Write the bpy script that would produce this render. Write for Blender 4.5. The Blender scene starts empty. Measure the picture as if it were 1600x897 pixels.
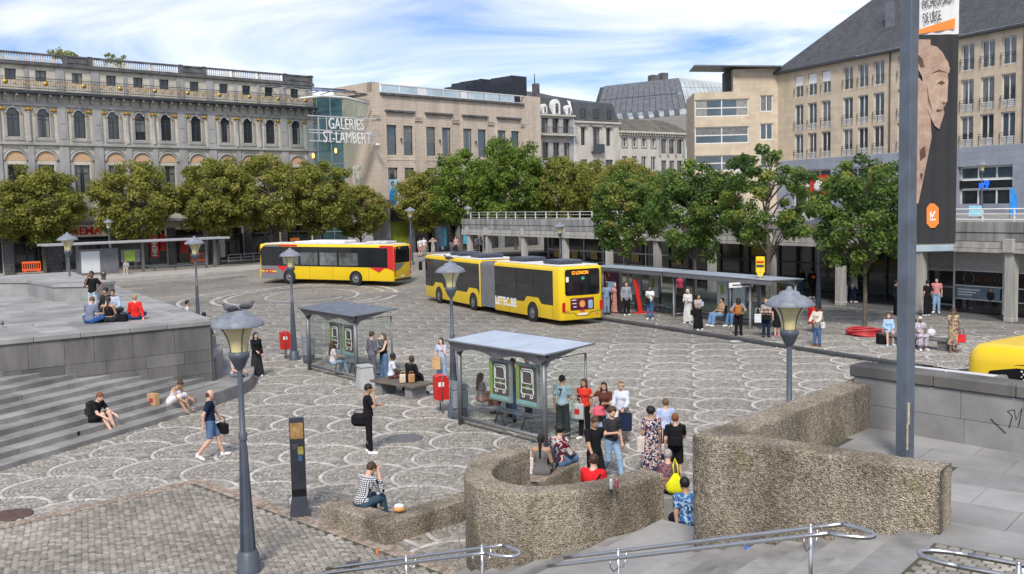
import bpy, math, random
import numpy as np
from mathutils import Vector, Matrix, noise as mnoise
PI = math.pi
rnd = random.Random(11)
nrs = np.random.RandomState(5)
SC = bpy.context.scene
COL = SC.collection

# ---------------------------------------------------------------- camera
FPX, PITCH, ROLL, CAMH = 1560.0, 0.084, 0.022, 6.15
_F = Vector((0, math.cos(PITCH), -math.sin(PITCH)))
_R0 = Vector((1, 0, 0)); _U0 = Vector((0, math.sin(PITCH), math.cos(PITCH)))
_R = _R0*math.cos(ROLL) - _U0*math.sin(ROLL)
_U = _U0*math.cos(ROLL) + _R0*math.sin(ROLL)
cd = bpy.data.cameras.new('camera'); cam = bpy.data.objects.new('camera', cd); COL.objects.link(cam)
cd.sensor_width = 36; cd.lens = FPX/1600*36; cd.clip_start = .1; cd.clip_end = 6000
cam.matrix_world = Matrix(((_R.x, _U.x, -_F.x, 0), (_R.y, _U.y, -_F.y, 0), (_R.z, _U.z, -_F.z, CAMH), (0, 0, 0, 1)))
SC.camera = cam

# ---------------------------------------------------------------- sky and sun
SUN_EL, SUN_AZ = math.radians(46), math.radians(186)      # azimuth clockwise from +Y
wd = bpy.data.worlds.new('World'); SC.world = wd; wd.use_nodes = True
nt = wd.node_tree; N = nt.nodes; LK = nt.links; N.clear()
def nn(t, **k):
    n = N.new(t)
    for a, b in k.items(): setattr(n, a, b)
    return n
sky = nn('ShaderNodeTexSky', sky_type='NISHITA'); sky.sun_disc = False
sky.sun_elevation = SUN_EL; sky.sun_rotation = SUN_AZ; sky.dust_density = .3; sky.air_density = 1.15; sky.ozone_density = 2.2
tc = nn('ShaderNodeTexCoord'); sp = nn('ShaderNodeSeparateXYZ'); LK.new(tc.outputs['Generated'], sp.inputs[0])
def wm(op, a, b=None):
    m = nn('ShaderNodeMath', operation=op)
    for i, q in enumerate((a, b)):
        if q is None: continue
        if isinstance(q, (int, float)): m.inputs[i].default_value = q
        else: LK.new(q, m.inputs[i])
    return m.outputs[0]
den = wm('ADD', wm('MAXIMUM', sp.outputs[2], 0.0), .09)
cxy = nn('ShaderNodeCombineXYZ'); LK.new(wm('DIVIDE', sp.outputs[0], den), cxy.inputs[0]); LK.new(wm('DIVIDE', sp.outputs[1], den), cxy.inputs[1])
n1 = nn('ShaderNodeTexNoise'); n1.inputs['Scale'].default_value = .62; n1.inputs['Detail'].default_value = 9; n1.inputs['Roughness'].default_value = .56; n1.inputs['Distortion'].default_value = .7
mp = nn('ShaderNodeMapping'); mp.inputs['Location'].default_value = (3.4, 1.2, 0); mp.inputs['Scale'].default_value = (1, 1.25, 1); mp.inputs['Rotation'].default_value = (0, 0, .5)
LK.new(cxy.outputs[0], mp.inputs[0]); LK.new(mp.outputs[0], n1.inputs['Vector'])
cr = nn('ShaderNodeValToRGB'); cr.color_ramp.elements[0].position = .35; cr.color_ramp.elements[1].position = .72
LK.new(n1.outputs['Fac'], cr.inputs[0])
hs = nn('ShaderNodeMix', data_type='RGBA', blend_type='MULTIPLY'); hs.inputs[0].default_value = 1
LK.new(sky.outputs[0], hs.inputs[6]); hs.inputs[7].default_value = (.44, .57, .86, 1)
mx = nn('ShaderNodeMix', data_type='RGBA'); LK.new(cr.outputs[0], mx.inputs[0]); LK.new(hs.outputs[2], mx.inputs[6])
mx.inputs[7].default_value = (9.2, 8.9, 8.55, 1)
bg = nn('ShaderNodeBackground'); bg.inputs['Strength'].default_value = .10
LK.new(mx.outputs[2], bg.inputs[0]); wo = nn('ShaderNodeOutputWorld'); LK.new(bg.outputs[0], wo.inputs[0])
sl = bpy.data.lights.new('sun', 'SUN'); sl.energy = 2.3; sl.angle = math.radians(13); sl.color = (1, .93, .82)
so = bpy.data.objects.new('sun', sl); COL.objects.link(so)
so.rotation_euler = Vector((-math.sin(SUN_AZ)*math.cos(SUN_EL), -math.cos(SUN_AZ)*math.cos(SUN_EL), -math.sin(SUN_EL))).to_track_quat('-Z', 'Y').to_euler()
so.location = (0, 0, 60)
SC.view_settings.view_transform = 'Standard'; SC.view_settings.look = 'None'; SC.view_settings.exposure = .70; SC.view_settings.gamma = 1
SC.render.engine = 'CYCLES'
try:
    SC.cycles.max_bounces = 6; SC.cycles.diffuse_bounces = 3; SC.cycles.glossy_bounces = 3; SC.cycles.transmission_bounces = 4; SC.cycles.transparent_max_bounces = 12
    SC.cycles.caustics_reflective = False; SC.cycles.caustics_refractive = False
except Exception: pass

# ---------------------------------------------------------------- pixel -> place
def smooth(a, b, t):
    t = min(1, max(0, (t-a)/(b-a))); return t*t*(3-2*t)
def hgt(x, y):           # gentle crest of the square in front of the pavilion's far end
    return 1.4*smooth(62, 92, y)*(1-smooth(98, 126, y))*smooth(-30, -12, x)
def ray(px, py): return _F + _R*((px-800)/FPX) + _U*((448.5-py)/FPX)
def gp(px, py, z=None):  # the point of the ground (or of level z) seen at a pixel of the photograph
    d = ray(px, py); zz = 0. if z is None else z
    for _ in range(30 if z is None else 1):
        s = (zz-CAMH)/d.z; p = Vector((0, 0, CAMH))+d*s
        if z is None: zz = zz*.5+.5*hgt(p.x, p.y)
    return Vector((p.x, p.y, zz))
def at(px, py, depth):
    d = ray(px, py); return Vector((0, 0, CAMH))+d*(depth/d.y)
def proj(v):
    d = Vector(v)-Vector((0, 0, CAMH)); f = d.dot(_F)
    return (800+FPX*d.dot(_R)/f, 448.5-FPX*d.dot(_U)/f) if f > .1 else (-9999, -9999)

# ---------------------------------------------------------------- materials
MATS = {}
def pm(name, rgb, rough=.65, var=.18, scale=3., bump=0., bscale=30., metal=0., rgb2=None, coord='pos', stretch=None, rand=0., spec=.4, detail=5., fine=0.):
    if name in MATS: return MATS[name]
    m = bpy.data.materials.new(name); m.use_nodes = True; t = m.node_tree; n = t.nodes; l = t.links
    b = n['Principled BSDF']; b.inputs['Roughness'].default_value = rough; b.inputs['Metallic'].default_value = metal
    b.inputs['Specular IOR Level'].default_value = spec
    if coord == 'pos':
        g = n.new('ShaderNodeNewGeometry'); vec = g.outputs['Position']
    else:
        g = n.new('ShaderNodeTexCoord'); vec = g.outputs['Object']
    if stretch:
        mpn = n.new('ShaderNodeMapping'); mpn.inputs['Scale'].default_value = stretch; l.new(vec, mpn.inputs[0]); v2 = mpn.outputs[0]
    else: v2 = vec
    no = n.new('ShaderNodeTexNoise'); no.inputs['Scale'].default_value = scale; no.inputs['Detail'].default_value = detail; no.inputs['Roughness'].default_value = .6
    l.new(v2, no.inputs['Vector'])
    ra = n.new('ShaderNodeValToRGB'); ra.color_ramp.elements[0].position = .32; ra.color_ramp.elements[1].position = .68
    lo = rgb2 or tuple(c*(1-var) for c in rgb); hi = rgb if rgb2 else tuple(min(1, c*(1+var)) for c in rgb)
    ra.color_ramp.elements[0].color = (*lo, 1); ra.color_ramp.elements[1].color = (*hi, 1); l.new(no.outputs['Fac'], ra.inputs[0])
    out = ra.outputs[0]
    def mul(o, fac_out, a, bb):
        mr = n.new('ShaderNodeMapRange'); mr.inputs[3].default_value = a; mr.inputs[4].default_value = bb; l.new(fac_out, mr.inputs[0])
        mm = n.new('ShaderNodeMix'); mm.data_type = 'RGBA'; mm.blend_type = 'MULTIPLY'; mm.inputs[0].default_value = 1
        l.new(o, mm.inputs[6]); l.new(mr.outputs[0], mm.inputs[7]); return mm.outputs[2]
    if rand:
        oi = n.new('ShaderNodeObjectInfo'); out = mul(out, oi.outputs['Random'], 1-rand, 1+rand)
    if fine:
        nf = n.new('ShaderNodeTexNoise'); nf.inputs['Scale'].default_value = bscale*1.3; nf.inputs['Detail'].default_value = 3; l.new(vec, nf.inputs['Vector'])
        out = mul(out, nf.outputs['Fac'], 1-fine, 1+fine)
    l.new(out, b.inputs['Base Color'])
    if bump:
        nb = n.new('ShaderNodeTexNoise'); nb.inputs['Scale'].default_value = bscale; nb.inputs['Detail'].default_value = 4; l.new(vec, nb.inputs['Vector'])
        bp = n.new('ShaderNodeBump'); bp.inputs['Strength'].default_value = min(1, bump); bp.inputs['Distance'].default_value = .02*max(1, bump); l.new(nb.outputs['Fac'], bp.inputs['Height']); l.new(bp.outputs[0], b.inputs['Normal'])
    MATS[name] = m; return m
def attr_mat(name, stops, rough=.8, rand=.1, noise=.25, nscale=1.2, bump=0., translucent=0., attr='v', bscale=60):
    if name in MATS: return MATS[name]
    m = bpy.data.materials.new(name); m.use_nodes = True; t = m.node_tree; n = t.nodes; l = t.links; b = n['Principled BSDF']
    b.inputs['Roughness'].default_value = rough; b.inputs['Specular IOR Level'].default_value = .3
    a = n.new('ShaderNodeAttribute'); a.attribute_name = attr
    g = n.new('ShaderNodeNewGeometry'); no = n.new('ShaderNodeTexNoise'); no.inputs['Scale'].default_value = nscale; no.inputs['Detail'].default_value = 4; l.new(g.outputs['Position'], no.inputs['Vector'])
    mr = n.new('ShaderNodeMapRange'); mr.inputs[1].default_value = .3; mr.inputs[2].default_value = .7; mr.inputs[3].default_value = -noise; mr.inputs[4].default_value = noise; l.new(no.outputs['Fac'], mr.inputs[0])
    oi = n.new('ShaderNodeObjectInfo'); mr2 = n.new('ShaderNodeMapRange'); mr2.inputs[3].default_value = -rand; mr2.inputs[4].default_value = rand; l.new(oi.outputs['Random'], mr2.inputs[0])
    s1 = n.new('ShaderNodeMath'); s1.operation = 'ADD'; l.new(a.outputs['Fac'], s1.inputs[0]); l.new(mr.outputs[0], s1.inputs[1])
    s2 = n.new('ShaderNodeMath'); s2.operation = 'ADD'; l.new(s1.outputs[0], s2.inputs[0]); l.new(mr2.outputs[0], s2.inputs[1])
    r = n.new('ShaderNodeValToRGB'); e = r.color_ramp.elements
    while len(e) < len(stops): e.new(.5)
    for i, (p, c) in enumerate(stops): e[i].position = p; e[i].color = (*c, 1)
    l.new(s2.outputs[0], r.inputs[0]); l.new(r.outputs[0], b.inputs['Base Color'])
    if bump:
        nb = n.new('ShaderNodeTexNoise'); nb.inputs['Scale'].default_value = bscale; l.new(g.outputs['Position'], nb.inputs['Vector'])
        bp = n.new('ShaderNodeBump'); bp.inputs['Strength'].default_value = bump; bp.inputs['Distance'].default_value = .01; l.new(nb.outputs['Fac'], bp.inputs['Height']); l.new(bp.outputs[0], b.inputs['Normal'])
    if translucent:
        tr = n.new('ShaderNodeBsdfTranslucent'); l.new(r.outputs[0], tr.inputs[0]); mx = n.new('ShaderNodeMixShader'); mx.inputs[0].default_value = translucent
        l.new(b.outputs[0], mx.inputs[1]); l.new(tr.outputs[0], mx.inputs[2]); l.new(mx.outputs[0], n['Material Output'].inputs[0])
    MATS[name] = m; return m
def glass(name, tint=(.85, .93, .9), refl=.1, rough=.02):       # clear sheet: what is behind shows through, plus a reflection
    if name in MATS: return MATS[name]
    m = bpy.data.materials.new(name); m.use_nodes = True; t = m.node_tree; n = t.nodes; l = t.links; n.remove(n['Principled BSDF'])
    tr = n.new('ShaderNodeBsdfTransparent'); tr.inputs[0].default_value = (*tint, 1); gl = n.new('ShaderNodeBsdfGlossy'); gl.inputs['Roughness'].default_value = rough
    lw = n.new('ShaderNodeLayerWeight'); lw.inputs[0].default_value = refl*2.2; mr = n.new('ShaderNodeMapRange'); mr.inputs[3].default_value = refl*.4; mr.inputs[4].default_value = .8; l.new(lw.outputs['Fresnel'], mr.inputs[0])
    no = n.new('ShaderNodeTexNoise'); no.inputs['Scale'].default_value = 1.3
    mm = n.new('ShaderNodeMath'); mm.operation = 'MULTIPLY'; m2 = n.new('ShaderNodeMapRange'); m2.inputs[3].default_value = .7; m2.inputs[4].default_value = 1.2; l.new(no.outputs['Fac'], m2.inputs[0]); l.new(mr.outputs[0], mm.inputs[0]); l.new(m2.outputs[0], mm.inputs[1])
    mx = n.new('ShaderNodeMixShader'); l.new(mm.outputs[0], mx.inputs[0]); l.new(tr.outputs[0], mx.inputs[1]); l.new(gl.outputs[0], mx.inputs[2]); l.new(mx.outputs[0], n['Material Output'].inputs[0])
    MATS[name] = m; return m
def brickmat(name, c1, c2, mortar, bw, bh, ms=.012, rough=.75, bump=.3, stain=.25, sscale=.5, sstretch=(1, 1, .25), coord='Object'):
    """courses of small stone, too fine to build one by one; local x along the wall, z up"""
    if name in MATS: return MATS[name]
    m = bpy.data.materials.new(name); m.use_nodes = True; t = m.node_tree; n = t.nodes; l = t.links; b = n['Principled BSDF']; b.inputs['Roughness'].default_value = rough; b.inputs['Specular IOR Level'].default_value = .25
    tc = n.new('ShaderNodeTexCoord'); sx = n.new('ShaderNodeSeparateXYZ'); l.new(tc.outputs[coord], sx.inputs[0])
    ad = n.new('ShaderNodeMath'); ad.operation = 'ADD'; l.new(sx.outputs[0], ad.inputs[0]); l.new(sx.outputs[1], ad.inputs[1])
    cb = n.new('ShaderNodeCombineXYZ'); l.new(ad.outputs[0], cb.inputs[0]); l.new(sx.outputs[2], cb.inputs[1])
    br = n.new('ShaderNodeTexBrick'); br.inputs['Color1'].default_value = (*c1, 1); br.inputs['Color2'].default_value = (*c2, 1); br.inputs['Mortar'].default_value = (*mortar, 1)
    br.inputs['Scale'].default_value = 1; br.inputs['Brick Width'].default_value = bw; br.inputs['Row Height'].default_value = bh; br.inputs['Mortar Size'].default_value = ms; br.inputs['Bias'].default_value = 0
    l.new(cb.outputs[0], br.inputs['Vector'])
    mpn = n.new('ShaderNodeMapping'); mpn.inputs['Scale'].default_value = sstretch; l.new(tc.outputs[coord], mpn.inputs[0])
    no = n.new('ShaderNodeTexNoise'); no.inputs['Scale'].default_value = sscale; no.inputs['Detail'].default_value = 8; no.inputs['Roughness'].default_value = .65; l.new(mpn.outputs[0], no.inputs['Vector'])
    mr = n.new('ShaderNodeMapRange'); mr.inputs[1].default_value = .3; mr.inputs[2].default_value = .65; mr.inputs[3].default_value = 1-stain; mr.inputs[4].default_value = 1.06; l.new(no.outputs['Fac'], mr.inputs[0])
    mm = n.new('ShaderNodeMix'); mm.data_type = 'RGBA'; mm.blend_type = 'MULTIPLY'; mm.inputs[0].default_value = 1; l.new(br.outputs['Color'], mm.inputs[6]); l.new(mr.outputs[0], mm.inputs[7]); l.new(mm.outputs[2], b.inputs['Base Color'])
    if bump:
        bp = n.new('ShaderNodeBump'); bp.inputs['Strength'].default_value = bump; bp.inputs['Distance'].default_value = .02; bp.invert = True; l.new(br.outputs['Fac'], bp.inputs['Height']); l.new(bp.outputs[0], b.inputs['Normal'])
    MATS[name] = m; return m
def emit(name, rgb, s=1.):
    if name in MATS: return MATS[name]
    m = bpy.data.materials.new(name); m.use_nodes = True; b = m.node_tree.nodes['Principled BSDF']
    b.inputs['Base Color'].default_value = (*[c*.5 for c in rgb], 1); b.inputs['Emission Color'].default_value = (*rgb, 1); b.inputs['Emission Strength'].default_value = s
    MATS[name] = m; return m

# ---------------------------------------------------------------- mesh building
class MB:
    def __init__(s): s.v = []; s.f = []; s.m = []; s.s = []
    def add(s, vs, fs, m=0, sm=False):
        o = len(s.v); s.v += [tuple(v) for v in vs]
        for f in fs: s.f.append(tuple(i+o for i in f)); s.m.append(m); s.s.append(sm)
        return s
    def box(s, x0, x1, y0, y1, z0, z1, m=0, M=None, bev=0.):
        if bev:
            b = bev; r = []
            for z, i in ((z0, 0), (z0+b, 1), (z1-b, 1), (z1, 0)):
                q = 0 if i else b
                r.append([(x0+q, y0+b, z), (x0+b, y0+q, z), (x1-b, y0+q, z), (x1-q, y0+b, z), (x1-q, y1-b, z), (x1-b, y1-q, z), (x0+b, y1-q, z), (x0+q, y1-b, z)])
            vs = [p for k in r for p in k]; fs = [tuple(range(7, -1, -1)), tuple(range(24, 32))]
            for k in range(3):
                for i in range(8): fs.append((k*8+i, k*8+(i+1) % 8, k*8+8+(i+1) % 8, k*8+8+i))
        else:
            vs = [(x0, y0, z0), (x1, y0, z0), (x1, y1, z0), (x0, y1, z0), (x0, y0, z1), (x1, y0, z1), (x1, y1, z1), (x0, y1, z1)]
            fs = [(3, 2, 1, 0), (4, 5, 6, 7), (0, 1, 5, 4), (1, 2, 6, 5), (2, 3, 7, 6), (3, 0, 4, 7)]
        if M: vs = [M @ Vector(v) for v in vs]
        return s.add(vs, fs, m)
    def obox(s, c, size, rz=0, m=0, bev=0., tilt=None):
        M = Matrix.Translation(c) @ Matrix.Rotation(rz, 4, 'Z')
        if tilt: M = M @ Matrix.Rotation(tilt[0], 4, 'X') @ Matrix.Rotation(tilt[1], 4, 'Y')
        a, b, d = size[0]/2, size[1]/2, size[2]/2
        return s.box(-a, a, -b, b, -d, d, m, M, bev)
    def prism(s, pts, z0, z1, m=0, M=None):
        n = len(pts); vs = [(p[0], p[1], z0) for p in pts]+[(p[0], p[1], z1) for p in pts]
        A = sum(pts[i][0]*pts[(i+1) % n][1]-pts[(i+1) % n][0]*pts[i][1] for i in range(n))
        fs = [tuple(range(n-1, -1, -1)), tuple(range(n, 2*n))]+[(i, (i+1) % n, n+(i+1) % n, n+i) for i in range(n)]
        if A < 0: fs = [f[::-1] for f in fs]
        if M: vs = [M @ Vector(v) for v in vs]
        return s.add(vs, fs, m)
    def poly(s, pts, m=0): return s.add(pts, [tuple(range(len(pts)))], m)
    def tube(s, pts, r, n=8, m=0, sm=True, cap=True, closed=False):
        P = [Vector(p) for p in pts]; k = len(P); R = r if isinstance(r, (list, tuple)) else [r]*k
        vs = []; up = None
        for i, p in enumerate(P):
            if closed: t = P[(i+1) % k]-P[i-1]
            else: t = (P[min(i+1, k-1)]-P[max(i-1, 0)])
            t = t.normalized() if t.length > 1e-9 else Vector((0, 0, 1))
            if up is None: up = Vector((0, 0, 1)) if abs(t.z) < .9 else Vector((0, 1, 0))
            x = up.cross(t); x = x.normalized() if x.length > 1e-6 else Vector((1, 0, 0)); up = t.cross(x)
            for j in range(n):
                a = 2*PI*j/n; vs.append(p+x*(math.cos(a)*R[i])+up*(math.sin(a)*R[i]))
        fs = []
        for i in range(k if closed else k-1):
            i2 = (i+1) % k
            for j in range(n): fs.append((i*n+j, i*n+(j+1) % n, i2*n+(j+1) % n, i2*n+j))
        s.add(vs, fs, m, sm)
        if cap and not closed:
            o = len(s.v)-len(vs); s.f.append(tuple(o+j for j in range(n-1, -1, -1))); s.m.append(m); s.s.append(False)
            s.f.append(tuple(o+(k-1)*n+j for j in range(n))); s.m.append(m); s.s.append(False)
        return s
    def lathe(s, prof, n=16, m=0, c=(0, 0, 0), sm=True, a0=0.):
        k = len(prof); vs = []
        for r, z in prof:
            for j in range(n): a = a0+2*PI*j/n; vs.append((c[0]+max(r, 1e-4)*math.cos(a), c[1]+max(r, 1e-4)*math.sin(a), c[2]+z))
        fs = [(i*n+j, i*n+(j+1) % n, (i+1)*n+(j+1) % n, (i+1)*n+j) for i in range(k-1) for j in range(n)]
        return s.add(vs, fs, m, sm)
    def ell(s, c, r, n=10, m=0, M=None):
        vs = []; h = n//2
        for i in range(h+1):
            t = PI*i/h
            for j in range(n): a = 2*PI*j/n; vs.append((c[0]+r[0]*math.sin(t)*math.cos(a), c[1]+r[1]*math.sin(t)*math.sin(a), c[2]-r[2]*math.cos(t)))
        fs = [(i*n+j, i*n+(j+1) % n, (i+1)*n+(j+1) % n, (i+1)*n+j) for i in range(h) for j in range(n)]
        if M: vs = [M @ Vector(v) for v in vs]
        return s.add(vs, fs, m, True)
    def mesh(s, name, mats):
        me = bpy.data.meshes.new(name); me.from_pydata([tuple(v) for v in s.v], [], s.f)
        for k in (mats if isinstance(mats, (list, tuple)) else [mats]): me.materials.append(k)
        if len(s.f):
            me.polygons.foreach_set('material_index', s.m); me.polygons.foreach_set('use_smooth', s.s)
        me.update(); return me
    def build(s, name, mats, parent=None, loc=None, rz=0.): return ob(name, s.mesh(name, mats), parent, loc, rz)
def ob(name, me, parent=None, loc=None, rz=0.):
    o = bpy.data.objects.new(name, me); COL.objects.link(o)
    if parent: o.parent = parent
    if loc is not None: o.location = loc
    if rz: o.rotation_euler = (0, 0, rz)
    return o
def tag(o, label, cat, group=None):
    o['label'] = label; o['category'] = cat
    if group: o['group'] = group
    return o
def thing(name, label, cat, loc=(0, 0, 0), rz=0., group=None):
    o = bpy.data.objects.new(name, None); COL.objects.link(o); o.location = loc; o.rotation_euler = (0, 0, rz); o.empty_display_size = .1
    return tag(o, label, cat, group)
def struct(name, mb, mats, parent=None):
    o = mb.build(name, mats, parent)
    if not parent: o['kind'] = 'structure'
    return o
def dup(root, loc, rz, label, group=None, scale=None):
    r = root.copy(); COL.objects.link(r); r.location = loc; r.rotation_euler = (0, 0, rz); r['label'] = label
    if group: r['group'] = group
    if scale: r.scale = (scale,)*3 if isinstance(scale, (int, float)) else scale
    for ch in list(root.children):
        c = ch.copy(); COL.objects.link(c); c.parent = r
        for g2 in list(ch.children):
            d = g2.copy(); COL.objects.link(d); d.parent = c
    return r
def fmesh(name, V, F, mats, smooth=True, mi=None):   # numpy arrays -> mesh (quads)
    me = bpy.data.meshes.new(name); nv, nf = len(V), len(F); k = F.shape[1]
    me.vertices.add(nv); me.vertices.foreach_set('co', np.ascontiguousarray(V, np.float32).ravel())
    me.loops.add(nf*k); me.loops.foreach_set('vertex_index', np.ascontiguousarray(F, np.int32).ravel())
    me.polygons.add(nf); me.polygons.foreach_set('loop_start', np.arange(0, nf*k, k, dtype=np.int32))
    me.polygons.foreach_set('use_smooth', np.full(nf, smooth))
    for q in (mats if isinstance(mats, (list, tuple)) else [mats]): me.materials.append(q)
    if mi is not None: me.polygons.foreach_set('material_index', mi)
    me.update(calc_edges=True); return me
def face_attr(me, vals, name='v'):
    a = me.attributes.new(name, 'FLOAT', 'FACE'); a.data.foreach_set('value', np.asarray(vals, np.float32))
_fonts = {}
def text_mesh(txt, h, depth=.01, width=None, mat=None, name='lettering', bold=0., spacing=1.):
    """real letters, local x along the line, z up, facing -y; origin at lower left"""
    cu = bpy.data.curves.new('t', 'FONT'); cu.body = txt; cu.size = 1; cu.extrude = .5; cu.offset = bold; cu.space_character = spacing; cu.resolution_u = 3
    o = bpy.data.objects.new('t', cu); COL.objects.link(o); dg = bpy.context.evaluated_depsgraph_get(); dg.update()
    me = bpy.data.meshes.new_from_object(o.evaluated_get(dg)); bpy.data.objects.remove(o); bpy.data.curves.remove(cu)
    n = len(me.vertices); c = np.empty(n*3, np.float32); me.vertices.foreach_get('co', c); c = c.reshape(-1, 3)
    lo, hi = c.min(0), c.max(0); q = np.empty_like(c); sx = (width/(hi[0]-lo[0])) if width else h/(hi[1]-lo[1])
    q[:, 0] = (c[:, 0]-lo[0])*sx; q[:, 2] = (c[:, 1]-lo[1])*h/(hi[1]-lo[1]); q[:, 1] = -c[:, 2]*depth
    me.vertices.foreach_set('co', q.ravel()); me.materials.clear()
    if mat: me.materials.append(mat)
    me.name = name; me.update(); return me
# ================================================================ the square: ground, paving, kerbs
def cobble_ground():
    m = bpy.data.materials.new('cobble_ground'); m.use_nodes = True; t = m.node_tree; n = t.nodes; l = t.links; b = n['Principled BSDF']
    b.inputs['Roughness'].default_value = .8; b.inputs['Specular IOR Level'].default_value = .25
    g = n.new('ShaderNodeNewGeometry')
    vo = n.new('ShaderNodeTexVoronoi'); vo.inputs['Scale'].default_value = 7.5; l.new(g.outputs['Position'], vo.inputs['Vector'])
    ve = n.new('ShaderNodeTexVoronoi'); ve.feature = 'DISTANCE_TO_EDGE'; ve.inputs['Scale'].default_value = 7.5; l.new(g.outputs['Position'], ve.inputs['Vector'])
    no = n.new('ShaderNodeTexNoise'); no.inputs['Scale'].default_value = .22; no.inputs['Detail'].default_value = 6; l.new(g.outputs['Position'], no.inputs['Vector'])
    r = n.new('ShaderNodeValToRGB'); r.color_ramp.elements[0].color = (.19, .18, .165, 1); r.color_ramp.elements[1].color = (.36, .342, .312, 1); l.new(vo.outputs['Color'], r.inputs[0])
    r2 = n.new('ShaderNodeValToRGB'); r2.color_ramp.elements[0].color = (.72, .74, .78, 1); r2.color_ramp.elements[1].color = (1.15, 1.1, 1.02, 1); r2.color_ramp.elements[0].position = .35; r2.color_ramp.elements[1].position = .65; l.new(no.outputs['Fac'], r2.inputs[0])
    r3 = n.new('ShaderNodeValToRGB'); r3.color_ramp.elements[0].color = (.45, .45, .42, 1); r3.color_ramp.elements[1].color = (1, 1, 1, 1); r3.color_ramp.elements[1].position = .12; l.new(ve.outputs[0], r3.inputs[0])
    a = n.new('ShaderNodeMix'); a.data_type = 'RGBA'; a.blend_type = 'MULTIPLY'; a.inputs[0].default_value = 1; l.new(r.outputs[0], a.inputs[6]); l.new(r2.outputs[0], a.inputs[7])
    c = n.new('ShaderNodeMix'); c.data_type = 'RGBA'; c.blend_type = 'MULTIPLY'; c.inputs[0].default_value = 1; l.new(a.outputs[2], c.inputs[6]); l.new(r3.outputs[0], c.inputs[7]); l.new(c.outputs[2], b.inputs['Base Color'])
    bp = n.new('ShaderNodeBump'); bp.inputs['Strength'].default_value = .5; bp.inputs['Distance'].default_value = .01; l.new(ve.outputs[0], bp.inputs['Height']); l.new(bp.outputs[0], b.inputs['Normal'])
    return m
M_cob = cobble_ground()
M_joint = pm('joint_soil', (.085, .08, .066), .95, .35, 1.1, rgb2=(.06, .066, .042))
xs = [-900, -300, -150]+list(np.arange(-90, 91, 4.0))+[150, 300, 900]; ys = [-60, -20]+list(np.arange(0, 150, 3.0))+[180, 260, 500, 2500]
V = [(x, y, hgt(x, y)) for y in ys for x in xs]; nx = len(xs)
gm = MB(); gm.add(V, [(j*nx+i, j*nx+i+1, (j+1)*nx+i+1, (j+1)*nx+i) for j in range(len(ys)-1) for i in range(nx-1)], 0, True)
ground = struct('ground', gm, M_cob)
S_, R_, ROT = 1.70, 1.05, -math.radians(10)
ea = Vector((math.cos(ROT), math.sin(ROT), 0)); eb = Vector((-math.sin(ROT), math.cos(ROT), 0))
O_ = Vector((-1.8, 22.17, 0))
M_sett = attr_mat('granite_setts', [(0., (.185, .173, .154)), (.35, (.25, .236, .211)), (.7, (.30, .284, .255)), (1., (.375, .357, .322))], .8, .05, .22, .16, .3)
M_white = attr_mat('pale_setts', [(0., (.34, .328, .305)), (.5, (.44, .425, .40)), (1., (.54, .52, .49))], .8, .08, .24, .4, .25)
def fan_cells():
    out = []
    r = R_-.11-.06
    def ok(x, y, own=True):
        if math.hypot(x, y+S_) < R_+.03 or math.hypot(x-S_, y) < R_+.03: return False
        return True
    while r > .1:
        n = max(5, int(2*PI*r/.108)); ph = rnd.random()*6
        for k in range(n):
            a = ph+2*PI*k/n
            if ok(r*math.cos(a), r*math.sin(a)): out.append((r, a, .046, PI/n*.92, 0))
        r -= .102
    r = R_+.06
    while r < 1.45:
        n = int(2*PI*r/.125)
        for k in range(n):
            a = 2*PI*k/n; x, y = r*math.cos(a), r*math.sin(a)
            if 0 < a < PI/2 and ok(x, y) and math.hypot(x-S_, y-S_) > R_+.04 and math.hypot(x, y-S_) > R_+.04: out.append((r, a, .05, PI/n*.9, 0))
        r += .116
    n = 27; a0, a1 = math.radians(37), math.radians(236)
    for k in range(n): out.append((R_-.05, a0+(a1-a0)*(k+.5)/n, .049, (a1-a0)/n/2*.93, 1))
    return out
FANC = fan_cells()
def fan_mesh(far):
    V = []; F = []; mi = []; vv = []
    for r, a, dr, da, w in FANC:
        t = rnd.random(); z = .016+rnd.uniform(-.004, .004); j = rnd.uniform(-.004, .004); o = len(V)
        rr0, rr1 = r-dr+j, r+dr+j; q = [(rr0, a-da), (rr1, a-da), (rr1, a+da), (rr0, a+da)]
        if far:
            V += [(p*math.cos(b), p*math.sin(b), z) for p, b in q]; F.append((o, o+1, o+2, o+3)); mi.append(w); vv.append(t)
        else:
            i_ = .012; q2 = [(rr0+i_, a-da+i_/r), (rr1-i_, a-da+i_/r), (rr1-i_, a+da-i_/r), (rr0+i_, a+da-i_/r)]
            V += [(p*math.cos(b), p*math.sin(b), .001) for p, b in q]+[(p*math.cos(b), p*math.sin(b), z) for p, b in q2]
            F.append((o+4, o+5, o+6, o+7)); F += [(o+k, o+(k+1) % 4, o+4+(k+1) % 4, o+4+k) for k in range(4)]; mi += [w]*5; vv += [t]*5
    return np.array(V), np.array(F), mi, vv
apex = gp(311, 750); lft = gp(33, 815); rgt = gp(503, 818)
def side(p, a, b): return (b.x-a.x)*(p.y-a.y)-(b.y-a.y)*(p.x-a.x)
def in_setts(p): return side(p, lft, apex) < 0 and side(p, apex, rgt) < 0
K0, K1 = Vector((4.55, 51.8, 0)), Vector((14.2, 35.45, 0))      # kerb of the stops by the pavilion
def on_platform(p): return side(p, K0, K1) > 0 and p.y > 33
ZF = 2.5
FC = Vector((-10.1, 33.0, 0)); FD = Vector((-.783, -.622, 0)); FB = Vector((-.51, .86, 0))     # terrace corner and its two edges
TB0 = Vector((-9.57, 30.43, 0)); TN = Vector((.369, .929, 0)); TA = Vector((-.929, .369, 0))   # terrace steps: nosing direction, ascent
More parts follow.
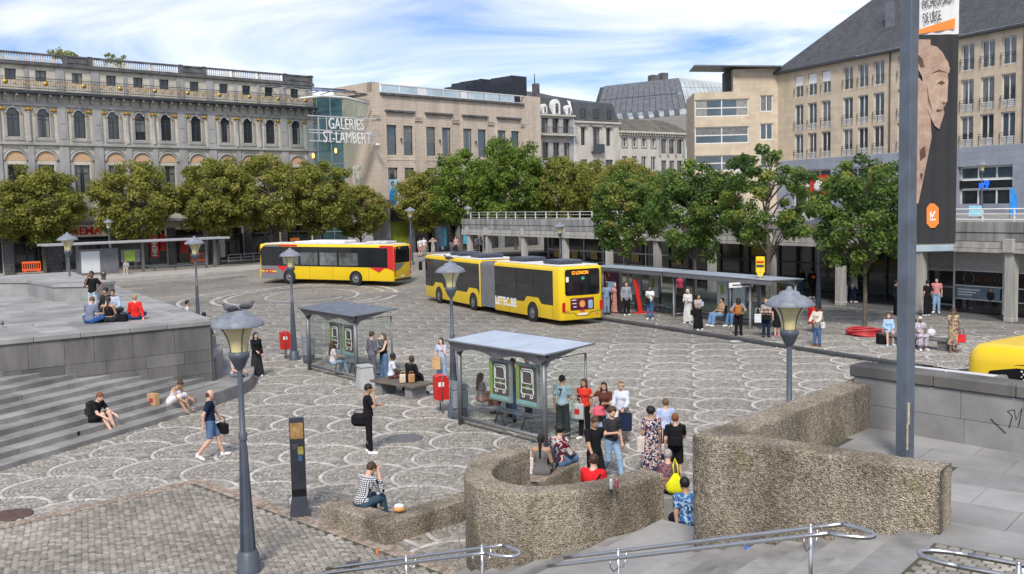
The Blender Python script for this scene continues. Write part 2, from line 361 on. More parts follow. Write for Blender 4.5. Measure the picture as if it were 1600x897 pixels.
def in_terrace(p):
    q = p-TB0; return q.dot(TA) > -.1 and q.dot(TN) < 3 or (side(p, FC, FC+FB) > 0 and side(p, FC, FC+FD) < 0)
E1 = Vector((.775, -.632, 0)); E2 = Vector((-.632, -.775, 0)); D0 = Vector((5.24, 11.98, 0))   # foreground stairs: ascent, width towards camera
def sw(p): q = p-D0; return p.x*E1.x+p.y*E1.y, q.dot(E2)
def in_stairs(p):
    s, w = sw(p); return w > -1 and s > -11.3
def in_right_terrace(p): return side(p, Vector((2.6, 14.2, 0)), Vector((6.4, 18.5, 0))) < 0 and side(p, Vector((6.3, 18.0, 0)), Vector((8.1, 15.8, 0))) < 0
def fan_ok(p, plat):
    if in_setts(p) or in_stairs(p) or in_right_terrace(p): return False
    q = p-TB0
    if (q.dot(TA) > .05 and q.dot(TN) < .6): return False
    if p.y > 33.5:
        d = side(p, K0, K1)/(K1-K0).length
        if plat and d < .04: return False
        if not plat and d > -.34 and (p-K1).dot(K1-K0) < 0 and (p-K0).dot(K1-K0) > -9*18.9: return False
    return True
fans = []
for m in range(-24, 30):
    for n in range(-6, 30):
        c = O_+ea*(m*S_)+eb*(n*S_)
        px, py = proj(c)
        if c.y < 13.5 or c.y > 63 or px < -90 or px > 1690 or py > 960: continue
        for plat in ((False, True) if c.y > 32 else (False,)):
            cells = [fan_ok(Vector((c.x+(r*math.cos(a)*math.cos(ROT)-r*math.sin(a)*math.sin(ROT)), c.y+r*math.cos(a)*math.sin(ROT)+r*math.sin(a)*math.cos(ROT), 0)), plat) and (not plat or c.y > 33) for r, a, _, _, _ in FANC]
            if plat and side(c, K0, K1)/(K1-K0).length < -1.5: continue
            k = sum(cells)
            if k < 12: continue
            z = .122 if plat else hgt(c.x, c.y)
            fans.append((c.y, Vector((c.x, c.y, z+.002)), None if k == len(cells) else cells))
fans.sort(key=lambda t: t[0])
near_me = []
for k in range(3):
    V, F, mi, vv = fan_mesh(False); me = fmesh('paving_fan', V, F, [M_sett, M_white], False, mi); face_attr(me, vv); near_me.append(me)
_all = FANC
for i, (_, c, cells) in enumerate(fans[:300]):
    if cells is None: me = near_me[i % 3]
    else:
        FANC = [q for q, k in zip(_all, cells) if k]; V, F, mi, vv = fan_mesh(False); me = fmesh('paving_fan', V, F, [M_sett, M_white], False, mi); face_attr(me, vv)
    ob('paving_fan', me, ground, c, ROT)
FANC = _all
Vs = []; Fs = []; mis = []; vvs = []; base = 0
FV = [fan_mesh(True) for _ in range(2)]; cR, sR = math.cos(ROT), math.sin(ROT)
for i, (_, c, cells) in enumerate(fans[300:]):
    if cells is None: V, F, mi, vv = FV[i % 2]
    else:
        FANC = [q for q, k in zip(_all, cells) if k]; V, F, mi, vv = fan_mesh(True); FANC = _all
    W = np.stack([V[:, 0]*cR-V[:, 1]*sR+c.x, V[:, 0]*sR+V[:, 1]*cR+c.y, V[:, 2]+c.z], 1)
    Vs.append(W); Fs.append(F+base); base += len(V); mis += list(mi); vvs += list(vv)
if Vs:
    me = fmesh('far_paving', np.concatenate(Vs), np.concatenate(Fs), [M_sett, M_white], False, mis); face_attr(me, vvs)
    o = ob('far_paving', me, ground); o['kind'] = 'stuff'
# rectangular field of rounded setts, lower left
M_brown = attr_mat('brown_setts', [(0., (.17, .156, .137)), (.4, (.25, .232, .204)), (.75, (.32, .298, .264)), (1., (.41, .383, .34))], .8, .12, .26, .45, .4)
def sett(w, d, h=.02):
    b = MB(); c = .3
    def ring(s, z): x, y = w/2*s, d/2*s; return [(-x+c*x, -y, z), (x-c*x, -y, z), (x, -y+c*y, z), (x, y-c*y, z), (x-c*x, y, z), (-x+c*x, y, z), (-x, y-c*y, z), (-x, -y+c*y, z)]
    b.add(ring(1, 0)+ring(.9, h*.75)+ring(.72, h), [(16, 17, 18, 19, 20, 21, 22, 23)]+[(k*8+i, k*8+(i+1) % 8, k*8+8+(i+1) % 8, k*8+8+i) for k in range(2) for i in range(8)])
    return b
jp = MB(); q0 = gp(-80, 838); jp.poly([tuple(lft+(lft-apex)*.6+Vector((0, 0, .004))), tuple(Vector((-9, 8, .004))), tuple(Vector((0, 8, .004))), tuple(rgt+(rgt-apex)*1.5+Vector((0, 0, .004))), tuple(apex+Vector((0, 0, .004)))])
setts_field = struct('sett_pavement', jp, M_joint)
sl_ = []
for iy in range(0, 84):
    for ix in range(-72, 72):
        p = Vector((-4.5, 14.2, 0))+ea*((ix+.5*(iy % 2))*.136)+eb*(iy*.104)
        p = Vector((p.x+rnd.uniform(-.008, .008), p.y+rnd.uniform(-.008, .008), .006))
        if not in_setts(p) or side(p, lft, apex) > -.3*(apex-lft).length or side(p, apex, rgt) > -.32*(rgt-apex).length: continue
        px, py = proj(p)
        if px < -30 or py > 925 or px > 860: continue
        if in_stairs(p): continue
        sl_.append(p)
sl_.sort(key=lambda p: p.y)
sm_ = []
for k in range(4):
    me = sett(.13+rnd.uniform(-.006, .004), .097+rnd.uniform(-.006, .004), .022).mesh('sett', [M_brown]); face_attr(me, [.2+.19*k]*len(me.polygons)); sm_.append(me)
for i, p in enumerate(sl_[:290]): ob('sett', sm_[rnd.randrange(4)], setts_field, p, ROT+rnd.uniform(-.09, .09))
rest = MB(); rv = []
for p in sl_[290:]:
    b = sett(.13+rnd.uniform(-.01, .004), .097+rnd.uniform(-.008, .004), .022+rnd.uniform(-.006, .006)); M = Matrix.Translation(p) @ Matrix.Rotation(ROT+rnd.uniform(-.09, .09), 4, 'Z')
    rest.add([M @ Vector(v) for v in b.v], b.f); rv += [rnd.uniform(.1, .9)]*len(b.f)
me = rest.mesh('far_setts', [M_brown]); face_attr(me, rv); o = ob('far_setts', me, setts_field); o['kind'] = 'stuff'
# band of reddish setts round the field
M_band = attr_mat('reddish_setts', [(0., (.20, .16, .13)), (.5, (.30, .245, .20)), (1., (.38, .32, .27))], .8, .0, .15, .6, .3)
bb = MB(); bv = []
for a, b_ in ((apex+(lft-apex)*1.5, apex), (apex, rgt+(rgt-apex)*1.1)):
    d = (b_-a).normalized(); nrm = Vector((d.y, -d.x, 0)); L = (b_-a).length
    for r in range(3):
        for k in range(int(L/.1)):
            p = a+d*(k*.1+.05*(r % 2))+nrm*(-.02+r*.105); q = sett(.092, .096, .02+rnd.uniform(-.004, .004)); M = Matrix.Translation((p.x, p.y, .006)) @ Matrix.Rotation(math.atan2(d.y, d.x), 4, 'Z')
            bb.add([M @ Vector(v) for v in q.v], q.f); bv += [rnd.random()]*len(q.f)
me = bb.mesh('sett_band', [M_band]); face_attr(me, bv); o = ob('sett_band', me, setts_field); o['kind'] = 'stuff'
# rosette rings beside the bus turning circle
def ringstrip(c, r0, r1, a0, a1, n, zoff=.012):
    b = MB(); vv = []
    for k in range(n):
        a, e = a0+(a1-a0)*k/n, a0+(a1-a0)*(k+.94)/n
        q = [(c[0]+r*math.cos(t), c[1]+r*math.sin(t)) for r, t in ((r0, a), (r1, a), (r1, e), (r0, e))]
        b.poly([(x, y, hgt(x, y)+zoff) for x, y in q]); vv.append(rnd.random())
    return b, vv
rc_ = gp(478, 463)
for j, (r0, r1, a0, a1) in enumerate(((6.0, 6.3, .15, 6.2), (5.2, 5.42, .3, 6.1), (3.4, 3.6, -.6, 2.8), (2.6, 2.8, 2.2, 6.0), (8.2, 8.4, 2.4, 4.0))):
    b, vv = ringstrip(rc_, r0, r1, a0, a1, 70); me = b.mesh('paving_ring', [M_white]); face_attr(me, vv); ob('paving_ring', me, ground)
for j, (px, py, r, a0) in enumerate(((305, 470, 2.2, .8), (560, 478, 1.6, .7), (650, 482, 1.6, .7), (600, 462, 2, .6), (420, 480, 1.5, .8), (270, 452, 2.5, .5), (150, 462, 2.5, .4))):
    b, vv = ringstrip(gp(px, py), r-.12, r, a0, a0+3.3, 30); me = b.mesh('paving_ring', [M_white]); face_attr(me, vv); ob('paving_ring', me, ground)
# light tracks in the carriageway on the left
M_track = pm('pale_track_stone', (.36, .35, .33), .8, .12, 1.5, .2, 25)
tk = MB()
ta, tb = gp(100, 452), gp(420, 427); td = (tb-ta).normalized(); tnn = Vector((td.y, -td.x, 0))
for off in (0, 1.5, 4.4, 5.9):
    a = ta+tnn*off-td*30; b_ = tb+tnn*off-td*2; w = tnn*.14
    tk.poly([tuple(p+Vector((0, 0, .01+hgt(p.x, p.y)))) for p in (a-w, a+w, b_+w, b_-w)][::-1])
o = tk.build('track_strip', M_track, ground); o['kind'] = 'stuff'
# raised pavement of the stops and its dark kerb
kd = (K1-K0).normalized(); kn = Vector((-kd.y, kd.x, 0)); kn = kn if kn.x > 0 else -kn
Kf = K0-kd*9.5
pav_out = Vector((-4.1, 92, 0)); pdv = Vector((math.cos(math.radians(-59.6)), math.sin(math.radians(-59.6)), 0))
pl = MB(); pts = [K1, K1+Vector((14, -2.2, 0)), Vector((30, 36, 0)), pav_out+pdv*50, pav_out+pdv*30, Kf+kn*9, Kf]
pl.prism([(p.x, p.y) for p in pts], -.1, .122)
struct('stop_pavement', pl, M_cob)
M_kerb = pm('dark_kerb_stone', (.06, .062, .066), .55, .2, 4, .2, 40)
M_stone = pm('blue_limestone', (.25, .25, .25), .7, .25, .9, .25, 60, rand=.10, fine=.12)
kerb = MB(); kerb_o = thing('kerb', 'long dark kerb stones edging the raised stop pavement', 'kerb', (0, 0, 0))
Lk = (K1-Kf).length; nk = int(Lk/1.0)
kme = MB().box(0, .98, 0, .30, 0, .135, 0, None, .015).mesh('kerb_stone', M_kerb)
for i in range(nk): ob('kerb_stone', kme, kerb_o, Kf+kd*(i*Lk/nk)-kn*.30, math.atan2(kd.y, kd.x))
e = Vector((14, -2.2, 0)).normalized()
for i in range(12): ob('kerb_stone', kme, kerb_o, K1+e*(i*1.0)-Vector((-e.y, e.x, 0))*.30, math.atan2(e.y, e.x))

# ================================================================ left terrace with steps
M_stain = pm('stained_bluestone', (.185, .18, .17), .75, .3, .75, .3, 45, rgb2=(.055, .054, .052), stretch=(1.2, 1.2, .3), rand=.2, fine=.2, detail=9)
M_slab = pm('terrace_slab', (.275, .272, .265), .65, .28, .7, .2, 50, rand=.17, fine=.18, detail=9)
M_step = pm('step_stone', (.255, .25, .24), .7, .32, .9, .25, 50, rand=.14, fine=.18, detail=9)
fa = math.atan2(-FD.y, -FD.x)      # local x runs along the wall towards its right corner
Lw = 16.0
core = MB(); core.prism([(p.x, p.y) for p in (FC+FB*.04-FD*-.04, FC+FD*Lw, FC+FD*Lw+FB*34, FC+FB*34)], -.3, ZF-.03)
terrace = struct('terrace', core, M_slab)
row_z = [-.25, .30, .72, 1.12, 1.52, ZF-.17]
for r in range(5):
    u = 0.; z0, z1 = row_z[r], row_z[r+1]
    while u < Lw:
        w = rnd.uniform(.85, 1.45); b = MB().box(-w+.004, -.004, -.10+rnd.uniform(-.006, .006), .2, z0+.004, z1-.004, 0, None, .008)
        ob('stone_block', b.mesh('stone_block', M_stain), terrace, FC+FD*u, fa); u += w
# flank of the terrace towards the square
fb = math.atan2(FB.y, FB.x)
for r in range(5):
    u = 0.
    while u < 12:
        w = rnd.uniform(.9, 1.4); ob('stone_block', MB().box(.004, w-.004, -.10, .2, row_z[r]+.004, row_z[r+1]-.004, 0, None, .008).mesh('stone_block', M_stain), terrace, FC+FB*u, fb); u += w
u = 0.
while u < Lw:
    w = rnd.uniform(1.1, 1.6); ob('coping_stone', MB().box(-w+.004, -.003, -.17, .45, ZF-.17, ZF, 0, None, .02).mesh('coping_stone', M_slab), terrace, FC+FD*u-FD*.0, fa); u += w
u = .0
while u < 20:
    w = rnd.uniform(1.1, 1.6); ob('coping_stone', MB().box(.48 if u == 0 else .004, w+.45 if u == 0 else w-.003, -.17, .45, ZF-.17, ZF, 0, None, .02).mesh('coping_stone', M_slab), terrace, FC+FB*u+FB*(0 if u == 0 else .46), fb); u += w
inw = Vector((FD.y, -FD.x, 0)); inw = inw if inw.y > 0 else -inw
for i in range(24):
    u = 0.45; off = rnd.uniform(0, .8)
    first = True
    while u < Lw+10:
        w = 1.15 if not first else .5+off
        b0 = FC+inw*(.47+i*.78)
        sh = max(0, (b0-FC).dot(inw))*(-.51*FD.x*-1)  # flank slants
        p = b0+FD*u
        if side(p-inw*0, FC+FD*.5, FC+FD*.5+FB) > 0:
            pxy = proj((p.x, p.y, ZF))
            if -80 < pxy[0] < 360: ob('paving_slab', MB().box(-w+.005, -.005, .004, .774, ZF-.16, ZF-.012+rnd.uniform(-.003, .003)).mesh('paving_slab', M_slab), terrace, p, fa)
        u += w; first = False
# steps climbing left along the terrace wall
steps = MB(); st = thing('terrace_steps', 'broad flight of grey stone steps beside the terrace wall', 'steps')
st['kind'] = 'structure'
sa = math.atan2(TN.y, TN.x)
for i in range(12):
    u = -17.; z1 = .155*(i+1); a = TB0+TA*(i*.5)
    dd = TN.x*FD.y-TN.y*FD.x; r_ = FC-a; hit = (r_.x*FD.y-r_.y*FD.x)/dd; along = (r_.x*TN.y-r_.y*TN.x)/dd
    umax = hit+.1 if along > 0 else (FC-a).dot(TN)-.1
    if i == 0: umax = .55
    while u < umax:
        w = min(rnd.uniform(1.6, 2.6), umax-u)
        pm_ = a+TN*(u+w/2); px, py = proj((pm_.x, pm_.y, z1))
        if px > -160 and w > .1: ob('step_stone', MB().box(u+.003, u+w-.003, 0, .58, -.2 if i == 0 else z1-.36, z1, 0, None, .012).mesh('step_stone', M_step), st, a, sa)
        u += w
fl = MB(); fl.box(0, .1, -.004, .05, .02, .13); fl.build('step_light', pm('black_recess', (.01, .01, .01), .4), st, TB0+TA*.5+TN*(-4.6)+Vector((0, 0, .17)), sa)
# curved ledge and ring round the terrace corner
def curve_strip(pts, n=8):
    P = [Vector((*p, 0)) for p in pts]; out = []
    for i in range(len(P)-1):
        a, b_, c, d = P[max(i-1, 0)], P[i], P[i+1], P[min(i+2, len(P)-1)]
        for k in range(n):
            t = k/n; out.append(.5*((2*b_)+(c-a)*t+(2*a-5*b_+4*c-d)*t*t+(3*b_-a-3*c+d)*t**3))
    return out+[P[-1]]
ledge = thing('curved_ledge', 'low curved stone ledge sweeping round the terrace corner', 'ledge')
for pts, inner, z0, z1, nm in ((((-9.45, 30.7), (-8.95, 33), (-9.4, 35.8), (-10.4, 38.6), (-12.2, 41.2), (-15, 43)), 1.5, -.1, .42, 'ledge_stone'), (((-10.12, 33.7), (-10.35, 34.9), (-10.7, 36.4), (-11.9, 38.8), (-14, 41)), .45, .3, 1.12, 'ring_stone')):
    C_ = curve_strip(pts, 6)
    for i in range(0, len(C_)-3, 3):
        seg = C_[i:i+4]; out = []; inn = []
        for k, p in enumerate(seg):
            j = i+k; t = (C_[min(j+1, len(C_)-1)]-C_[max(j-1, 0)]).normalized(); nrm = Vector((-t.y, t.x, 0)); out.append(p); inn.append(p+nrm*inner)
        out[0] = out[0].lerp(out[1], .02); inn[0] = inn[0].lerp(inn[1], .02)
        MB().prism([(p.x, p.y) for p in out+inn[::-1]], z0, z1).build(nm, M_step, ledge)
# low parapet on the terrace
par = thing('low_parapet', 'low grey stone parapet with flat coping on the terrace', 'parapet')
G_ = [Vector((-26, 44.8, 0)), Vector((-21.6, 44.4, 0)), Vector((-19.0, 41.3, 0)), Vector((-17.4, 41.2, 0)), Vector((-17.0, 42.6, 0)), Vector((-21.5, 47, 0)), Vector((-26, 47, 0))]
MB().prism([(p.x, p.y) for p in G_], ZF-.2, ZF+.58).build('parapet_wall', M_stone, par)
G2 = [p+Vector((.0, -.06, 0)) if i < 4 else p+Vector((.05, .03, 0)) for i, p in enumerate(G_)]
MB().prism([(p.x, p.y) for p in G2], ZF+.582, ZF+.70).build('coping', M_slab, par)

# ================================================================ rough-cast walls in front
def roughmat():
    m = bpy.data.materials.new('rough_cast'); m.use_nodes = True; t = m.node_tree; n = t.nodes; l = t.links; b = n['Principled BSDF']; b.inputs['Roughness'].default_value = .95; b.inputs['Specular IOR Level'].default_value = .15
    g = n.new('ShaderNodeNewGeometry')
    def noi(s, d, st=None, r=.6):
        q = n.new('ShaderNodeTexNoise'); q.inputs['Scale'].default_value = s; q.inputs['Detail'].default_value = d; q.inputs['Roughness'].default_value = r
        if st:
            mp = n.new('ShaderNodeMapping'); mp.inputs['Scale'].default_value = st; l.new(g.outputs['Position'], mp.inputs[0]); l.new(mp.outputs[0], q.inputs[0])
        else: l.new(g.outputs['Position'], q.inputs[0])
        return q.outputs['Fac']
    def ramp(f, *st):
        r = n.new('ShaderNodeValToRGB'); e = r.color_ramp.elements
        while len(e) < len(st): e.new(.5)
        for i, (p, c) in enumerate(st): e[i].position = p; e[i].color = (*c, 1)
        l.new(f, r.inputs[0]); return r.outputs[0]
    def mul(a, c, bl='MULTIPLY', f=1.):
        x = n.new('ShaderNodeMix'); x.data_type = 'RGBA'; x.blend_type = bl; x.inputs[0].default_value = f; l.new(a, x.inputs[6]); l.new(c, x.inputs[7]); return x.outputs[2]
    vo = n.new('ShaderNodeTexVoronoi'); vo.inputs['Scale'].default_value = 44; l.new(g.outputs['Position'], vo.inputs[0])
    peb = ramp(vo.outputs['Distance'], (.1, (1.4, 1.37, 1.32)), (.65, (.72, .69, .64)))
    base = mul(ramp(noi(20, 6, None, .7), (.33, (.15, .132, .108)), (.5, (.34, .308, .26)), (.66, (.54, .50, .435))), peb)
    stain = ramp(noi(1.1, 8, (1, 1, .4)), (.36, (.50, .49, .47)), (.58, (1.08, 1.06, 1.03)))
    moss = ramp(noi(1.7, 6), (.60, (1, 1, 1)), (.78, (.74, .78, .50)))
    l.new(mul(mul(base, stain), moss), b.inputs['Base Color'])
    bp = n.new('ShaderNodeBump'); bp.inputs['Strength'].default_value = 1; bp.inputs['Distance'].default_value = .022; l.new(vo.outputs['Distance'], bp.inputs['Height']); bp.invert = True; l.new(bp.outputs[0], b.inputs['Normal'])
    return m
M_rough = roughmat()
def sweep(name, path, width, z0, z1, parent=None, amp=.011, ds=.055):
    P = [Vector((*p, 0)) for p in path]; Q = []
    for i in range(len(P)-1):
        k = max(1, int((P[i+1]-P[i]).length/ds)); Q += [P[i].lerp(P[i+1], j/k) for j in range(k)]
    Q.append(P[-1]); n = len(Q)
    h = z1-z0; rb = .03; sec = []
    nz = max(2, int(h/ds)); nw = max(2, int(width/ds))
    for j in range(nz): sec.append((-width/2, z0+(h-rb)*j/nz))
    sec += [(-width/2, z1-rb), (-width/2+rb*.3, z1-rb*.3), (-width/2+rb, z1)]
    for j in range(1, nw): sec.append((-width/2+rb+(width-2*rb)*j/nw, z1))
    sec += [(width/2-rb, z1), (width/2-rb*.3, z1-rb*.3), (width/2, z1-rb)]
    for j in range(nz-1, -1, -1): sec.append((width/2, z0+(h-rb)*j/nz))
    K = len(sec); V = np.empty((n*K, 3))
    for i, p in enumerate(Q):
        a = (Q[i]-Q[i-1]).normalized() if i else (Q[1]-Q[0]).normalized(); c = (Q[i+1]-Q[i]).normalized() if i < n-1 else a
        t = (a+c).normalized(); nr = Vector((-t.y, t.x, 0)); f = 1/max(.5, t.dot(c))
        for j, (w, z) in enumerate(sec): q = p+nr*(w*f); V[i*K+j] = (q.x, q.y, z)
    F = np.array([(i*K+j, (i+1)*K+j, (i+1)*K+j+1, i*K+j+1) for i in range(n-1) for j in range(K-1)])[:, ::-1]
    vl = V.tolist(); caps = []
    mb = MB(); mb.add(vl, [tuple(f) for f in F], 0, True)
    for i, fl in ((0, False), (n-1, True)):       # end faces as a grid of quads between the two sides
        L = list(range(i*K, i*K+K)); c = len(L)//2
        for j in range(K//2): 
            q = (L[j], L[j+1], L[K-2-j], L[K-1-j]) if j+1 < K-2-j else None
            if q: mb.f.append(q if not fl else q[::-1]); mb.m.append(0); mb.s.append(True)
    vv = []
    for x, y, z in mb.v:
        p = Vector((x, y, z)); d = mnoise.noise_vector(p*9)*amp+mnoise.noise_vector(p*26)*(amp*.55)+mnoise.noise_vector(p*2.2)*amp*.6
        vv.append((x+d.x, y+d.y, z+d.z*.7))
    mb.v = vv
    return mb.build(name, M_rough, parent)
def offs(path, d):
    P = [Vector((*p, 0)) for p in path]; out = []
    for i in range(len(P)):
        a = (P[i]-P[max(i-1, 0)]); c = (P[min(i+1, len(P)-1)]-P[i]); a = a.normalized() if a.length else c.normalized(); c = c.normalized() if c.length else a
        t = (a+c).normalized(); nr = Vector((-t.y, t.x, 0)); q = P[i]+nr*(d/max(.5, t.dot(c))); out.append((q.x, q.y))
    return out
tag(sweep('corner_wall', offs([(5.2, 12.0), (2.56, 14.17), (6.4, 18.5)], -.24), .48, .3, 2.76), 'tall rough concrete wall bent at a corner above the front stairs', 'wall')
cpts = [(2.66, 16.22), (1.9, 15.62), (1.3, 15.35), (.7, 15.22), (.15, 15.3), (-.3, 15.6), (-.58, 16.05), (-.66, 16.6), (-.58, 17.2), (-.36, 17.75), (-.05, 18.2), (.1, 18.4)]
cp = [(p.x-.22, p.y) for p in curve_strip(cpts, 7)]
tag(sweep('curved_wall', offs(cp, -.24), .48, -.2, 1.63), 'rough concrete wall curving round the people seated in front', 'wall')
sweep_b = tag(sweep('seat_wall', offs([(-3.80, 18.95), (-2.38, 17.62), (-.70, 19.25)], .25), .5, -.1, .42), 'low L-shaped rough concrete seat wall with seated man', 'wall')
tag(sweep('bench_wall', [(.22, 19.5), (1.15, 21.0)], .5, -.1, .62), 'low rough concrete bench wall behind the curved wall', 'wall')
seat_in = MB(); si = offs(cp[6:44], -.50); so_ = offs(cp[6:44], -.98)
seat_in.prism([(x, y) for x, y in si]+[(x, y) for x, y in so_][::-1], -.1, .66)
tag(seat_in.build('inner_seat', M_step), 'stone seat running along the inside of the curved wall', 'seat')
# front stairs
M_fstep = pm('front_step_stone', (.25, .247, .24), .7, .35, 1.3, .25, 50, rand=.24, fine=.2, detail=9)
stairs = thing('front_stairs', 'grey stone stairs with handrails climbing between the rough walls', 'stairs'); stairs['kind'] = 'structure'
ang = math.atan2(E1.y, E1.x)
def sp_(s, w, z=0): q = D0+E1*(s-(D0.x*E1.x+D0.y*E1.y))+E2*w; return Vector((q.x, q.y, z))
# local frame: x along E1, y = -w
for i in range(9):
    s0 = -7.14+i*.391; z1 = .92+(i+1)*.1144
    ob('step', MB().box(0, 3.56-i*.391+(.0 if i < 8 else .05), -7, .1, z1-.1144-.02 if i else .3, z1, 0, None, .01).mesh('step', M_fstep), stairs, sp_(s0, 0), ang)
    ob('edge_line', MB().box(-.022, -.002, -7, .1, z1-.1144, z1-.1144+.006).mesh('edge_line', M_joint), stairs, sp_(s0, 0), ang)  # dark line borrowing the joint colour, added at each riser foot to mark edges
ob('landing', MB().box(-8.3+7.14, -.0, -7, 1.32, -.2, .918, 0, None, .01).mesh('landing', M_slab), stairs, sp_(-7.14, 0), ang)
for i in range(7):
    s1 = -8.302-i*.37; z1 = .92-(i+1)*.115
    ob('step', MB().box(-.3695, 0, -7, 1.0+.004*i, -.2, z1, 0, None, .01).mesh('step', M_fstep), stairs, sp_(s1, 0), ang)
for i in range(3):
    ob('step', MB().box(-1.16, .9, 1.32+i*.4, 1.72+i*.4, -.2, .92-.23*(i+1), 0, None, .01).mesh('step', M_step), stairs, sp_(-7.14, 0), ang)
# upper terrace on the right
ut = MB(); q = [sp_(-3.55, -7.0), sp_(-3.55, 7), sp_(9, 7), sp_(9, -7.0)]
q = [(sp_(-3.50, 7).x, sp_(-3.50, 7).y), (sp_(9, 7).x, sp_(9, 7).y), (16, 13), (8.2, 15.75), (6.32, 17.95), (2.9, 14.25), (5.35, 12.2)]
ut.prism(q, -.2, 1.94)
upper = struct('upper_terrace', ut, M_joint)
def inpoly(x, y, P):
    c = False; j = len(P)-1
    for i in range(len(P)):
        if (P[i][1] > y) != (P[j][1] > y) and x < (P[j][0]-P[i][0])*(y-P[i][1])/(P[j][1]-P[i][1])+P[i][0]: c = not c
        j = i
    return c
pit = [gp(1400, 702, 1.95), gp(1420, 722, 1.95), gp(1560, 738, 1.95), gp(1500, 775, 1.95), gp(1488, 742, 1.95)]
pitc = sp_(sw(Vector((6.35, 15.2, 0)))[0], sw(Vector((6.35, 15.2, 0)))[1])
cs, cw = sw(Vector((6.45, 14.9, 0)))
for i in range(-8, 9):
    for j in range(-12, 1):
        s0 = -3.6+i*1.3+(j % 2)*.65; w0 = -.62+j*.92
        sc, wc = s0+.65, w0+.46; c = sp_(sc, wc)
        if side(c, Vector((6.3, 18.0, 0)), Vector((8.1, 15.8, 0))) > .2 or side(c, Vector((2.6, 14.2, 0)), Vector((6.4, 18.5, 0))) > 0 or wc > .1 or not inpoly(c.x, c.y, q): continue
        px, py = proj((c.x, c.y, 1.95))
        if px > 1760 or px < 1150: continue
        if abs(sc-cs) < .5 and abs(wc-cw) < .62: continue
        ob('paving_slab', MB().box(.004, 1.296, -.916, -.004, 1.86, 1.952+rnd.uniform(-.003, .003)).mesh('paving_slab', M_slab), upper, sp_(s0, w0), ang)
us = []
for i in range(46):
    for j in range(60):
        s0 = -3.42+i*.145+(j % 2)*.07; w0 = .40+j*.112
        c = sp_(s0, w0); px, py = proj((c.x, c.y, 1.95))
        if px < 1620 and py < 915: us.append((c.y, c))
us.sort(key=lambda t: t[0])
for i, (_, c) in enumerate(us[:300]): ob('sett', sm_[rnd.randrange(4)], upper, Vector((c.x, c.y, 1.941)), ang+rnd.uniform(-.08, .08))
# stone parapet behind it
ew = thing('stone_parapet', 'grey stone block parapet with thick coping behind the banner pole', 'wall', (6.25, 18.02, 0), math.atan2(-2.2, 1.8))
for r, (z0, z1) in enumerate(((1.2, 1.95+.42), (1.95+.42, 1.95+.90))):
    u = -.05
    while u < 9:
        w = rnd.uniform(.85, 1.25); ob('stone_block', MB().box(u+.003, u+w-.003, -.002+rnd.uniform(-.004, .004), .4, z0+.003, z1-.003, 0, None, .006).mesh('stone_block', M_stone), ew); u += w
u = -.12
while u < 9:
    w = rnd.uniform(1.2, 1.6); ob('coping_stone', MB().box(u+.003, u+w-.003, -.05, .46, 2.855, 3.07, 0, None, .025).mesh('coping_stone', M_stain), ew); u += w
gr = MB(); gr.tube([(2.75, -.004, 2.35), (2.8, -.004, 2.55), (2.72, -.004, 2.62), (2.83, -.004, 2.66), (2.86, -.004, 2.5), (2.95, -.004, 2.7), (2.9, -.004, 2.4)], .007, 5); gr.tube([(2.45, -.004, 2.45), (2.7, -.004, 2.25)], .007, 5)
gr.build('graffiti_mark', pm('black_paint', (.012, .012, .012), .5), ew)
# handrails
M_steel = pm('brushed_steel', (.55, .55, .54), .28, .08, 20, metal=1.)
def handrail(label, s_lo, s_hi, w, zlo, zhi, posts, loop_hi=True, loop_lo=False):
    t = thing('handrail', label, 'handrail', (0, 0, 0), 0, 'steel handrails on the front stairs')
    def z(s): return zlo+(zhi-zlo)*(s-s_lo)/(s_hi-s_lo)
    for dw in (-.17, .17):
        pts = [sp_(s_lo+(s_hi-s_lo)*k/14, w+dw, z(s_lo+(s_hi-s_lo)*k/14)) for k in range(15)]
        MB().tube(pts, .024, 10).build('rail', M_steel, t)
    for flag, s_e, d in ((loop_hi, s_hi, 1), (loop_lo, s_lo, -1)):
        if flag:
            pts = [sp_(s_e+d*.38*math.sin(PI*k/10), w-.17+.34*(1-math.cos(PI*k/10))/2, z(s_e)) for k in range(11)]
            MB().tube(pts, .024, 10).build('end_loop', M_steel, t)
    for sp0, zb in posts:
        p = MB(); p.tube([sp_(sp0, w, zb), sp_(sp0, w, z(sp0)+.06)], .021, 10); p.ell(tuple(sp_(sp0, w, z(sp0)+.065)), (.024, .024, .02), 8); p.build('post', M_steel, t)
        br = MB()
        for dw in (-.17, .17): br.tube([sp_(sp0, w, z(sp0)-.16), sp_(sp0, w+dw*.6, z(sp0)-.17), sp_(sp0, w+dw, z(sp0)-.10), sp_(sp0, w+dw, z(sp0)-.01)], .009, 6)
        br.build('bracket', M_steel, t)
    return t
def rail_from(px_hi, zh):   # s, w of a rail end seen at a pixel
    p = gp(*px_hi, zh); return sw(p)
s2_, w2_ = rail_from((1305, 826), 2.88)
handrail('steel handrail ending in a loop below the tall corner wall', s2_-3.45, s2_, w2_, 1.80, 2.88, [(s2_-.25, 1.9), (s2_-2.55, 1.1)])
s1_, w1_ = rail_from((772, 858), 1.9)
handrail('steel handrail ending in a loop below the curved wall', s1_-3.4, s1_, w1_, .85, 1.9, [(s1_-.2, .92), (s1_-1.55, .4)])
s3_, w3_ = rail_from((1505, 876), 2.88)
handrail('steel handrail on the landing at the lower right corner', s3_, s3_+3, w3_, 2.88, 2.92, [(s3_+.45, 1.94)], False, True)
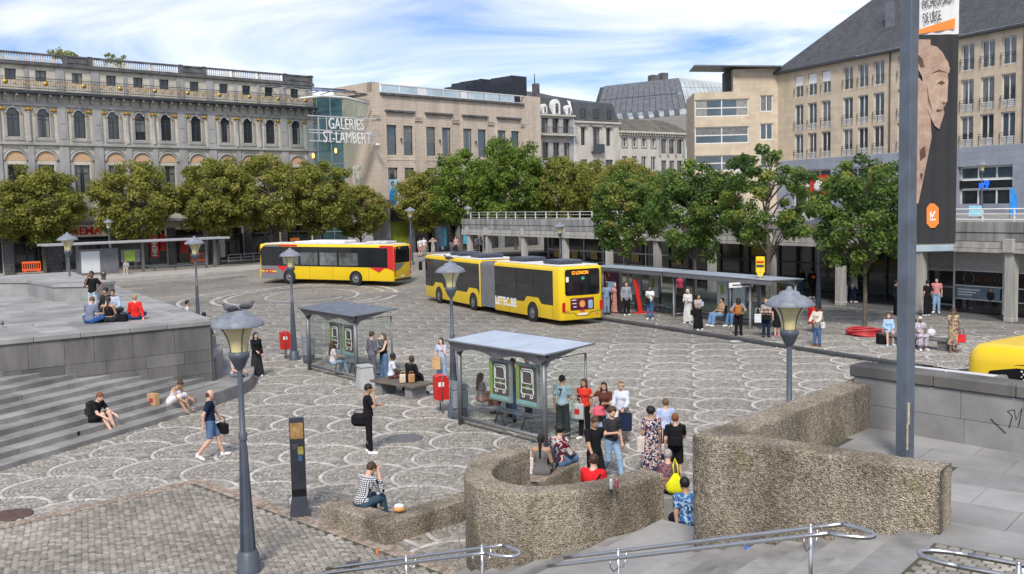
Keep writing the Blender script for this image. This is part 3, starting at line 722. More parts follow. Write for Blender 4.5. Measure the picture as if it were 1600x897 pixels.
# ================================================================ buildings
M_dglass = pm('window_glass', (.022, .028, .034), .06, .4, .35, spec=.9, coord='Object')
M_bglass = pm('blue_window_glass', (.05, .075, .10), .05, .5, .3, spec=.9, coord='Object')
M_frame_w = pm('white_frame', (.62, .62, .60), .5, .08)
M_frame_d = pm('dark_frame', (.045, .05, .055), .45, .1)
M_cream = brickmat('cream_stone', (.63, .59, .50), (.56, .525, .445), (.40, .375, .325), .8, .32, .012, stain=.3, sscale=.6)
M_trim = pm('grey_trim_stone', (.41, .405, .40), .75, .3, .9, .2, 20, rgb2=(.26, .258, .256), stretch=(1, 1, .4))
M_darktrim = pm('weathered_cornice', (.15, .15, .155), .8, .3, 1.2, .2, 20, rgb2=(.06, .06, .062))
M_gold = pm('gold_leaf', (.50, .30, .07), .45, .15, 12, metal=.75)
M_terra = pm('mosaic_tympanum', (.55, .36, .22), .7, .25, 6, .3, 14, coord='Object')
M_iron = pm('painted_iron', (.055, .065, .075), .5, .15)
M_zinc = pm('zinc', (.20, .21, .225), .42, .2, 1.5, metal=.6)
M_black = pm('black_panel', (.012, .012, .013), .35, .2)
M_white = MATS['pale_setts']
M_wpaint = pm('white_paint', (.75, .75, .74), .45, .05)
M_red = pm('red_paint', (.55, .025, .02), .4, .1)
def walls(mb, u0, u1, z0, z1, ops, y=0., dep=.35, m=0):
    U = sorted({u0, u1, *[o[0] for o in ops], *[o[1] for o in ops]}); Z = sorted({z0, z1, *[o[2] for o in ops], *[o[3] for o in ops]})
    U = [u for u in U if u0-1e-6 <= u <= u1+1e-6]; Z = [z for z in Z if z0-1e-6 <= z <= z1+1e-6]
    for i in range(len(U)-1):
        for j in range(len(Z)-1):
            uc, zc = (U[i]+U[i+1])/2, (Z[j]+Z[j+1])/2
            if any(o[0] < uc < o[1] and o[2] < zc < o[3] for o in ops): continue
            mb.add([(U[i], y, Z[j]), (U[i+1], y, Z[j]), (U[i+1], y, Z[j+1]), (U[i], y, Z[j+1])], [(0, 1, 2, 3)], m)
    for a, b, c, d in ops:
        p = [(a, c), (b, c), (b, d), (a, d)]
        for k in range(4):
            (x0, w0), (x1, w1) = p[k], p[(k+1) % 4]
            mb.add([(x0, y, w0), (x0, y+dep, w0), (x1, y+dep, w1), (x1, y, w1)], [(0, 1, 2, 3)], m)
    return mb
def building(name, label, org, deg): return thing(name, label, 'building', (org[0], org[1], 0), math.radians(deg))
_wm = {}; wr = random.Random(77); M_curt = pm('net_curtain', (.13, .135, .135), .25, .3, 3, spec=.8); M_curt2 = pm('pale_curtain', (.24, .235, .22), .3, .3, 4, spec=.7)
def window(par, u, z, w, h, y=.22, cols=2, rows=1, fr=None, gl=None, arch=False, bar=.07, name='window', trans=None):
    """pane object with a frame sub-part; u is the left edge, z the sill"""
    fr = fr or M_frame_d; gl = gl or M_dglass; key = (round(w, 2), round(h, 2), cols, rows, fr.name, gl.name, arch, bar, trans)
    if key not in _wm:
        p = MB(); f = MB(); r = w/2; hs = h-r if arch else h
        if arch:
            pts = [(0, 0, 0), (w, 0, 0)]+[(r+r*math.cos(t*PI/12), 0, hs+r*math.sin(t*PI/12)) for t in range(13)]
            p.poly(pts)
            f.tube([(r+(r-bar/2)*math.cos(t*PI/12), -.02, hs+(r-bar/2)*math.sin(t*PI/12)) for t in range(13)], bar*.6, 4, 0, False)
        else: p.poly([(0, 0, 0), (w, 0, 0), (w, 0, h), (0, 0, h)])
        for i in range(cols+1): x = i*w/cols; x0 = min(max(0, x-bar/2), w-bar); f.box(x0, x0+bar, -.05, .03, 0, hs if 0 < i < cols or not arch else hs)
        for j in range(rows+1):
            zz = j*hs/rows; z0 = min(max(0, zz-bar/2), hs-bar); f.box(bar*.02, w-bar*.02, -.045, .028, z0, z0+bar)
        if trans: f.box(0, w, -.046, .029, trans*h, trans*h+bar)
        _wm[key] = (p.mesh(name, gl), f.mesh('frame', fr))
    o = ob(name, _wm[key][0], par, (u, y, z)); ob('frame', _wm[key][1], o)
    if name == 'window' and wr.random() < .45:
        v = wr.randrange(3); kc = (round(w, 2), round(h, 2), v)
        if kc not in _wm:
            hs = h*.72 if arch else h-.03; c = MB(); e_ = .05
            if v == 0: c.poly([(e_, -.012, hs*.45), (w-e_, -.012, hs*.45), (w-e_, -.012, hs), (e_, -.012, hs)])
            else:
                cw = w*(.22 if v == 1 else .34)
                for x0 in (e_, w-e_-cw): c.poly([(x0, -.012, e_), (x0+cw, -.012, e_), (x0+cw, -.012, hs), (x0, -.012, hs)])
            _wm[kc] = c.mesh('curtain', (M_curt, M_curt2, M_curt)[v])
        ob('curtain', _wm[kc], o)
    return o
def part(mb, name, mat, par, loc=None): return mb.build(name, mat, par, loc)
def boxes(par, name, mat, lst, bev=0.):
    for b in lst: part(MB().box(*b, 0, None, bev), name, mat, par)

# ---------------------------------------------------------------- ornate department store, left
L = building('ornate_store', 'long grey ornate department store with arched windows and gilded balcony', (-35.08, 116.57), 44)
LC = [-27.3, -24.4, -20.8, -17.85, -14.2, -10.6, -7.63, -4.65, -1.05, 2.6, 5.55, 8.57, 12.15]
u0, u1 = -31., 14.75
ops = [(c-.63, c+.63, 13.95, 16.85) for c in LC]+[(c-.55, c+.55, 19.65, 20.75) for c in LC]+[(c-.8, c+.8, 8.1, 11.15) for c in LC]
shop = [(-29.8, -26.2), (-25.4, -22.6), (-21.6, -18.7), (-16.9, -11.6), (-10.8, -5.2), (-4.3, -.3), (.7, 4.4), (5.3, 9.4), (10.2, 14)]
ops += [(a, b, .15, 4.0) for a, b in shop]
wl = MB(); walls(wl, u0, u1, 0, 21.4, ops, 0, .4)
wl.add([(u1, 0, 0), (u1, 14, 0), (u1, 14, 21.4), (u1, 0, 21.4)], [(0, 1, 2, 3)]); wl.add([(u0, 0, 21.39), (u1, 0, 21.39), (u1, 14, 21.39), (u0, 14, 21.39)], [(0, 1, 2, 3)])
part(wl, 'wall', M_cream, L)
corner = MB()      # spandrel that turns each square opening into a round arch, and the moulded archivolt
def spandrel(w, r, sg):
    b = MB(); pts = [(sg*r*math.cos(t*PI/16), 0, r*math.sin(t*PI/16)) for t in range(9)]
    c = (sg*w, 0, r+.02)
    P = [(sg*w, 0, 0)]+pts+[(0, 0, r+.02), c]; return P
am = MB()
for sg in (-1, 1):
    P = spandrel(.63, .6, sg); front = [(x, .02, z) for x, y, z in P]
    front = front if sg > 0 else front[::-1]; am.poly(front[::-1])
am.tube([(.72*math.cos(t*PI/14), -.05, .72*math.sin(t*PI/14)) for t in range(15)], .1, 6); am.tube([(.9*math.cos(t*PI/14), -.04, .9*math.sin(t*PI/14)) for t in range(15)], .05, 5)
am.box(-.12, .12, -.16, .0, .62, .95)
arch_me = am.mesh('arch', M_trim)
t2 = MB(); t2.poly([(1.0*math.cos(t*PI/14), -.015, .95*math.sin(t*PI/14)) for t in range(15)][::-1]); tym_me = t2.mesh('tympanum', M_terra)
t3 = MB(); t3.tube([(1.12*math.cos(t*PI/14), -.04, 1.08*math.sin(t*PI/14)) for t in range(15)], .13, 6); t3.tube([(1.36*math.cos(t*PI/14), -.03, 1.30*math.sin(t*PI/14)) for t in range(15)], .07, 5); low_arch = t3.mesh('arch', M_trim)
gold_me = MB().ell((0, 0, 0), (.26, .09, .2), 8).ell((.3, 0, -.02), (.16, .07, .13), 8).ell((-.3, 0, -.02), (.16, .07, .13), 8).mesh('gilded_capital', M_gold)
smg = MB().box(-.16, .16, -.09, .02, -.08, .08, 0, None, .03).mesh('gilded_impost', M_gold)
jamb = MB().box(-.12, .12, -.1, 0, 0, 2.3).mesh('jamb', M_trim); sill = MB().box(-1.0, 1.0, -.14, 0, 0, .28).mesh('sill', M_trim)
for c in LC:
    window(L, c-.63, 13.95, 1.26, 2.9, .25, 2, 1, arch=True, trans=.62); ob('arch', arch_me, L, (c, 0, 16.22))
    for sg in (-1, 1): ob('jamb', jamb, L, (c+sg*.78, 0, 13.95)); ob('gilded_impost', smg, L, (c+sg*.80, -.03, 16.2))
    ob('sill', sill, L, (c, 0, 13.62))
    window(L, c-.55, 19.65, 1.1, 1.1, .25, 2, 1)
    window(L, c-.8, 8.1, 1.6, 3.05, .25, 2, 1, trans=.7); ob('tympanum', tym_me, L, (c, 0, 11.55)); ob('arch', low_arch, L, (c, 0, 11.5))
    for sg in (-1, 1): ob('jamb', MB().box(-.14, .14, -.08, 0, 0, 3.4).mesh('jamb', M_trim), L, (c+sg*1.05, 0, 8.0))
mids = [(LC[i]+LC[i+1])/2 for i in range(len(LC)-1)]; wide = [LC[i+1]-LC[i] > 3.3 for i in range(len(LC)-1)]
for mcen, wd_ in list(zip(mids, wide))+[(14.1, True)]:
    if wd_:
        p = MB(); p.box(-.48, .48, -.18, 0, 13.4, 17.09); p.box(-.3, .3, -.22, -.17, 13.8, 15.2); p.box(-.3, .3, -.22, -.17, 15.4, 16.9); part(p, 'pilaster', M_trim, L, (mcen, 0, 0))
        for w_, y_, a_, b_ in ((.48, -.2, 5.31, 13.1), (.42, -.16, 18.63, 21.19)): part(MB().box(-w_, w_, y_, 0, a_, b_), 'pilaster', M_trim, L, (mcen, 0, 0))
        
        for sg in (-1, 1): ob('gilded_capital', gold_me, L, (mcen+sg*.72, -.1, 16.75), 0)
    else:
        p = MB(); p.lathe([(.22, 13.5), (.22, 13.8), (.17, 13.9), (.15, 16.4), (.22, 16.6)], 10, 0, (0, -.1, 0)); part(p, 'column', M_trim, L, (mcen, 0, 0))
        for w_, y_, a_, b_ in ((.3, -.2, 5.3, 13.1), (.2, -.1, 18.63, 21.19)): part(MB().box(-w_, w_, y_, 0, a_, b_), 'pilaster', M_trim, L, (mcen, 0, 0))
        ob('gilded_capital', gold_me, L, (mcen, -.14, 16.78))
for nm, y0_, a, b, mt in (('string_course', -.32, 13.12, 13.38, M_trim), ('architrave', -.2, 17.1, 17.45, M_trim), ('cornice', -1.0, 18.3, 18.5, M_iron), ('attic_cornice', -.35, 21.2, 21.42, M_darktrim), ('parapet_rail', -.2, 22.3, 22.5, M_darktrim), ('shop_cornice', -.45, 4.95, 5.3, M_trim)):
    part(MB().box(u0-.02, u1+.12, y0_, .3 if nm != 'parapet_rail' else .12, a, b, 0, None, .03), nm, mt, L)
part(MB().box(u0-.01, u1+.1, -.25, .25, 21.43, 21.6), 'parapet_plinth', M_darktrim, L)
bk = MB().box(-.09, .09, -.85, 0, 0, .25).box(-.08, .08, -.45, 0, -.45, 0).mesh('bracket', M_trim)
for i in range(42): ob('bracket', bk, L, (u0+.6+i*1.09, 0, 18.04))
sol = [(-24.5, -22.4), (-12.2, -8.9), (-1.0+.6, 2.2+.6), (11.2, 14.7)]; sol = [(-27, -24.6), (-15.6, -12.6), (-2.9, .4), (10.6, 14.7)]
for a, b in sol:
    p = MB().box(a, b, -.12, .1, 21.6, 22.3); p.box(a+.5, b-.5, -.17, -.11, 21.75, 22.15); p.box(a, a+.45, -.2, .12, 21.6, 22.55); p.box(b-.45, b, -.2, .12, 21.6, 22.55); part(p, 'parapet_panel', M_darktrim, L)
prev = u0
for a, b in sol+[(u1, u1)]:
    n = max(1, round((a-prev)/3.0)); step = (a-prev)/n if a > prev+.3 else 0
    for k in range(n if step else 0):
        p = MB(); s0 = prev+k*step
        for j in range(int((step-.3)/.24)): p.lathe([(.05, 21.6), (.085, 21.8), (.04, 22.1), (.07, 22.3)], 6, 0, (s0+.3+j*.24, 0, 0))
        p.box(s0-.02, s0+.14, -.12, .1, 21.6, 22.3)
        o = part(p, 'balustrade', M_cream, L); o['kind'] = 'stuff'
    prev = b
bal = MB(); bal.box(u0, u1, -.99, -.95, 19.8, 19.87); bal.box(u0, u1, -.99, -.95, 18.78, 18.84); bal.box(u0, u1, -.98, -.96, 19.55, 19.59)
i = 0
while u0+i*.24 < u1: bal.box(u0+i*.24, u0+i*.24+.025, -.98, -.96, 18.8, 19.8); i += 1
o = part(bal, 'balcony_railing', M_iron, L); o['kind'] = 'stuff'
part(MB().box(u0, u1+.1, -1.05, 0, 18.5, 18.62), 'balcony_floor', M_darktrim, L)
med = MB(); med.tube([(.25*math.cos(t*PI/8), 0, .25*math.sin(t*PI/8)) for t in range(16)], .04, 6, 0, True, False, True); med.ell((0, 0, 0), (.10, .05, .10), 8); med_me = med.mesh('medallion', M_gold)
med2 = MB(); med2.lathe([(.001, -.05), (.25, -.03), (.25, .03), (.001, .05)], 14); med2.v = [(x, z, y) for x, y, z in med2.v]; med2.f = [f[::-1] for f in med2.f]; med2_me = med2.mesh('medallion', M_gold)
for i in range(38): ob('medallion', med2_me if i % 4 == 1 else med_me, L, (u1-.7-i*.965, -1.02, 19.32))
M_shop = pm('shop_interior_glass', (.03, .032, .034), .08, .6, .9, spec=.8, coord='Object')
M_pier = brickmat('bluestone_piers', (.13, .135, .14), (.10, .103, .108), (.05, .05, .05), .6, .4, .02, stain=.3)
for a, b in shop:
    part(MB().poly([(a, .5, .15), (b, .5, .15), (b, .5, 4.), (a, .5, 4.)]), 'shop_window', M_shop, L)
    part(MB().box(a, b, .3, .42, 3.1, 3.25).box(a, b, .3, .42, .15, .4).box((a+b)/2-.05, (a+b)/2+.05, .31, .41, .4, 3.1).box(a, a+.1, .31, .41, .4, 3.1).box(b-.1, b, .31, .41, .4, 3.1), 'shop_frame', M_frame_d, L)
edges = [u0]+[x for ab in shop for x in ab]+[u1]
for k in range(0, len(edges), 2):
    if edges[k+1]-edges[k] > .2: part(MB().box(edges[k]+.02, edges[k+1]-.02, -.25, -.002, 0, 4.2), 'pier', M_pier, L)
def sign(par, txt, u, z, w, h, y, mat, name='lettering', bold=0., depth=.03): return ob(name, text_mesh(txt, h, depth, w, mat, name, bold), par, (u, y, z))
hs_ = part(MB().box(-16.6, -12.0, -.35, -.26, 3.55, 4.85, 0, None, .03), 'shop_sign', pm('cream_board', (.62, .57, .48), .6, .08), L)
ob('lettering', text_mesh('HEMA', .82, .03, 3.3, M_red, 'lettering', .03), hs_, (-15.95, -.40, 3.78))
ban = part(MB().box(-7.1, -6.1, .28, .30, .9, 3.5), 'shop_banner', M_red, L)
tm = text_mesh('HEMA', .55, .02, 2.1, M_wpaint, 'lettering', .02); tm.transform(Matrix.Rotation(-PI/2, 4, 'Y')); ob('lettering', tm, ban, (-6.35, .26, 1.1))
part(MB().box(-5.9, -5.3, .28, .30, 1.6, 3.5), 'shop_banner', M_red, L)
for j, (a, b, c, d, mt) in enumerate(((-3.6, -2.6, 1.2, 2.6, M_red), (6.4, 8.6, .6, 1.5, pm('burger_print', (.42, .16, .05), .5, .5, 4, coord='Object')), (10.8, 12.2, 1.2, 2.4, pm('orange_print', (.6, .2, .04), .5, .3, 3)), (1.2, 2.0, .5, 2.6, M_wpaint))): part(MB().box(a, b, .30, .33, c, d), 'window_poster', mt, L)
part(MB().box(-29.5, -24, 3, 9, 21.4, 22.9).box(-29.8, -23.6, 2.8, 9.2, 22.9, 23.05), 'roof_hut', pm('tan_render', (.36, .31, .24), .8), L)
# ---------------------------------------------------------------- stone shopping centre with glazed atrium
Mo = (-16.48, 122.97)
B = building('stone_mall', 'beige stone shopping centre with tall paired windows and dark hoods', Mo, 45)
M_mall = brickmat('pink_beige_stone', (.62, .525, .435), (.56, .475, .39), (.40, .34, .28), .62, .31, .018, stain=.28, sscale=.35, sstretch=(1.6, 1.6, .16))
bays = [1.9+6.38*k for k in range(4)]
ops = []
for b_ in bays: ops += [(b_+.17, b_+1.72, 12.45, 16.1), (b_+2.8, b_+4.33, 12.45, 16.1), (b_+.17, b_+1.72, 6.2, 10.85), (b_+2.8, b_+4.33, 6.2, 10.85)]
mw = MB(); walls(mw, 0, 29.7, 4.6, 19.95, ops, 0, .35); mw.add([(0, 0, 4.6), (0, 8, 4.6), (0, 8, 21.2), (0, 0, 21.2)], [(3, 2, 1, 0)])
mw.box(0, 1.15, .001, 1, 19.95, 21.2); mw.add([(29.7, 0, 4), (29.7, 12, 4), (29.7, 12, 21.0), (29.7, 0, 21.0)], [(0, 1, 2, 3)]); mw.box(26.35, 29.7, -.12, .6, 4.6, 21.05)
part(mw, 'wall', M_mall, B)
part(MB().box(0, 29.7, 1.0, 12, 19.6, 19.94), 'roof', M_zinc, B)
for b_ in bays:
    for off in (.17, 2.8):
        window(B, b_+off, 12.45, 1.54, 3.65, .25, 1, 1, gl=M_bglass, bar=.1); window(B, b_+off, 6.2, 1.54, 4.65, .25, 1, 1, bar=.1, trans=.72)
    part(MB().box(b_-.1, b_+4.6, -.35, .02, 17.65, 17.92, 0, None, .04), 'window_hood', M_darktrim, B)
    for off in (-.02, 4.52): part(MB().box(b_+off-.05, b_+off+.05, -.1, .0, 11.6, 17.6), 'stone_rib', M_mall, B)
    part(MB().lathe([(.12, 0), (.12, .3)], 8, 0, (b_+2.26, -.2, 14.2)), 'lamp_spot', M_frame_d, B)
    part(MB().box(b_, b_+4.5, -.04, 0, 11.75, 11.95), 'sill_band', M_mall, B)
for k in range(5):
    x = .75+6.38*k-.05 if k else .35
    p = MB()
    for j in range(3): p.box(x-.62, x+.62, -.16, .01, 16.75+j*.2, 16.88+j*.2)
    part(p, 'stone_capital', M_mall, B)
part(MB().box(1.15, 26.3, -.3, .3, 19.7, 20.0, 0, None, .03), 'cornice', M_darktrim, B)
M_parg = pm('pale_glass_panel', (.45, .56, .62), .12, .2, .4, spec=.8); x = 1.3
for k in range(9):
    w = (2.9, 2.9, 1.3, 2.9, 2.9, 1.3, 2.9, 2.9, 2.9)[k]; part(MB().box(x+.05, min(x+w, 26.2)-.05, -.1, -.04, 20.1, 20.92), 'parapet_pane', M_wpaint if w < 2 else M_parg, B); x += w+.04
part(MB().box(1.2, 26.3, -.14, .02, 20.93, 21.06).box(1.2, 26.3, -.14, .02, 20.0, 20.09), 'parapet_frame', M_frame_w, B)
part(MB().box(.0, 2.4, -.3, .05, 6.3, 6.9).box(.0, 2.2, -.25, .05, 5.8, 6.2), 'grey_band', M_darktrim, B)
part(MB().box(-.25, 1.9, -.35, .4, 0, 5.8), 'corner_pillar', M_stone, B)
part(MB().box(1.9, 29.5, -.6, .3, 4.2, 5.9), 'fascia', M_black, B)
part(MB().box(2.0, 5.6, .8, .85, 0, 4.2), 'shop_window', pm('lime_shop_wall', (.33, .38, .04), .5, .2, 1), B)
part(MB().poly([(5.6, .8, 0), (29.5, .8, 0), (29.5, .8, 4.2), (5.6, .8, 4.2)]), 'shop_window', M_shop, B)
for k in range(7): part(MB().box(5.5+k*4, 6.1+k*4, 0, .7, 0, 4.2), 'pier', M_stone, B)
for a, b, c, d, mt in ((10, 12, .6, 3.2, 'cyan'), (14.5, 16.6, .8, 2.6, 'cyan')): part(MB().box(a, b, .70, .74, c, d), 'window_poster', pm('cyan_print', (.10, .45, .60), .5, .3, 2), B)
part(MB().lathe([(.5, 0), (.5, .1)], 14, 0, (0, 0, 0)), 'round_sign', pm('yellow_sign', (.7, .5, .02), .5), B, (8.2, -.2, 3.0)).rotation_euler = (PI/2, 0, 0)
# printed figure in blue behind the lower window
pw = part(MB().box(2.08, 3.58, .12, .2, 6.25, 9.4), 'window_poster', pm('sky_print', (.30, .55, .68), .5, .15, 1), B)
fig = MB(); fig.ell((2.85, .11, 7.3), (.62, .02, 1.15), 12); fig.ell((2.95, .10, 7.9), (.45, .02, .6), 12); part(fig, 'printed_coat', pm('blue_print', (.02, .22, .52), .5, .4, 3, coord='Object'), pw)
part(MB().ell((2.8, .09, 8.75), (.2, .02, .3), 10), 'printed_face', pm('face_print', (.34, .2, .14), .6, .3, 6), pw); part(MB().ell((2.78, .10, 8.85), (.27, .015, .36), 10), 'printed_hair', M_black, pw)
# side wall bands
for j in range(3): part(MB().box(-.16, .0, 2, 7, 16.75+j*.2, 16.88+j*.2), 'stone_band', M_mall, B)
cz = MB(); cz.box(-.14, -.02, 2.6, 4.4, 7.2, 11.2); part(cz, 'coloured_banner', pm('pale_banner', (.5, .5, .42), .6, .5, 2.2, coord='Object'), B)
# dark corrugated box on the roof
db = MB()
for k in range(46): db.box(17.0+k*.26, 17.0+k*.26+.17, 1.7, 2, 20.0, 22.2+.6*(k > 4)+.35*(k > 10)-.45*(18 < k < 27)+.9*(k > 33)); db.box(17.0+k*.26-.01, 17.0+k*.26+.27, 1.95, 6, 20.0, 22.15+.6*(k > 4)+.35*(k > 10)-.45*(18 < k < 27)+.9*(k > 33))
o = part(db, 'roof_plant_screen', pm('dark_corrugated', (.03, .036, .05), .5, .2), B); o['kind'] = 'stuff'
# atrium
A = building('glass_atrium', 'teal glass atrium with curved canopy between the store and the mall', Mo, 45); A['category'] = 'atrium'
M_teal = pm('teal_glass', (.06, .14, .155), .08, .5, .25, spec=.8, coord='Object', rgb2=(.02, .05, .06))
gq = thing('glass_wall', '', ''); [gq.__delitem__(k) for k in ('label', 'category')]; gq.parent = A; gq.location = (-3.9, 9.1, 0); gq.rotation_euler = (0, 0, math.atan2(-2.9, 4.05))
for i in range(3):
    for j in range(7):
        part(MB().box(i*1.66+.05, i*1.66+1.61, 0, .05, .2+j*2.85, .2+j*2.85+2.75), 'glass_pane', M_teal, gq)
fr = MB()
for i in range(4): fr.box(-.05+i*1.66, .05+i*1.66, -.12, .0, 0, 20.2)
for j in range(8): fr.box(0, 4.98, -.11, -.01, .1+j*2.85, .2+j*2.85)
part(fr, 'mullion_grid', pm('teal_mullion', (.25, .33, .34), .5), gq)
cn = MB()
for i in range(7):
    x = -10.4+i*1.63; cn.tube([(x, 6+2*k-6, 19.6+1.1*math.sin(k/5*PI*.7)) for k in range(6)], .06, 5)
for k in range(4): cn.tube([(-10.4, 0+2*k, 19.6+1.1*math.sin(k/5*PI*.7)), (-1, 0+2*k, 19.7+1.1*math.sin(k/5*PI*.7))], .06, 5)
part(cn, 'canopy_frame', M_zinc, A)
for i in range(6):
    P = [(-10.35+i*1.63, 2*k, 19.66+1.1*math.sin(k/5*PI*.7)) for k in range(4)]; Q = [(x+1.55, y, z) for x, y, z in P]; b = MB(); b.add(P+Q, [(k, k+1, k+5, k+4) for k in range(3)]); part(b, 'canopy_glass', glass('canopy_glass', (.6, .82, .86), .2), A)
part(MB().tube([(-10.4, -.1, 18.6), (-7.5, -.3, 19.0), (-4, -.3, 19.0), (-.6, -.1, 18.5)], .16, 6), 'canopy_beam', M_frame_w, A)
lp = emit('warm_lamp', (1, .55, .15), 1.6)
for x, z in ((-3.4, 12.6), (-1.0, 13.2)): part(MB().ell((x, 8.2+(-x-2.2)*.6-.9, z), (.17, .17, .34), 8), 'lit_lamp', lp, A)
G = thing('gallery_sign', 'white lettered sign spanning the glass atrium on three bars', 'sign', (Mo[0], Mo[1], 0), math.radians(45))
M_sgn = pm('sign_grey_white', (.50, .50, .50), .5, .06)
for z in (16.55, 14.95, 14.62, 13.7): part(MB().box(-10.0 if z > 15 else -9.9, -.25, -1.02, -.9, z, z+.12), 'bar', M_sgn, G)
for x in (-8.6, -7.5, -2.3): part(MB().box(x, x+.07, -1.0, -.92, 13.8, 16.6), 'upright', M_sgn, G)
sign(G, 'GALERIES', -7.3, 15.18, 5.0, 1.3, -1.15, M_wpaint, bold=.0, depth=.08); sign(G, 'ST-LAMBERT', -8.1, 13.6, 6.8, 1.3, -1.15, M_wpaint, bold=.0, depth=.08)
part(MB().tube([(-.4, -.3, 13.9), (-.4, -1.0, 13.6)], .05, 6).ell((-.45, -1.3, 13.5), (.25, .45, .2), 8), 'floodlight', M_frame_w, G)
# ---------------------------------------------------------------- town houses further on
HO = (4.2, 145)
M_wstone = pm('pale_render', (.50, .475, .425), .75, .16, .8, .1, 15, stretch=(1, 1, .4)); M_slate = brickmat('slate', (.10, .105, .115), (.075, .08, .09), (.045, .045, .05), .35, .22, .01, stain=.3, sscale=.8)
h1 = building('dormer_house', 'narrow town house with white round dormers and balcony', HO, 38)
ops = [(.75+i*2.05, 2.05+i*2.05, 16.2, 18.3) for i in range(3)]+[(.8+i*2.05, 2.0+i*2.05, 12.2, 14.8) for i in range(3)]
w1 = MB(); walls(w1, .3, 6.95, 0, 18.7, ops, 0, .5); part(w1, 'wall', pm('grey_render', (.36, .35, .335), .75, .25, .8), h1)
for i in range(3): window(h1, .75+i*2.05, 16.2, 1.3, 2.1, .45, 2, 1); window(h1, .8+i*2.05, 12.2, 1.2, 2.6, .3, 2, 1, trans=.7)
part(MB().box(.2, 7.05, -.35, .1, 18.6, 18.85), 'cornice', M_wstone, h1); part(MB().box(.2, 7.05, -.9, .0, 15.75, 15.95), 'balcony_floor', M_wstone, h1)
rl = MB().box(.2, 7.05, -.9, -.86, 16.9, 16.96)
for i in range(28): rl.box(.25+i*.245, .28+i*.245, -.89, -.87, 15.95, 16.9)
o = part(rl, 'railing', M_iron, h1); o['kind'] = 'stuff'
r1 = MB(); r1.add([(.3, 0, 18.85), (6.95, 0, 18.85), (6.95, 1.6, 21.4), (.3, 1.6, 21.4), (.3, 9, 23.2), (6.95, 9, 23.2)], [(0, 1, 2, 3), (3, 2, 5, 4)]); part(r1, 'roof', M_slate, h1)
for x, s in ((1.3, .8), (3.55, 1.25), (5.9, .8)):
    d = part(MB().prism([(-.55*s, 0), (.55*s, 0), (.55*s, 1.1*s), (.4*s, 1.5*s), (0, 1.75*s), (-.4*s, 1.5*s), (-.55*s, 1.1*s)], 0, .9, 0, Matrix.Translation((x, .75, 18.9)) @ Matrix.Rotation(PI/2, 4, 'X')), 'dormer', M_wpaint, h1)
    window(d, x-.28*s, 19.0, .56*s, 1.2*s, -.17, 1, 1, arch=True, fr=M_frame_w, bar=.04)
part(MB().box(2.2, 3.0, 3, 3.8, 21.5, 23.6), 'chimney', M_darktrim, h1)
part(MB().tube([(2.4, 3.4, 23.6), (2.4, 3.4, 25)], .08, 5), 'chimney_pipe', M_darktrim, h1)
h2 = building('mansard_house', 'pale town house with grey slate mansard and three skylights', HO, 38)
c3 = [8.33, 10.7, 13.44]
ops = [(8.3, 9.15, 14.5, 17.15), (10.7, 12.1, 13.6, 17.2), (13.45, 14.35, 14.5, 17.15), (8.1, 9.5, 9.2, 12.4), (10.7, 12.1, 9.2, 12.4), (13.2, 14.8, 9.2, 12.4)]
w2 = MB(); walls(w2, 6.97, 16.15, 0, 17.8, ops, -.05, .4); part(w2, 'wall', M_wstone, h2)
for a, b, c, d in ops: window(h2, a, c, b-a, d-c, .2, 2, 1, trans=.72)
for a, b, c, d in ops[:3]: part(MB().box(a-.3, b+.3, -.4, -.04, d+.12, d+.35), 'window_hood', M_trim, h2)
part(MB().box(10.3, 12.5, -.7, -.06, 13.4, 13.6).box(10.3, 12.5, -.7, -.66, 13.6, 14.7), 'balcony', M_iron, h2)
part(MB().box(6.9, 16.3, -.45, .1, 17.8, 18.05), 'cornice', M_wstone, h2)
r2 = MB(); r2.add([(6.97, -.1, 18.05), (16.2, -.1, 18.05), (15.7, .9, 21.0), (7.1, .9, 21.0), (7.1, 9, 23), (15.7, 9, 22.4), (16.2, 9, 18.05)], [(0, 1, 2, 3), (3, 2, 5, 4), (1, 6, 5, 2)]); part(r2, 'roof', M_slate, h2)
for x in (8.4, 11.1, 13.8): window(h2, x, 18.55, .85, 1.4, .02, 1, 1, bar=.1, name='skylight')
h3 = building('arcaded_house', 'low pale town house with dentil cornice and arched end bay', HO, 38)
ops = [(16.9+i*2.12, 17.85+i*2.12, 14.45, 15.85) for i in range(4)]+[(16.8+i*2.12, 17.95+i*2.12, 10.8, 13.0) for i in range(4)]+[(25.5+i*1.85, 26.7+i*1.85, 13.5, 15.8) for i in range(3)]+[(25.5+i*1.85, 26.7+i*1.85, 10, 12.4) for i in range(3)]
w3 = MB(); walls(w3, 16.17, 31.4, 0, 16.7, ops, 0, .4); part(w3, 'wall', M_wstone, h3)
for a, b, c, d in ops: window(h3, a, c, b-a, d-c, .25, 2 if a < 25 else 1, 1, fr=M_frame_w if a < 25 else M_frame_d)
sur = MB().box(-.62, .62, -.12, 0, -.14, .0).box(-.68, -.5, -.1, 0, 0, 1.4).box(.5, .68, -.1, 0, 0, 1.4).box(-.72, .72, -.14, 0, 1.4, 1.55).mesh('window_surround', M_trim)
for i in range(4): ob('window_surround', sur, h3, (17.375+i*2.12, 0, 14.45))
for i in range(4): part(MB().lathe([(.2, 13.2), (.14, 13.5), (.13, 15.6), (.22, 15.9)], 8, 0, (25.15+i*1.85, -.15, 0)), 'column', M_trim, h3)
for i in range(3): ob('arch', MB().tube([(.7*math.cos(t*PI/10), -.08, .5*math.sin(t*PI/10)) for t in range(11)], .1, 5).mesh('arch', M_trim), h3, (26.1+i*1.85, 0, 15.7))
part(MB().box(16.1, 31.5, -.6, .1, 16.55, 16.85), 'cornice', M_wstone, h3); 
dn = MB().box(-.1, .1, -.45, 0, -.35, 0).mesh('dentil', M_wstone)
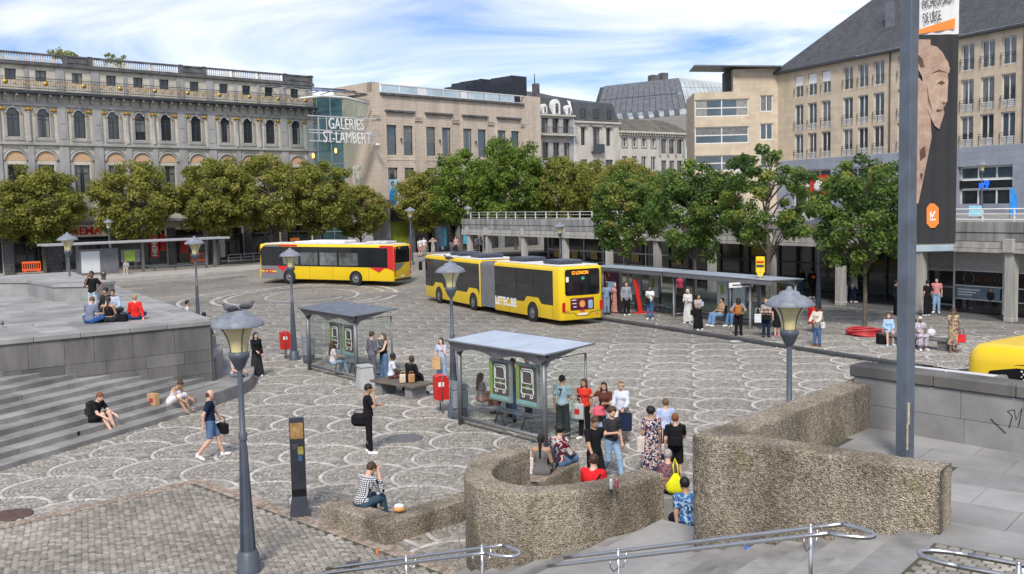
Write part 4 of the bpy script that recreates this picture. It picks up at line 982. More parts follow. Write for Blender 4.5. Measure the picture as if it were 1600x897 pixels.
for i in range(27): ob('dentil', dn, h3, (16.4+i*.57, 0, 16.54))
r3 = MB(); r3.add([(16.1, -.5, 16.86), (31.5, -.5, 16.86), (31.2, 3.5, 19.1), (16.4, 3.5, 19.1), (16.4, 9, 19.1), (31.2, 9, 19.1)], [(0, 1, 2, 3), (3, 2, 5, 4)]); part(r3, 'roof', brickmat('old_slate', (.20, .18, .15), (.14, .13, .115), (.07, .065, .06), .5, .3, .02, stain=.4, sscale=.6), h3)
# ---------------------------------------------------------------- zinc and glass office block behind
z = building('zinc_office', 'office block with tall sloping zinc roof and row of skylights', (14.6, 168), 20)
def zp(px, py, d=166): p = at(px, py, d); c, s = math.cos(math.radians(20)), math.sin(math.radians(20)); q = p-Vector((14.6, 168, 0)); return (q.x*c+q.y*s, -q.x*s+q.y*c, p.z)
A_, B_, C_, D_ = [zp(*q) for q in ((933, 155, 168), (945, 134, 176), (1061, 120.5, 176), (1073, 167, 168))]
def lerp3(a, b, t): return tuple(a[i]+(b[i]-a[i])*t for i in range(3))
E_, F_ = zp(968, 181, 166), zp(1073, 167.5, 166)
def slope(nm, a, b, c, d, n, mt, par, rows=1):      # a-b bottom edge, d-c top edge, standing-seam strips
    for i in range(n):
        for j in range(rows):
            t0, t1 = (i+.02)/n, (i+.96)/n; s0, s1 = (j+.01)/rows, (j+.98)/rows
            P = [lerp3(lerp3(a, b, t), lerp3(d, c, t), s) for t, s in ((t0, s0), (t1, s0), (t1, s1), (t0, s1))]; bq = MB(); bq.poly(P); part(bq, nm, mt, par)
lowL, lowR = zp(930, 180, 166), zp(1072, 170, 166); upL, upR = zp(944, 134, 173), zp(1061, 121, 173)
back = MB(); back.poly([lowL, lowR, upR, upL]); back.v = [(x, y+1.6, z_-.1) for x, y, z_ in back.v]; part(back, 'roof_base', M_frame_d, z)
slope('zinc_panel', lowL, lowR, upR, upL, 15, M_zinc, z, 2)
eL, eR = zp(935, 191, 165.8), zp(1074, 178, 165.8)
for i in range(8):
    t0 = .05+i*.115; P = [lerp3(eL, eR, t0), lerp3(eL, eR, t0+.06), lerp3(lowL, lowR, t0+.065), lerp3(lowL, lowR, t0+.01)]; bq = MB(); bq.poly([(x, y-.1, z_) for x, y, z_ in P]); part(bq, 'skylight', M_bglass, z)
bq = MB(); bq.poly([zp(930, 230, 166), zp(1076, 230, 166), eR, eL]); part(bq, 'wall', pm('grey_cladding', (.24, .24, .235), .7, .15), z)
bq = MB(); bq.poly([eL, eR, lowR, lowL]); bq.v = [(x, y+.05, z_) for x, y, z_ in bq.v]; part(bq, 'eave_band', M_zinc, z)
M_lg = pm('pale_roof_glass', (.36, .42, .43), .15, .3, .35, spec=.8, coord='Object')
slope('glass_panel', zp(1073, 168, 166), zp(1150, 150, 180), zp(1140, 131, 184), zp(1061, 121, 173), 12, M_lg, z, 3)
bq = MB(); bq.poly([zp(1070, 172, 167), zp(1165, 160, 181), zp(1145, 130, 186), zp(1060, 120, 174)]); part(bq, 'glass_frame', M_frame_w, z)
for i in range(3):
    for j in range(9):
        a = zp(1074+i*9, 172+j*12, 166); b = zp(1082+i*9, 171+j*12, 166); c = zp(1082+i*9, 182+j*12, 166); d = zp(1074+i*9, 183+j*12, 166); bq = MB(); bq.poly([d, c, b, a]); part(bq, 'glass_panel', M_lg, z)
bq = MB(); bq.poly([zp(1073, 290, 166.3), zp(1104, 290, 166.3), zp(1104, 165, 166.3), zp(1073, 168, 166.3)]); part(bq, 'curtain_frame', M_frame_w, z)
cx, cy, cz_ = zp(1033, 118, 176); part(MB().box(cx-1.8, cx-.2, cy, cy+1.5, cz_-2.5, cz_+.1).box(cx+.2, cx+1.4, cy, cy+1.5, cz_-2.5, cz_+.5), 'roof_plant', M_darktrim, z)
# ---------------------------------------------------------------- sandstone wing and the long block on the right
RO = (29.4, 110)
M_sand = brickmat('sandstone', (.58, .49, .375), (.50, .415, .31), (.45, .385, .305), 1.1, .42, .008, stain=.18, sscale=.5, sstretch=(1, 1, .5), bump=.15)
M_blue = brickmat('bluestone_base', (.30, .325, .38), (.265, .29, .345), (.18, .19, .22), 1.4, .6, .01, stain=.2)
W = building('sandstone_wing', 'sandstone office wing with strip windows under an oversailing roof', (20.4, 110.6), -3.8)
def wz(py, px=1150): return CAMH+(448.5-FPX*math.tan(PITCH)-(px-800)*ROLL-py)*110.5/FPX
ops = [(.05, 5.9, wz(b), wz(a)) for a, b in ((157, 183.5), (199, 225), (243, 267))]+[(6.75+.35, 8.5, wz(b), wz(a)) for a, b in ((153, 178), (196, 221), (240, 265))]
ww = MB(); walls(ww, 0, 9.05, 0, wz(146), ops, 0, .3); ww.box(4.2, 9.05, .001, 6, wz(146), wz(112)); ww.add([(0, 0, 0), (0, 8, 0), (0, 8, wz(146)), (0, 0, wz(146))], [(3, 2, 1, 0)]); part(ww, 'wall', M_sand, W)
for a, b, c, d in ops: window(W, a, c, b-a, d-c, .2, 2, 2 if b < 6 else 1, fr=M_frame_w, gl=M_bglass, bar=.12)
part(MB().prism([(-.1, wz(107)), (9.2, wz(112.5)), (9.2, wz(110.5)), (-.1, wz(105.5))], -4, 1.2, 0, Matrix.Rotation(PI/2, 4, 'X')), 'oversailing_roof', M_zinc, W)
part(MB().box(3.6, 4.2, 1.5, 4, wz(146), wz(112)), 'roof_post', M_darktrim, W)
Rb = building('long_sandstone_block', 'long sandstone block with slate roof and rows of balcony windows', RO, -66.5)
starts = [2.75, 10.06, 17.3, 24.55, 31.8]; cols = [s+o for s in starts for o in (0, 2.08, 4.16)]
rows = [(10.1, 12.75), (13.1, 15.85), (16.6, 18.85)]
ops = [(c, c+1.4, a, b) for c in cols for a, b in rows]
rw = MB(); walls(rw, 0, 40, 10.1-.02, 19.4, ops, 0, .3); part(rw, 'wall', M_sand, Rb)
jul = MB()
for zz in (.75, .95): jul.box(-.06, 1.46, -.12, -.09, zz, zz+.04)
for k in range(3): jul.box(.0+k*.68, .04+k*.68, -.12, -.09, 0, .98)
jul_me = jul.mesh('balcony_rail', M_iron)
pan = MB()
for k in range(4): pan.box(.04, 1.36, .12, .16, .06+k*.16, .19+k*.16)
pan_me = pan.mesh('lower_panel', M_frame_w); bl_me = MB().box(.05, 1.35, .14, .17, 1.2, 2.2).mesh('blind', M_wpaint)
for c in cols:
    for r_, (a, b) in enumerate(rows):
        w = window(Rb, c, a, 1.4, b-a, .22, 2, 1, fr=M_frame_w, gl=M_bglass if (int(c*7)+r_) % 3 else M_dglass, bar=.1)
        ob('balcony_rail', jul_me, w, (0, -.22, 0))
        if r_ < 2: ob('lower_panel', pan_me, w, (0, -.22, 0))
        if r_ == 2 and c < 8: ob('blind', bl_me, w, (0, -.22, 0))
    
part(MB().box(-.2, 40.2, -.5, .4, 19.4, 19.62), 'eave', M_frame_d, Rb)
for x in (16.4, 30.9): part(MB().tube([(x, -.08, 5), (x, -.08, 19.4)], .06, 6), 'downpipe', M_frame_d, Rb)
rr = MB(); rr.add([(-.2, -.5, 19.63), (40.2, -.5, 19.63), (40.2, 9, 29.5), (11.5, 9, 29.5), (-.2, 9, 19.63)], [(0, 1, 2, 3), (0, 3, 4)])
part(rr, 'roof', M_slate, Rb)
part(MB().box(13.6, 14.8, 2.0, 3.4, 22.0, 24.6), 'roof_hatch', M_zinc, Rb)
ops = [(2.5, 8.5, 5.2, 8.9), (10, 15.8, 5.2, 8.9), (17.3, 22.8, 5.2, 8.9), (24.5, 30.1, 5.2, 8.4), (31.8, 38, 5.2, 8.4)]
rs = MB(); walls(rs, 0, 40, 0, 10.06, ops, -.15, .6); part(rs, 'shop_storey', M_blue, Rb)
for k, (a, b, c, d) in enumerate(ops):
    window(Rb, a, 7.25, b-a, d-7.25, .3, 3, 1, fr=M_frame_w, gl=M_bglass, bar=.14, name='shop_window'); part(MB().box(a, b, .1, .35, 6.5, 7.2), 'sign_board', M_black if k != 0 else M_red, Rb)
    window(Rb, a, 4.8, b-a, 1.68, .3, 3, 1, fr=M_frame_w, gl=M_dglass, bar=.14, name='shop_window')
part(MB().box(5.6, 8.2, -.3, -.1, 6.3, 8.3), 'red_shop_sign', M_red, Rb); part(MB().ell((6.9, -.35, 7.2), (.7, .06, .6), 10), 'white_emblem', M_wpaint, Rb)
M_neon = emit('blue_neon', (.01, .12, .9), .9)
sign(Rb, 'u9', 26.7, 6.45, 1.0, .75, -.02, M_neon, bold=.03, depth=.06)
# ---------------------------------------------------------------- concrete pavilion with roof deck
Pv = building('concrete_pavilion', 'long low concrete pavilion with fluted columns and railed roof deck', (pav_out.x, pav_out.y), -59.6); Pv['category'] = 'pavilion'
M_conc = pm('streaked_concrete', (.36, .36, .35), .85, .3, .8, .2, 25, rgb2=(.13, .13, .127), stretch=(2.2, 2.2, .25), fine=.12)
M_conc2 = pm('pale_concrete', (.47, .46, .435), .85, .25, 1.2, .2, 25, rgb2=(.27, .265, .25), stretch=(3, 3, .3))
part(MB().box(-.9, 63, .3, 15, 3.5, 4.35), 'roof_slab', M_conc2, Pv)
part(MB().box(-.9, 63, .31, 40, 4.352, 4.5), 'deck', M_slab, Pv)
for k in range(43):
    for z0, z1, y in ((4.28, 4.78, 0), (3.86, 4.26, .04)): part(MB().box(-.9+k*1.486+.01, -.9+(k+1)*1.486-.01, y, y+.28, z0, z1, 0, None, .012), 'parapet_slab', M_conc, Pv)
part(MB().box(-.95, 63, -.04, .5, 3.34, 3.52).box(-.93, 63, .02, .5, 3.54, 3.84), 'lintel', M_conc2, Pv)
colx = [.2, 3.7, 9.9, 16.1, 21.9, 27.5, 33, 38.2, 43.4, 48.5, 53.4, 58.6]
fl_ = MB()
for dx in (-.15, 0, .15): fl_.box(dx-.065, dx+.065, -.2, .2, 0, 3.42)
for dy in (-.12, .12): fl_.box(-.21, .21, dy-.065, dy+.065, 0, 3.40)
fl_.box(-.235, .235, -.225, .225, -.3, .34, 0, None, .02); col_me = fl_.mesh('column', M_conc2)
cap_me = MB().box(-.27, .27, -.10, .3, 3.36, 4.0, 0, None, .02).mesh('column_head', M_conc2)
for x in colx:
    o = ob('column', col_me, Pv, (x, .25, 0)); ob('column_head', cap_me, Pv, (x, -.0, 0))
rail = MB()
for zz, rr_ in ((5.36, .035), (5.12, .025), (4.86, .03)): rail.tube([(-.8, .9, zz), (63, .9, zz)], rr_, 6)
part(rail, 'deck_rail', M_frame_w, Pv)
for k in range(40): part(MB().box(-.75+k*1.63, -.70+k*1.63, .86, .94, 4.5, 5.36), 'rail_post', M_frame_w, Pv)
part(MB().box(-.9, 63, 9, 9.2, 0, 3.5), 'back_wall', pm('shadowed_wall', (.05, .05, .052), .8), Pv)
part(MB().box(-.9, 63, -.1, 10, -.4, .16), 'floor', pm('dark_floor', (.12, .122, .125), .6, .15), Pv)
# shopfronts set back behind the columns
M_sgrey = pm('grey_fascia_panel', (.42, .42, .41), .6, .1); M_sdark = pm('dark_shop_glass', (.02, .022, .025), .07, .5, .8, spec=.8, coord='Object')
x = 7.5
while x < 62:
    w = 2.75
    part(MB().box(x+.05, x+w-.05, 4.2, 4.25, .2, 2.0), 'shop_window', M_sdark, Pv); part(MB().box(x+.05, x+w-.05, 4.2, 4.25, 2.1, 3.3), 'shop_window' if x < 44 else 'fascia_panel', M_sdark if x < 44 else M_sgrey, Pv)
    part(MB().box(x-.05, x+.05, 4.1, 4.26, .15, 3.4).box(x+.05, x+w-.05, 4.12, 4.25, 2.0, 2.1).box(x+.05, x+w-.05, 4.12, 4.25, .16, .24).box(x+.05, x+w-.05, 4.12, 4.25, 1.12, 1.19), 'shop_frame', M_frame_w if x < 22 or x > 44 else M_frame_d, Pv)
    x += w
# sun-shade shop on the right with panels
for k, x in enumerate((49.2, 53.9)):
    part(MB().box(x+.1, x+4.3, 1.9, 1.95, 2.3, 3.3), 'fascia_panel', M_sgrey, Pv); part(MB().box(x+.1, x+4.3, 1.9, 1.95, 1.55, 2.25), 'sign_board', M_black, Pv); part(MB().box(x+.1, x+4.3, 1.9, 1.95, .2, 1.5), 'shop_window', M_sdark, Pv)
    part(MB().box(x+.08, x+4.32, 1.86, 1.96, 2.25, 2.31).box(x+.08, x+4.32, 1.86, 1.96, 1.49, 1.55).box(x+.08, x+4.32, 1.86, 1.96, .82, .88).box(x+2.7, x+2.78, 1.86, 1.96, .2, 3.3).box(x, x+.1, 1.86, 1.96, .2, 3.3), 'shop_frame', M_frame_w, Pv)
    sb = part(MB().lathe([(.3, 0), (.3, .03)], 16), 'round_logo', M_wpaint, Pv, (x+.9, 1.85, 1.9)); sb.rotation_euler = (PI/2, 0, 0)
    for j, c in enumerate(((.6, .15, .05), (.6, .05, .05), (.7, .35, .02), (.2, .5, .1), (.05, .35, .55))):
        q = part(MB().lathe([(.11, 0), (.11, .03)], 10), 'colour_dot', pm('dot%d' % j, c, .5), Pv, (x+1.4+j*.26, 1.85, 1.88)); q.rotation_euler = (PI/2, 0, 0)
    pb = part(MB().box(x+.15, x+2.6, 1.84, 1.86, .9, 1.48), 'shop_poster', pm('blue_grey_poster', (.16, .22, .28), .5, .3, 1.5), Pv)
    for j in range(3): part(MB().box(x+.3, x+1.5-.2*j, 1.82, 1.84, 1.30-j*.13, 1.36-j*.13), 'print_line', M_wpaint, pb)
    part(MB().ell((x+2.1, 1.83, 1.1), (.22, .02, .25), 10), 'printed_figure', M_black, pb); part(MB().ell((x+2.1, 1.82, 1.36), (.07, .02, .09), 8), 'printed_face', pm('print_skin', (.5, .3, .2), .6), pb)
for x in (8.4, 11.2, 14, 19.5, 24.5): part(MB().box(x, x+.9, 4.12, 4.14, 1.4, 2.0), 'lit_notice', pm('amber_print', (.42, .28, .08), .5, .5, 3), Pv)
# ================================================================ trees
M_bark = pm('bark', (.10, .085, .065), .9, .35, 6, .6, 22)
M_leafP = attr_mat('plane_leaves', [(0., (.16, .185, .042)), (.35, (.28, .30, .066)), (.7, (.38, .385, .095)), (1., (.48, .40, .145))], .6, .08, .16, .35, 0, .52)
M_leafG = attr_mat('lime_leaves', [(0., (.085, .15, .026)), (.4, (.185, .285, .05)), (.75, (.29, .38, .08)), (1., (.40, .44, .13))], .6, .05, .14, .4, 0, .54)
M_leafM = attr_mat('maple_leaves', [(0., (.055, .10, .030)), (.4, (.125, .215, .05)), (.7, (.225, .315, .07)), (.9, (.36, .39, .10)), (1., (.48, .26, .08))], .6, .06, .16, .6, 0, .54)
def leaves(clumps, leaf, per, mat, seed, tone=None):
    """clumps: (x,y,z,r); leaf-sized faces spread through every clump"""
    r = np.random.RandomState(seed); C = np.array(clumps); n = len(C); N_ = n*per
    idx = np.repeat(np.arange(n), per); d = r.normal(size=(N_, 3)); d /= np.linalg.norm(d, axis=1)[:, None]
    rad = C[idx, 3]*(r.rand(N_)**.4); P = C[idx, :3]+d*rad[:, None]*np.array([1, 1, .75])
    nrm = d*.7+r.normal(size=(N_, 3))*.55+np.array([0, 0, .55]); nrm /= np.linalg.norm(nrm, axis=1)[:, None]
    a = np.cross(nrm, r.normal(size=(N_, 3))); a /= np.linalg.norm(a, axis=1)[:, None]; b = np.cross(nrm, a)
    s = leaf*(.65+.7*r.rand(N_))[:, None]
    V = np.stack([P-a*s*.5, P+b*s*.42+nrm*s*.08, P+a*s*.6, P-b*s*.42+nrm*s*.08], 1).reshape(-1, 3)
    F = np.arange(N_*4).reshape(-1, 4); me = fmesh('crown', V, F, mat, False)
    ct = r.rand(n)*.5+.12 if tone is None else np.asarray(tone)
    face_attr(me, np.clip(ct[idx]+r.normal(size=N_)*.13, 0, 1.2)); return me
def tree_mesh(seed, H, trunk_h, rx, rz, n_cl, per, leaf, mat, r0=.16, shape='round', crad=.75):
    rr = random.Random(seed); tr = MB(); cl = []; cz = trunk_h+(H-trunk_h)*.48
    top = H-.6
    wob = [(rr.uniform(-.12, .12), rr.uniform(-.12, .12)) for _ in range(6)]
    trunk = [(wob[k][0]*k*.3, wob[k][1]*k*.3, top*k/5) for k in range(6)]
    tr.tube([(0, 0, -.3)]+trunk, [r0*1.25]+[r0*(1-.17*k) for k in range(6)], 8)
    tips = []
    for k in range(n_cl):
        for _ in range(40):
            x, y, zz = rr.uniform(-1, 1), rr.uniform(-1, 1), rr.uniform(-1, 1)
            q = (abs(x)**2.6+abs(y)**2.6+abs(zz)**2.2) if shape == 'box' else x*x+y*y+zz*zz
            if shape == 'cone': q = (x*x+y*y)/(max(.08, (1-zz)*.62))**1.3+.0
            if .28 < q < 1: break
        lump = 1+.16*mnoise.noise(Vector((x*2+seed, y*2, zz*2)))
        tips.append((x*rx*lump, y*rx*lump, cz+zz*rz*lump))
    for i, t in enumerate(tips):
        cl.append((*t, crad*rr.uniform(.7, 1.15)))
        if i % 4 == 0:
            z0 = min(max(trunk_h*.85, t[2]-rr.uniform(.8, 2.2)), top*.9); f = z0/top*5; j = min(4, int(f)); p0 = Vector(trunk[j]).lerp(Vector(trunk[j+1]), f-j)
            m_ = p0.lerp(Vector(t), .5)+Vector((0, 0, .25)); tr.tube([p0, m_, t], [r0*.42, r0*.25, r0*.08], 5, 0, True, False)
    lo = min(t[2] for t in tips); hi = max(t[2] for t in tips)
    tone = [.42+rr.uniform(-.3, .3) for t in tips]
    return tr.mesh('trunk', M_bark), leaves(cl, leaf, per, mat, seed, tone)
def plant(kind, meshes, loc, rz, sc, label, group):
    t = thing(kind, label, 'tree', loc, rz, group); t.scale = sc if isinstance(sc, tuple) else (sc,)*3
    ob('trunk', meshes[0], t); ob('crown', meshes[1], t); return t
plane_a = tree_mesh(3, 11.6, 3.1, 4.05, 3.8, 185, 105, .25, M_leafP, .2, 'round', .8)
plane_b = tree_mesh(8, 11.8, 3.1, 4.0, 3.9, 185, 105, .25, M_leafP, .2, 'box', .8)
lime = tree_mesh(14, 13, 3, 3.9, 4.8, 190, 105, .25, M_leafG, .2, 'round', .9)
maple_a = tree_mesh(21, 7.6, 2.7, 2.4, 2.6, 135, 120, .155, M_leafM, .12, 'round', .5)
maple_b = tree_mesh(27, 8.4, 2.9, 2.55, 2.8, 140, 120, .155, M_leafM, .12, 'round', .5)
maple_c = tree_mesh(33, 8.0, 2.6, 2.3, 2.6, 80, 105, .155, M_leafM, .12, 'round', .42)
PG = 'plane trees in front of the ornate store'
for i, (px, d, m_, s, lab) in enumerate(((-22, 100, plane_b, .86, 'plane tree cut by the left edge of the view'), (70, 103, plane_a, 1.0, 'plane tree behind the left end of the tram shelter'), (212, 106, plane_b, 1.0, 'plane tree with paler lower leaves behind the tram shelter middle'), (338, 110, plane_a, 1.06, 'plane tree above the steel pole beside the shop entrance'), (425, 112, plane_b, 1.06, 'dense plane tree above the front of the single bus'), (505, 116, plane_a, 1.04, 'plane tree above the middle of the single bus'), (565, 121, plane_b, .76, 'small sparse plane tree by the mall corner pillar'))):
    p = at(px, 400, d); plant('plane_tree', m_, (p.x, p.y, 0), i*1.3, s, lab, PG)
for i, (px, d, m_, s, lab) in enumerate(((668, 122, plane_a, .92, 'dull green tree hiding the left part of the mall'), (722, 119, lime, .99, 'bright tree in front of the mall middle'), (806, 116, lime, 1.07, 'tall bright green tree hiding the right end of the mall'), (878, 118, plane_b, .98, 'olive tree before the narrow dormer house'), (925, 122, plane_a, .98, 'olive tree before the mansard house'), (985, 116, plane_b, .94, 'tree before the arcaded house above the pavilion roof'))):
    p = at(px, 400, d); plant('street_tree', m_, (p.x, p.y, .2), i*2.1+.4, s, lab, 'trees beyond the pavilion')
for i, (px, py, d, m_, s, lab) in enumerate(((980, 400, 63, maple_b, .97, 'dark maple standing behind the far stop shelter'), (1086, 400, 56.5, maple_a, 1.06, 'broad maple with reddish tips above the joined shelters'), (1200, 400, 52, maple_c, 1.13, 'thin open maple with bare top branches behind the near shelter end'), (1351, 517, 45.3, maple_b, .93, 'maple with red hose round its trunk'))):
    p = at(px, py, d); plant('maple_tree', m_, (p.x, p.y, .12), i*1.7+.3, s, lab, 'maples along the stop pavement')
for i, (px, py, s) in enumerate(((100, 88, 1.0), (122, 90, .9), (186, 95, .8), (200, 97, .8))):
    p = at(px, 91, 108+i*.9); cl = [(rnd.uniform(-.7, .7), rnd.uniform(-.5, .5), .8+rnd.uniform(0, 1.5), .38) for _ in range(12)]
    t = thing('roof_shrub', ('wispy shrub at the left on the store roof', 'wispy shrub second from left on the store roof', 'dark conifer shrub on the store roof balustrade', 'pale shrub rightmost on the store roof')[i], 'shrub', (p.x-.7*2, p.y+.7*2, 21.5), 0, 'shrubs on the store roof'); t.scale = (s,)*3
    MB().tube([(0, 0, 0), (.1, 0, 1), (0, .1, 1.8)], [.06, .04, .02], 5).build('stem', M_bark, t); ob('crown', leaves(cl, .22, 30, M_leafP, 60+i), t)

# ================================================================ street lamps
M_lampb = pm('lamp_blue_grey', (.075, .09, .115), .45, .15, 3); M_lampc = pm('lamp_hood', (.19, .21, .25), .5, .25, 6, .2, 30)
M_lampg = pm('lamp_yellow_glass', (.60, .53, .29), .25, .12, 3, spec=.6); M_lampi = pm('lamp_inner', (.42, .40, .27), .5)
def lamp_proto(label):
    t = thing('street_lamp', label, 'street lamp', (0, 0, 0), 0, 'street lamps with yellow glass lanterns')
    H = 4.5; p = MB()
    p.lathe([(.20, 0), (.20, .1), (.185, .12), (.185, .34), (.16, .36), (.16, .40), (.001, .40)], 16); p.build('base', M_lampb, t)
    q = MB(); q.lathe([(.10, .40), (.075, 1.5), (.055, 2.35)], 12); q.build('lower_pole', M_lampb, t)
    fin = MB()
    for k in range(4):
        a = k*PI/2+.6; fin.prism([(.05, -.015), (.15, -.015), (.15, .015), (.05, .015)], .40, .41, 0, Matrix.Rotation(a, 4, 'Z'))
        M = Matrix.Rotation(a, 4, 'Z'); fin.add([M @ Vector(v) for v in ((.05, -.014, .4), (.155, -.014, .4), (.07, -.014, 2.2), (.05, -.014, 2.2), (.05, .014, .4), (.155, .014, .4), (.07, .014, 2.2), (.05, .014, 2.2))], [(0, 1, 2, 3), (7, 6, 5, 4), (1, 5, 6, 2), (3, 2, 6, 7)])
    fin.build('fin', M_lampb, t)['kind'] = 'stuff'
    u = MB(); u.lathe([(.072, 2.3), (.072, 2.42), (.05, 2.44), (.045, 3.52)], 12); u.build('upper_pole', M_lampb, t)
    s = MB(); s.lathe([(.05, 3.48), (.10, 3.55), (.145, 3.66), (.17, 3.70), (.17, 3.78), (.14, 3.79)], 16); s.build('socket', M_lampb, t)
    g = MB(); g.lathe([(.135, 3.79), (.15, 3.92), (.19, 4.05), (.25, 4.16), (.315, 4.23)], 16); g.build('lantern_glass', M_lampg, t)
    ri = MB()
    for k in range(4): ri.tube([(r*math.cos(k*PI/2+.3), r*math.sin(k*PI/2+.3), zz) for r, zz in ((.142, 3.79), (.157, 3.92), (.197, 4.05), (.257, 4.16), (.34, 4.24))], .009, 5)
    ri.build('rib', M_lampb, t)['kind'] = 'stuff'
    h = MB(); h.lathe([(.43, 4.215), (.435, 4.235), (.38, 4.31), (.28, 4.38), (.19, 4.41), (.18, 4.45), (.12, 4.48), (.06, 4.49), (.055, 4.53), (.03, 4.56), (.001, 4.565)], 24); h.lathe([(.43, 4.215), (.30, 4.225), (.001, 4.23)], 24); h.build('hood', M_lampc, t)
    return t
lamps = [((-4.56, 16.45), 0, 1., 'large street lamp nearest the camera with a pigeon on its hood'), (gp(460, 563), 0, 1., 'street lamp beside the far glass shelter in front of the single bus'), (gp(710, 652), 0, 1., 'street lamp behind the near glass shelter and red bin'),
    (at(305, 400, 47), 0, 1.08, 'street lamp rising behind the corner of the stone terrace'), (at(107, 400, 49), 0, 1.14, 'street lamp before the white poster of the tram shelter'), ((4.95, 17.75), 0, 1., 'street lamp with its base hidden behind the tall rough wall'),
    (at(875.5, 400, 70), .2, 1., 'small street lamp in front of the pavilion behind the long bus'), (at(643, 400, 84), 1.1, 1.08, 'distant street lamp just behind the rear of the single bus'), (at(692, 400, 120), .7, 1.1, 'most distant street lamp by the mall shopfront'), (at(733, 400, 99), 1.35, 1.02, 'distant street lamp at the far corner of the pavilion deck'),
    (at(1154, 300, 78), 4.5, .82, 'street lamp on the pavilion deck before the sandstone wing'), (at(1534, 300, 66), 4.5, .82, 'street lamp on the pavilion deck before the shop windows'), (at(172, 400, 101), 0, 1.2, 'street lamp behind the roof of the tram shelter'), (at(1279, 400, 47.5), .12, 1.12, 'street lamp whose head is lost in the maple leaves')]
l0 = None
for i, (p, z, s, lab) in enumerate(lamps):
    loc = (p[0], p[1], z)
    if l0 is None: l0 = lamp_proto(lab); l0.location = loc; l0.rotation_euler = (0, 0, .3)
    else: dup(l0, loc, rnd.uniform(0, 1.5), lab, None, s)

# ================================================================ glass shelters
M_alu = pm('grey_shelter_metal', (.17, .175, .185), .42, .12, 3, metal=.3); M_clear = glass('clear_glass', (.94, .975, .96), .045)
M_roofw = pm('frosted_roof_panel', (.40, .47, .55), .3, .15, 1.2, spec=.6); M_roofd = pm('dirty_roof_panel', (.10, .12, .15), .4, .5, 4, spec=.6)
M_lime = pm('lime_print', (.27, .40, .06), .5, .1); M_aqua = pm('aqua_print', (.30, .48, .50), .5, .1); M_pr = pm('poster_print', (.10, .085, .13), .5, .9, 9, coord='Object', rgb2=(.16, .08, .05)); M_line = pm('poster_white_line', (.75, .75, .76), .5, .05)
def poster(par, x, y, z, w=.78, h=1.28, kind='bus'):
    f = MB().box(x-w/2, x+w/2, y-.05, y+.05, z, z+h, 0, None, .012).build('poster_case', pm('poster_frame', (.28, .31, .31), .4), par)
    for sg in (-1, 1):
        yy = y+sg*.053
        def pl_(a, b, c, d, m, nm, e=0):
            lo, hi = sorted((yy+sg*e, yy+sg*(e+.003))); return MB().box(x+a, x+b, lo, hi, z+c, z+d).build(nm, m, f)
        if kind == 'bus':
            pl_(-w*.44, w*.44, h*.05, h*.95, M_pr, 'printed_sheet'); pl_(-w*.44, -w*.32, h*.14, h*.95, M_lime, 'lime_strip', .004); pl_(-w*.44, w*.44, h*.05, h*.15, M_aqua, 'aqua_strip', .0042)
            o = MB()
            def rect(a, b, c, d, t=.016):
                pts = [(a+.03, c), (b-.03, c), (b, c+.03), (b, d-.05), (b-.05, d), (a+.05, d), (a, d-.05), (a, c+.03)]; o.tube([(x+p*w, yy+sg*.008, z+q_*h) for p, q_ in pts], t, 4, 0, False, False, True)
            rect(-.22, .30, .30, .88); rect(-.17, .25, .55, .83); rect(-.24, .32, .30, .44); rect(-.20, -.08, .22, .30); rect(.16, .28, .22, .30)
            o.build('bus_outline', M_line, f)['kind'] = 'stuff'; pl_(-.03*w, .13*w, h*.40, h*.50, M_lime, 'lime_square', .006)
        elif kind == 'map':
            pl_(-w*.45, w*.45, h*.04, h*.96, pm('map_sheet', (.52, .57, .58), .5, .25, 3, coord='Object'), 'printed_sheet'); pl_(-w*.12, w*.16, h*.42, h*.78, M_lime, 'green_notice', .004)
        else: pl_(-w*.45, w*.45, h*.04, h*.96, pm('map_sheet2', (.50, .58, .60), .5, .35, 4, coord='Object'), 'printed_sheet')
    return f
def bench_in(par, x0, x1, y, z=.48):
    b = MB().box(x0, x1, y-.17, y+.17, z-.03, z, 0, None, .01).build('bench_seat', pm('perforated_seat', (.30, .32, .33), .4, .1, metal=.4), par)
    for x in (x0+.35, x1-.35): MB().tube([(x-.22, y, .02), (x, y, z-.03), (x+.22, y, .02)], .025, 6).build('bench_leg', M_alu, par)
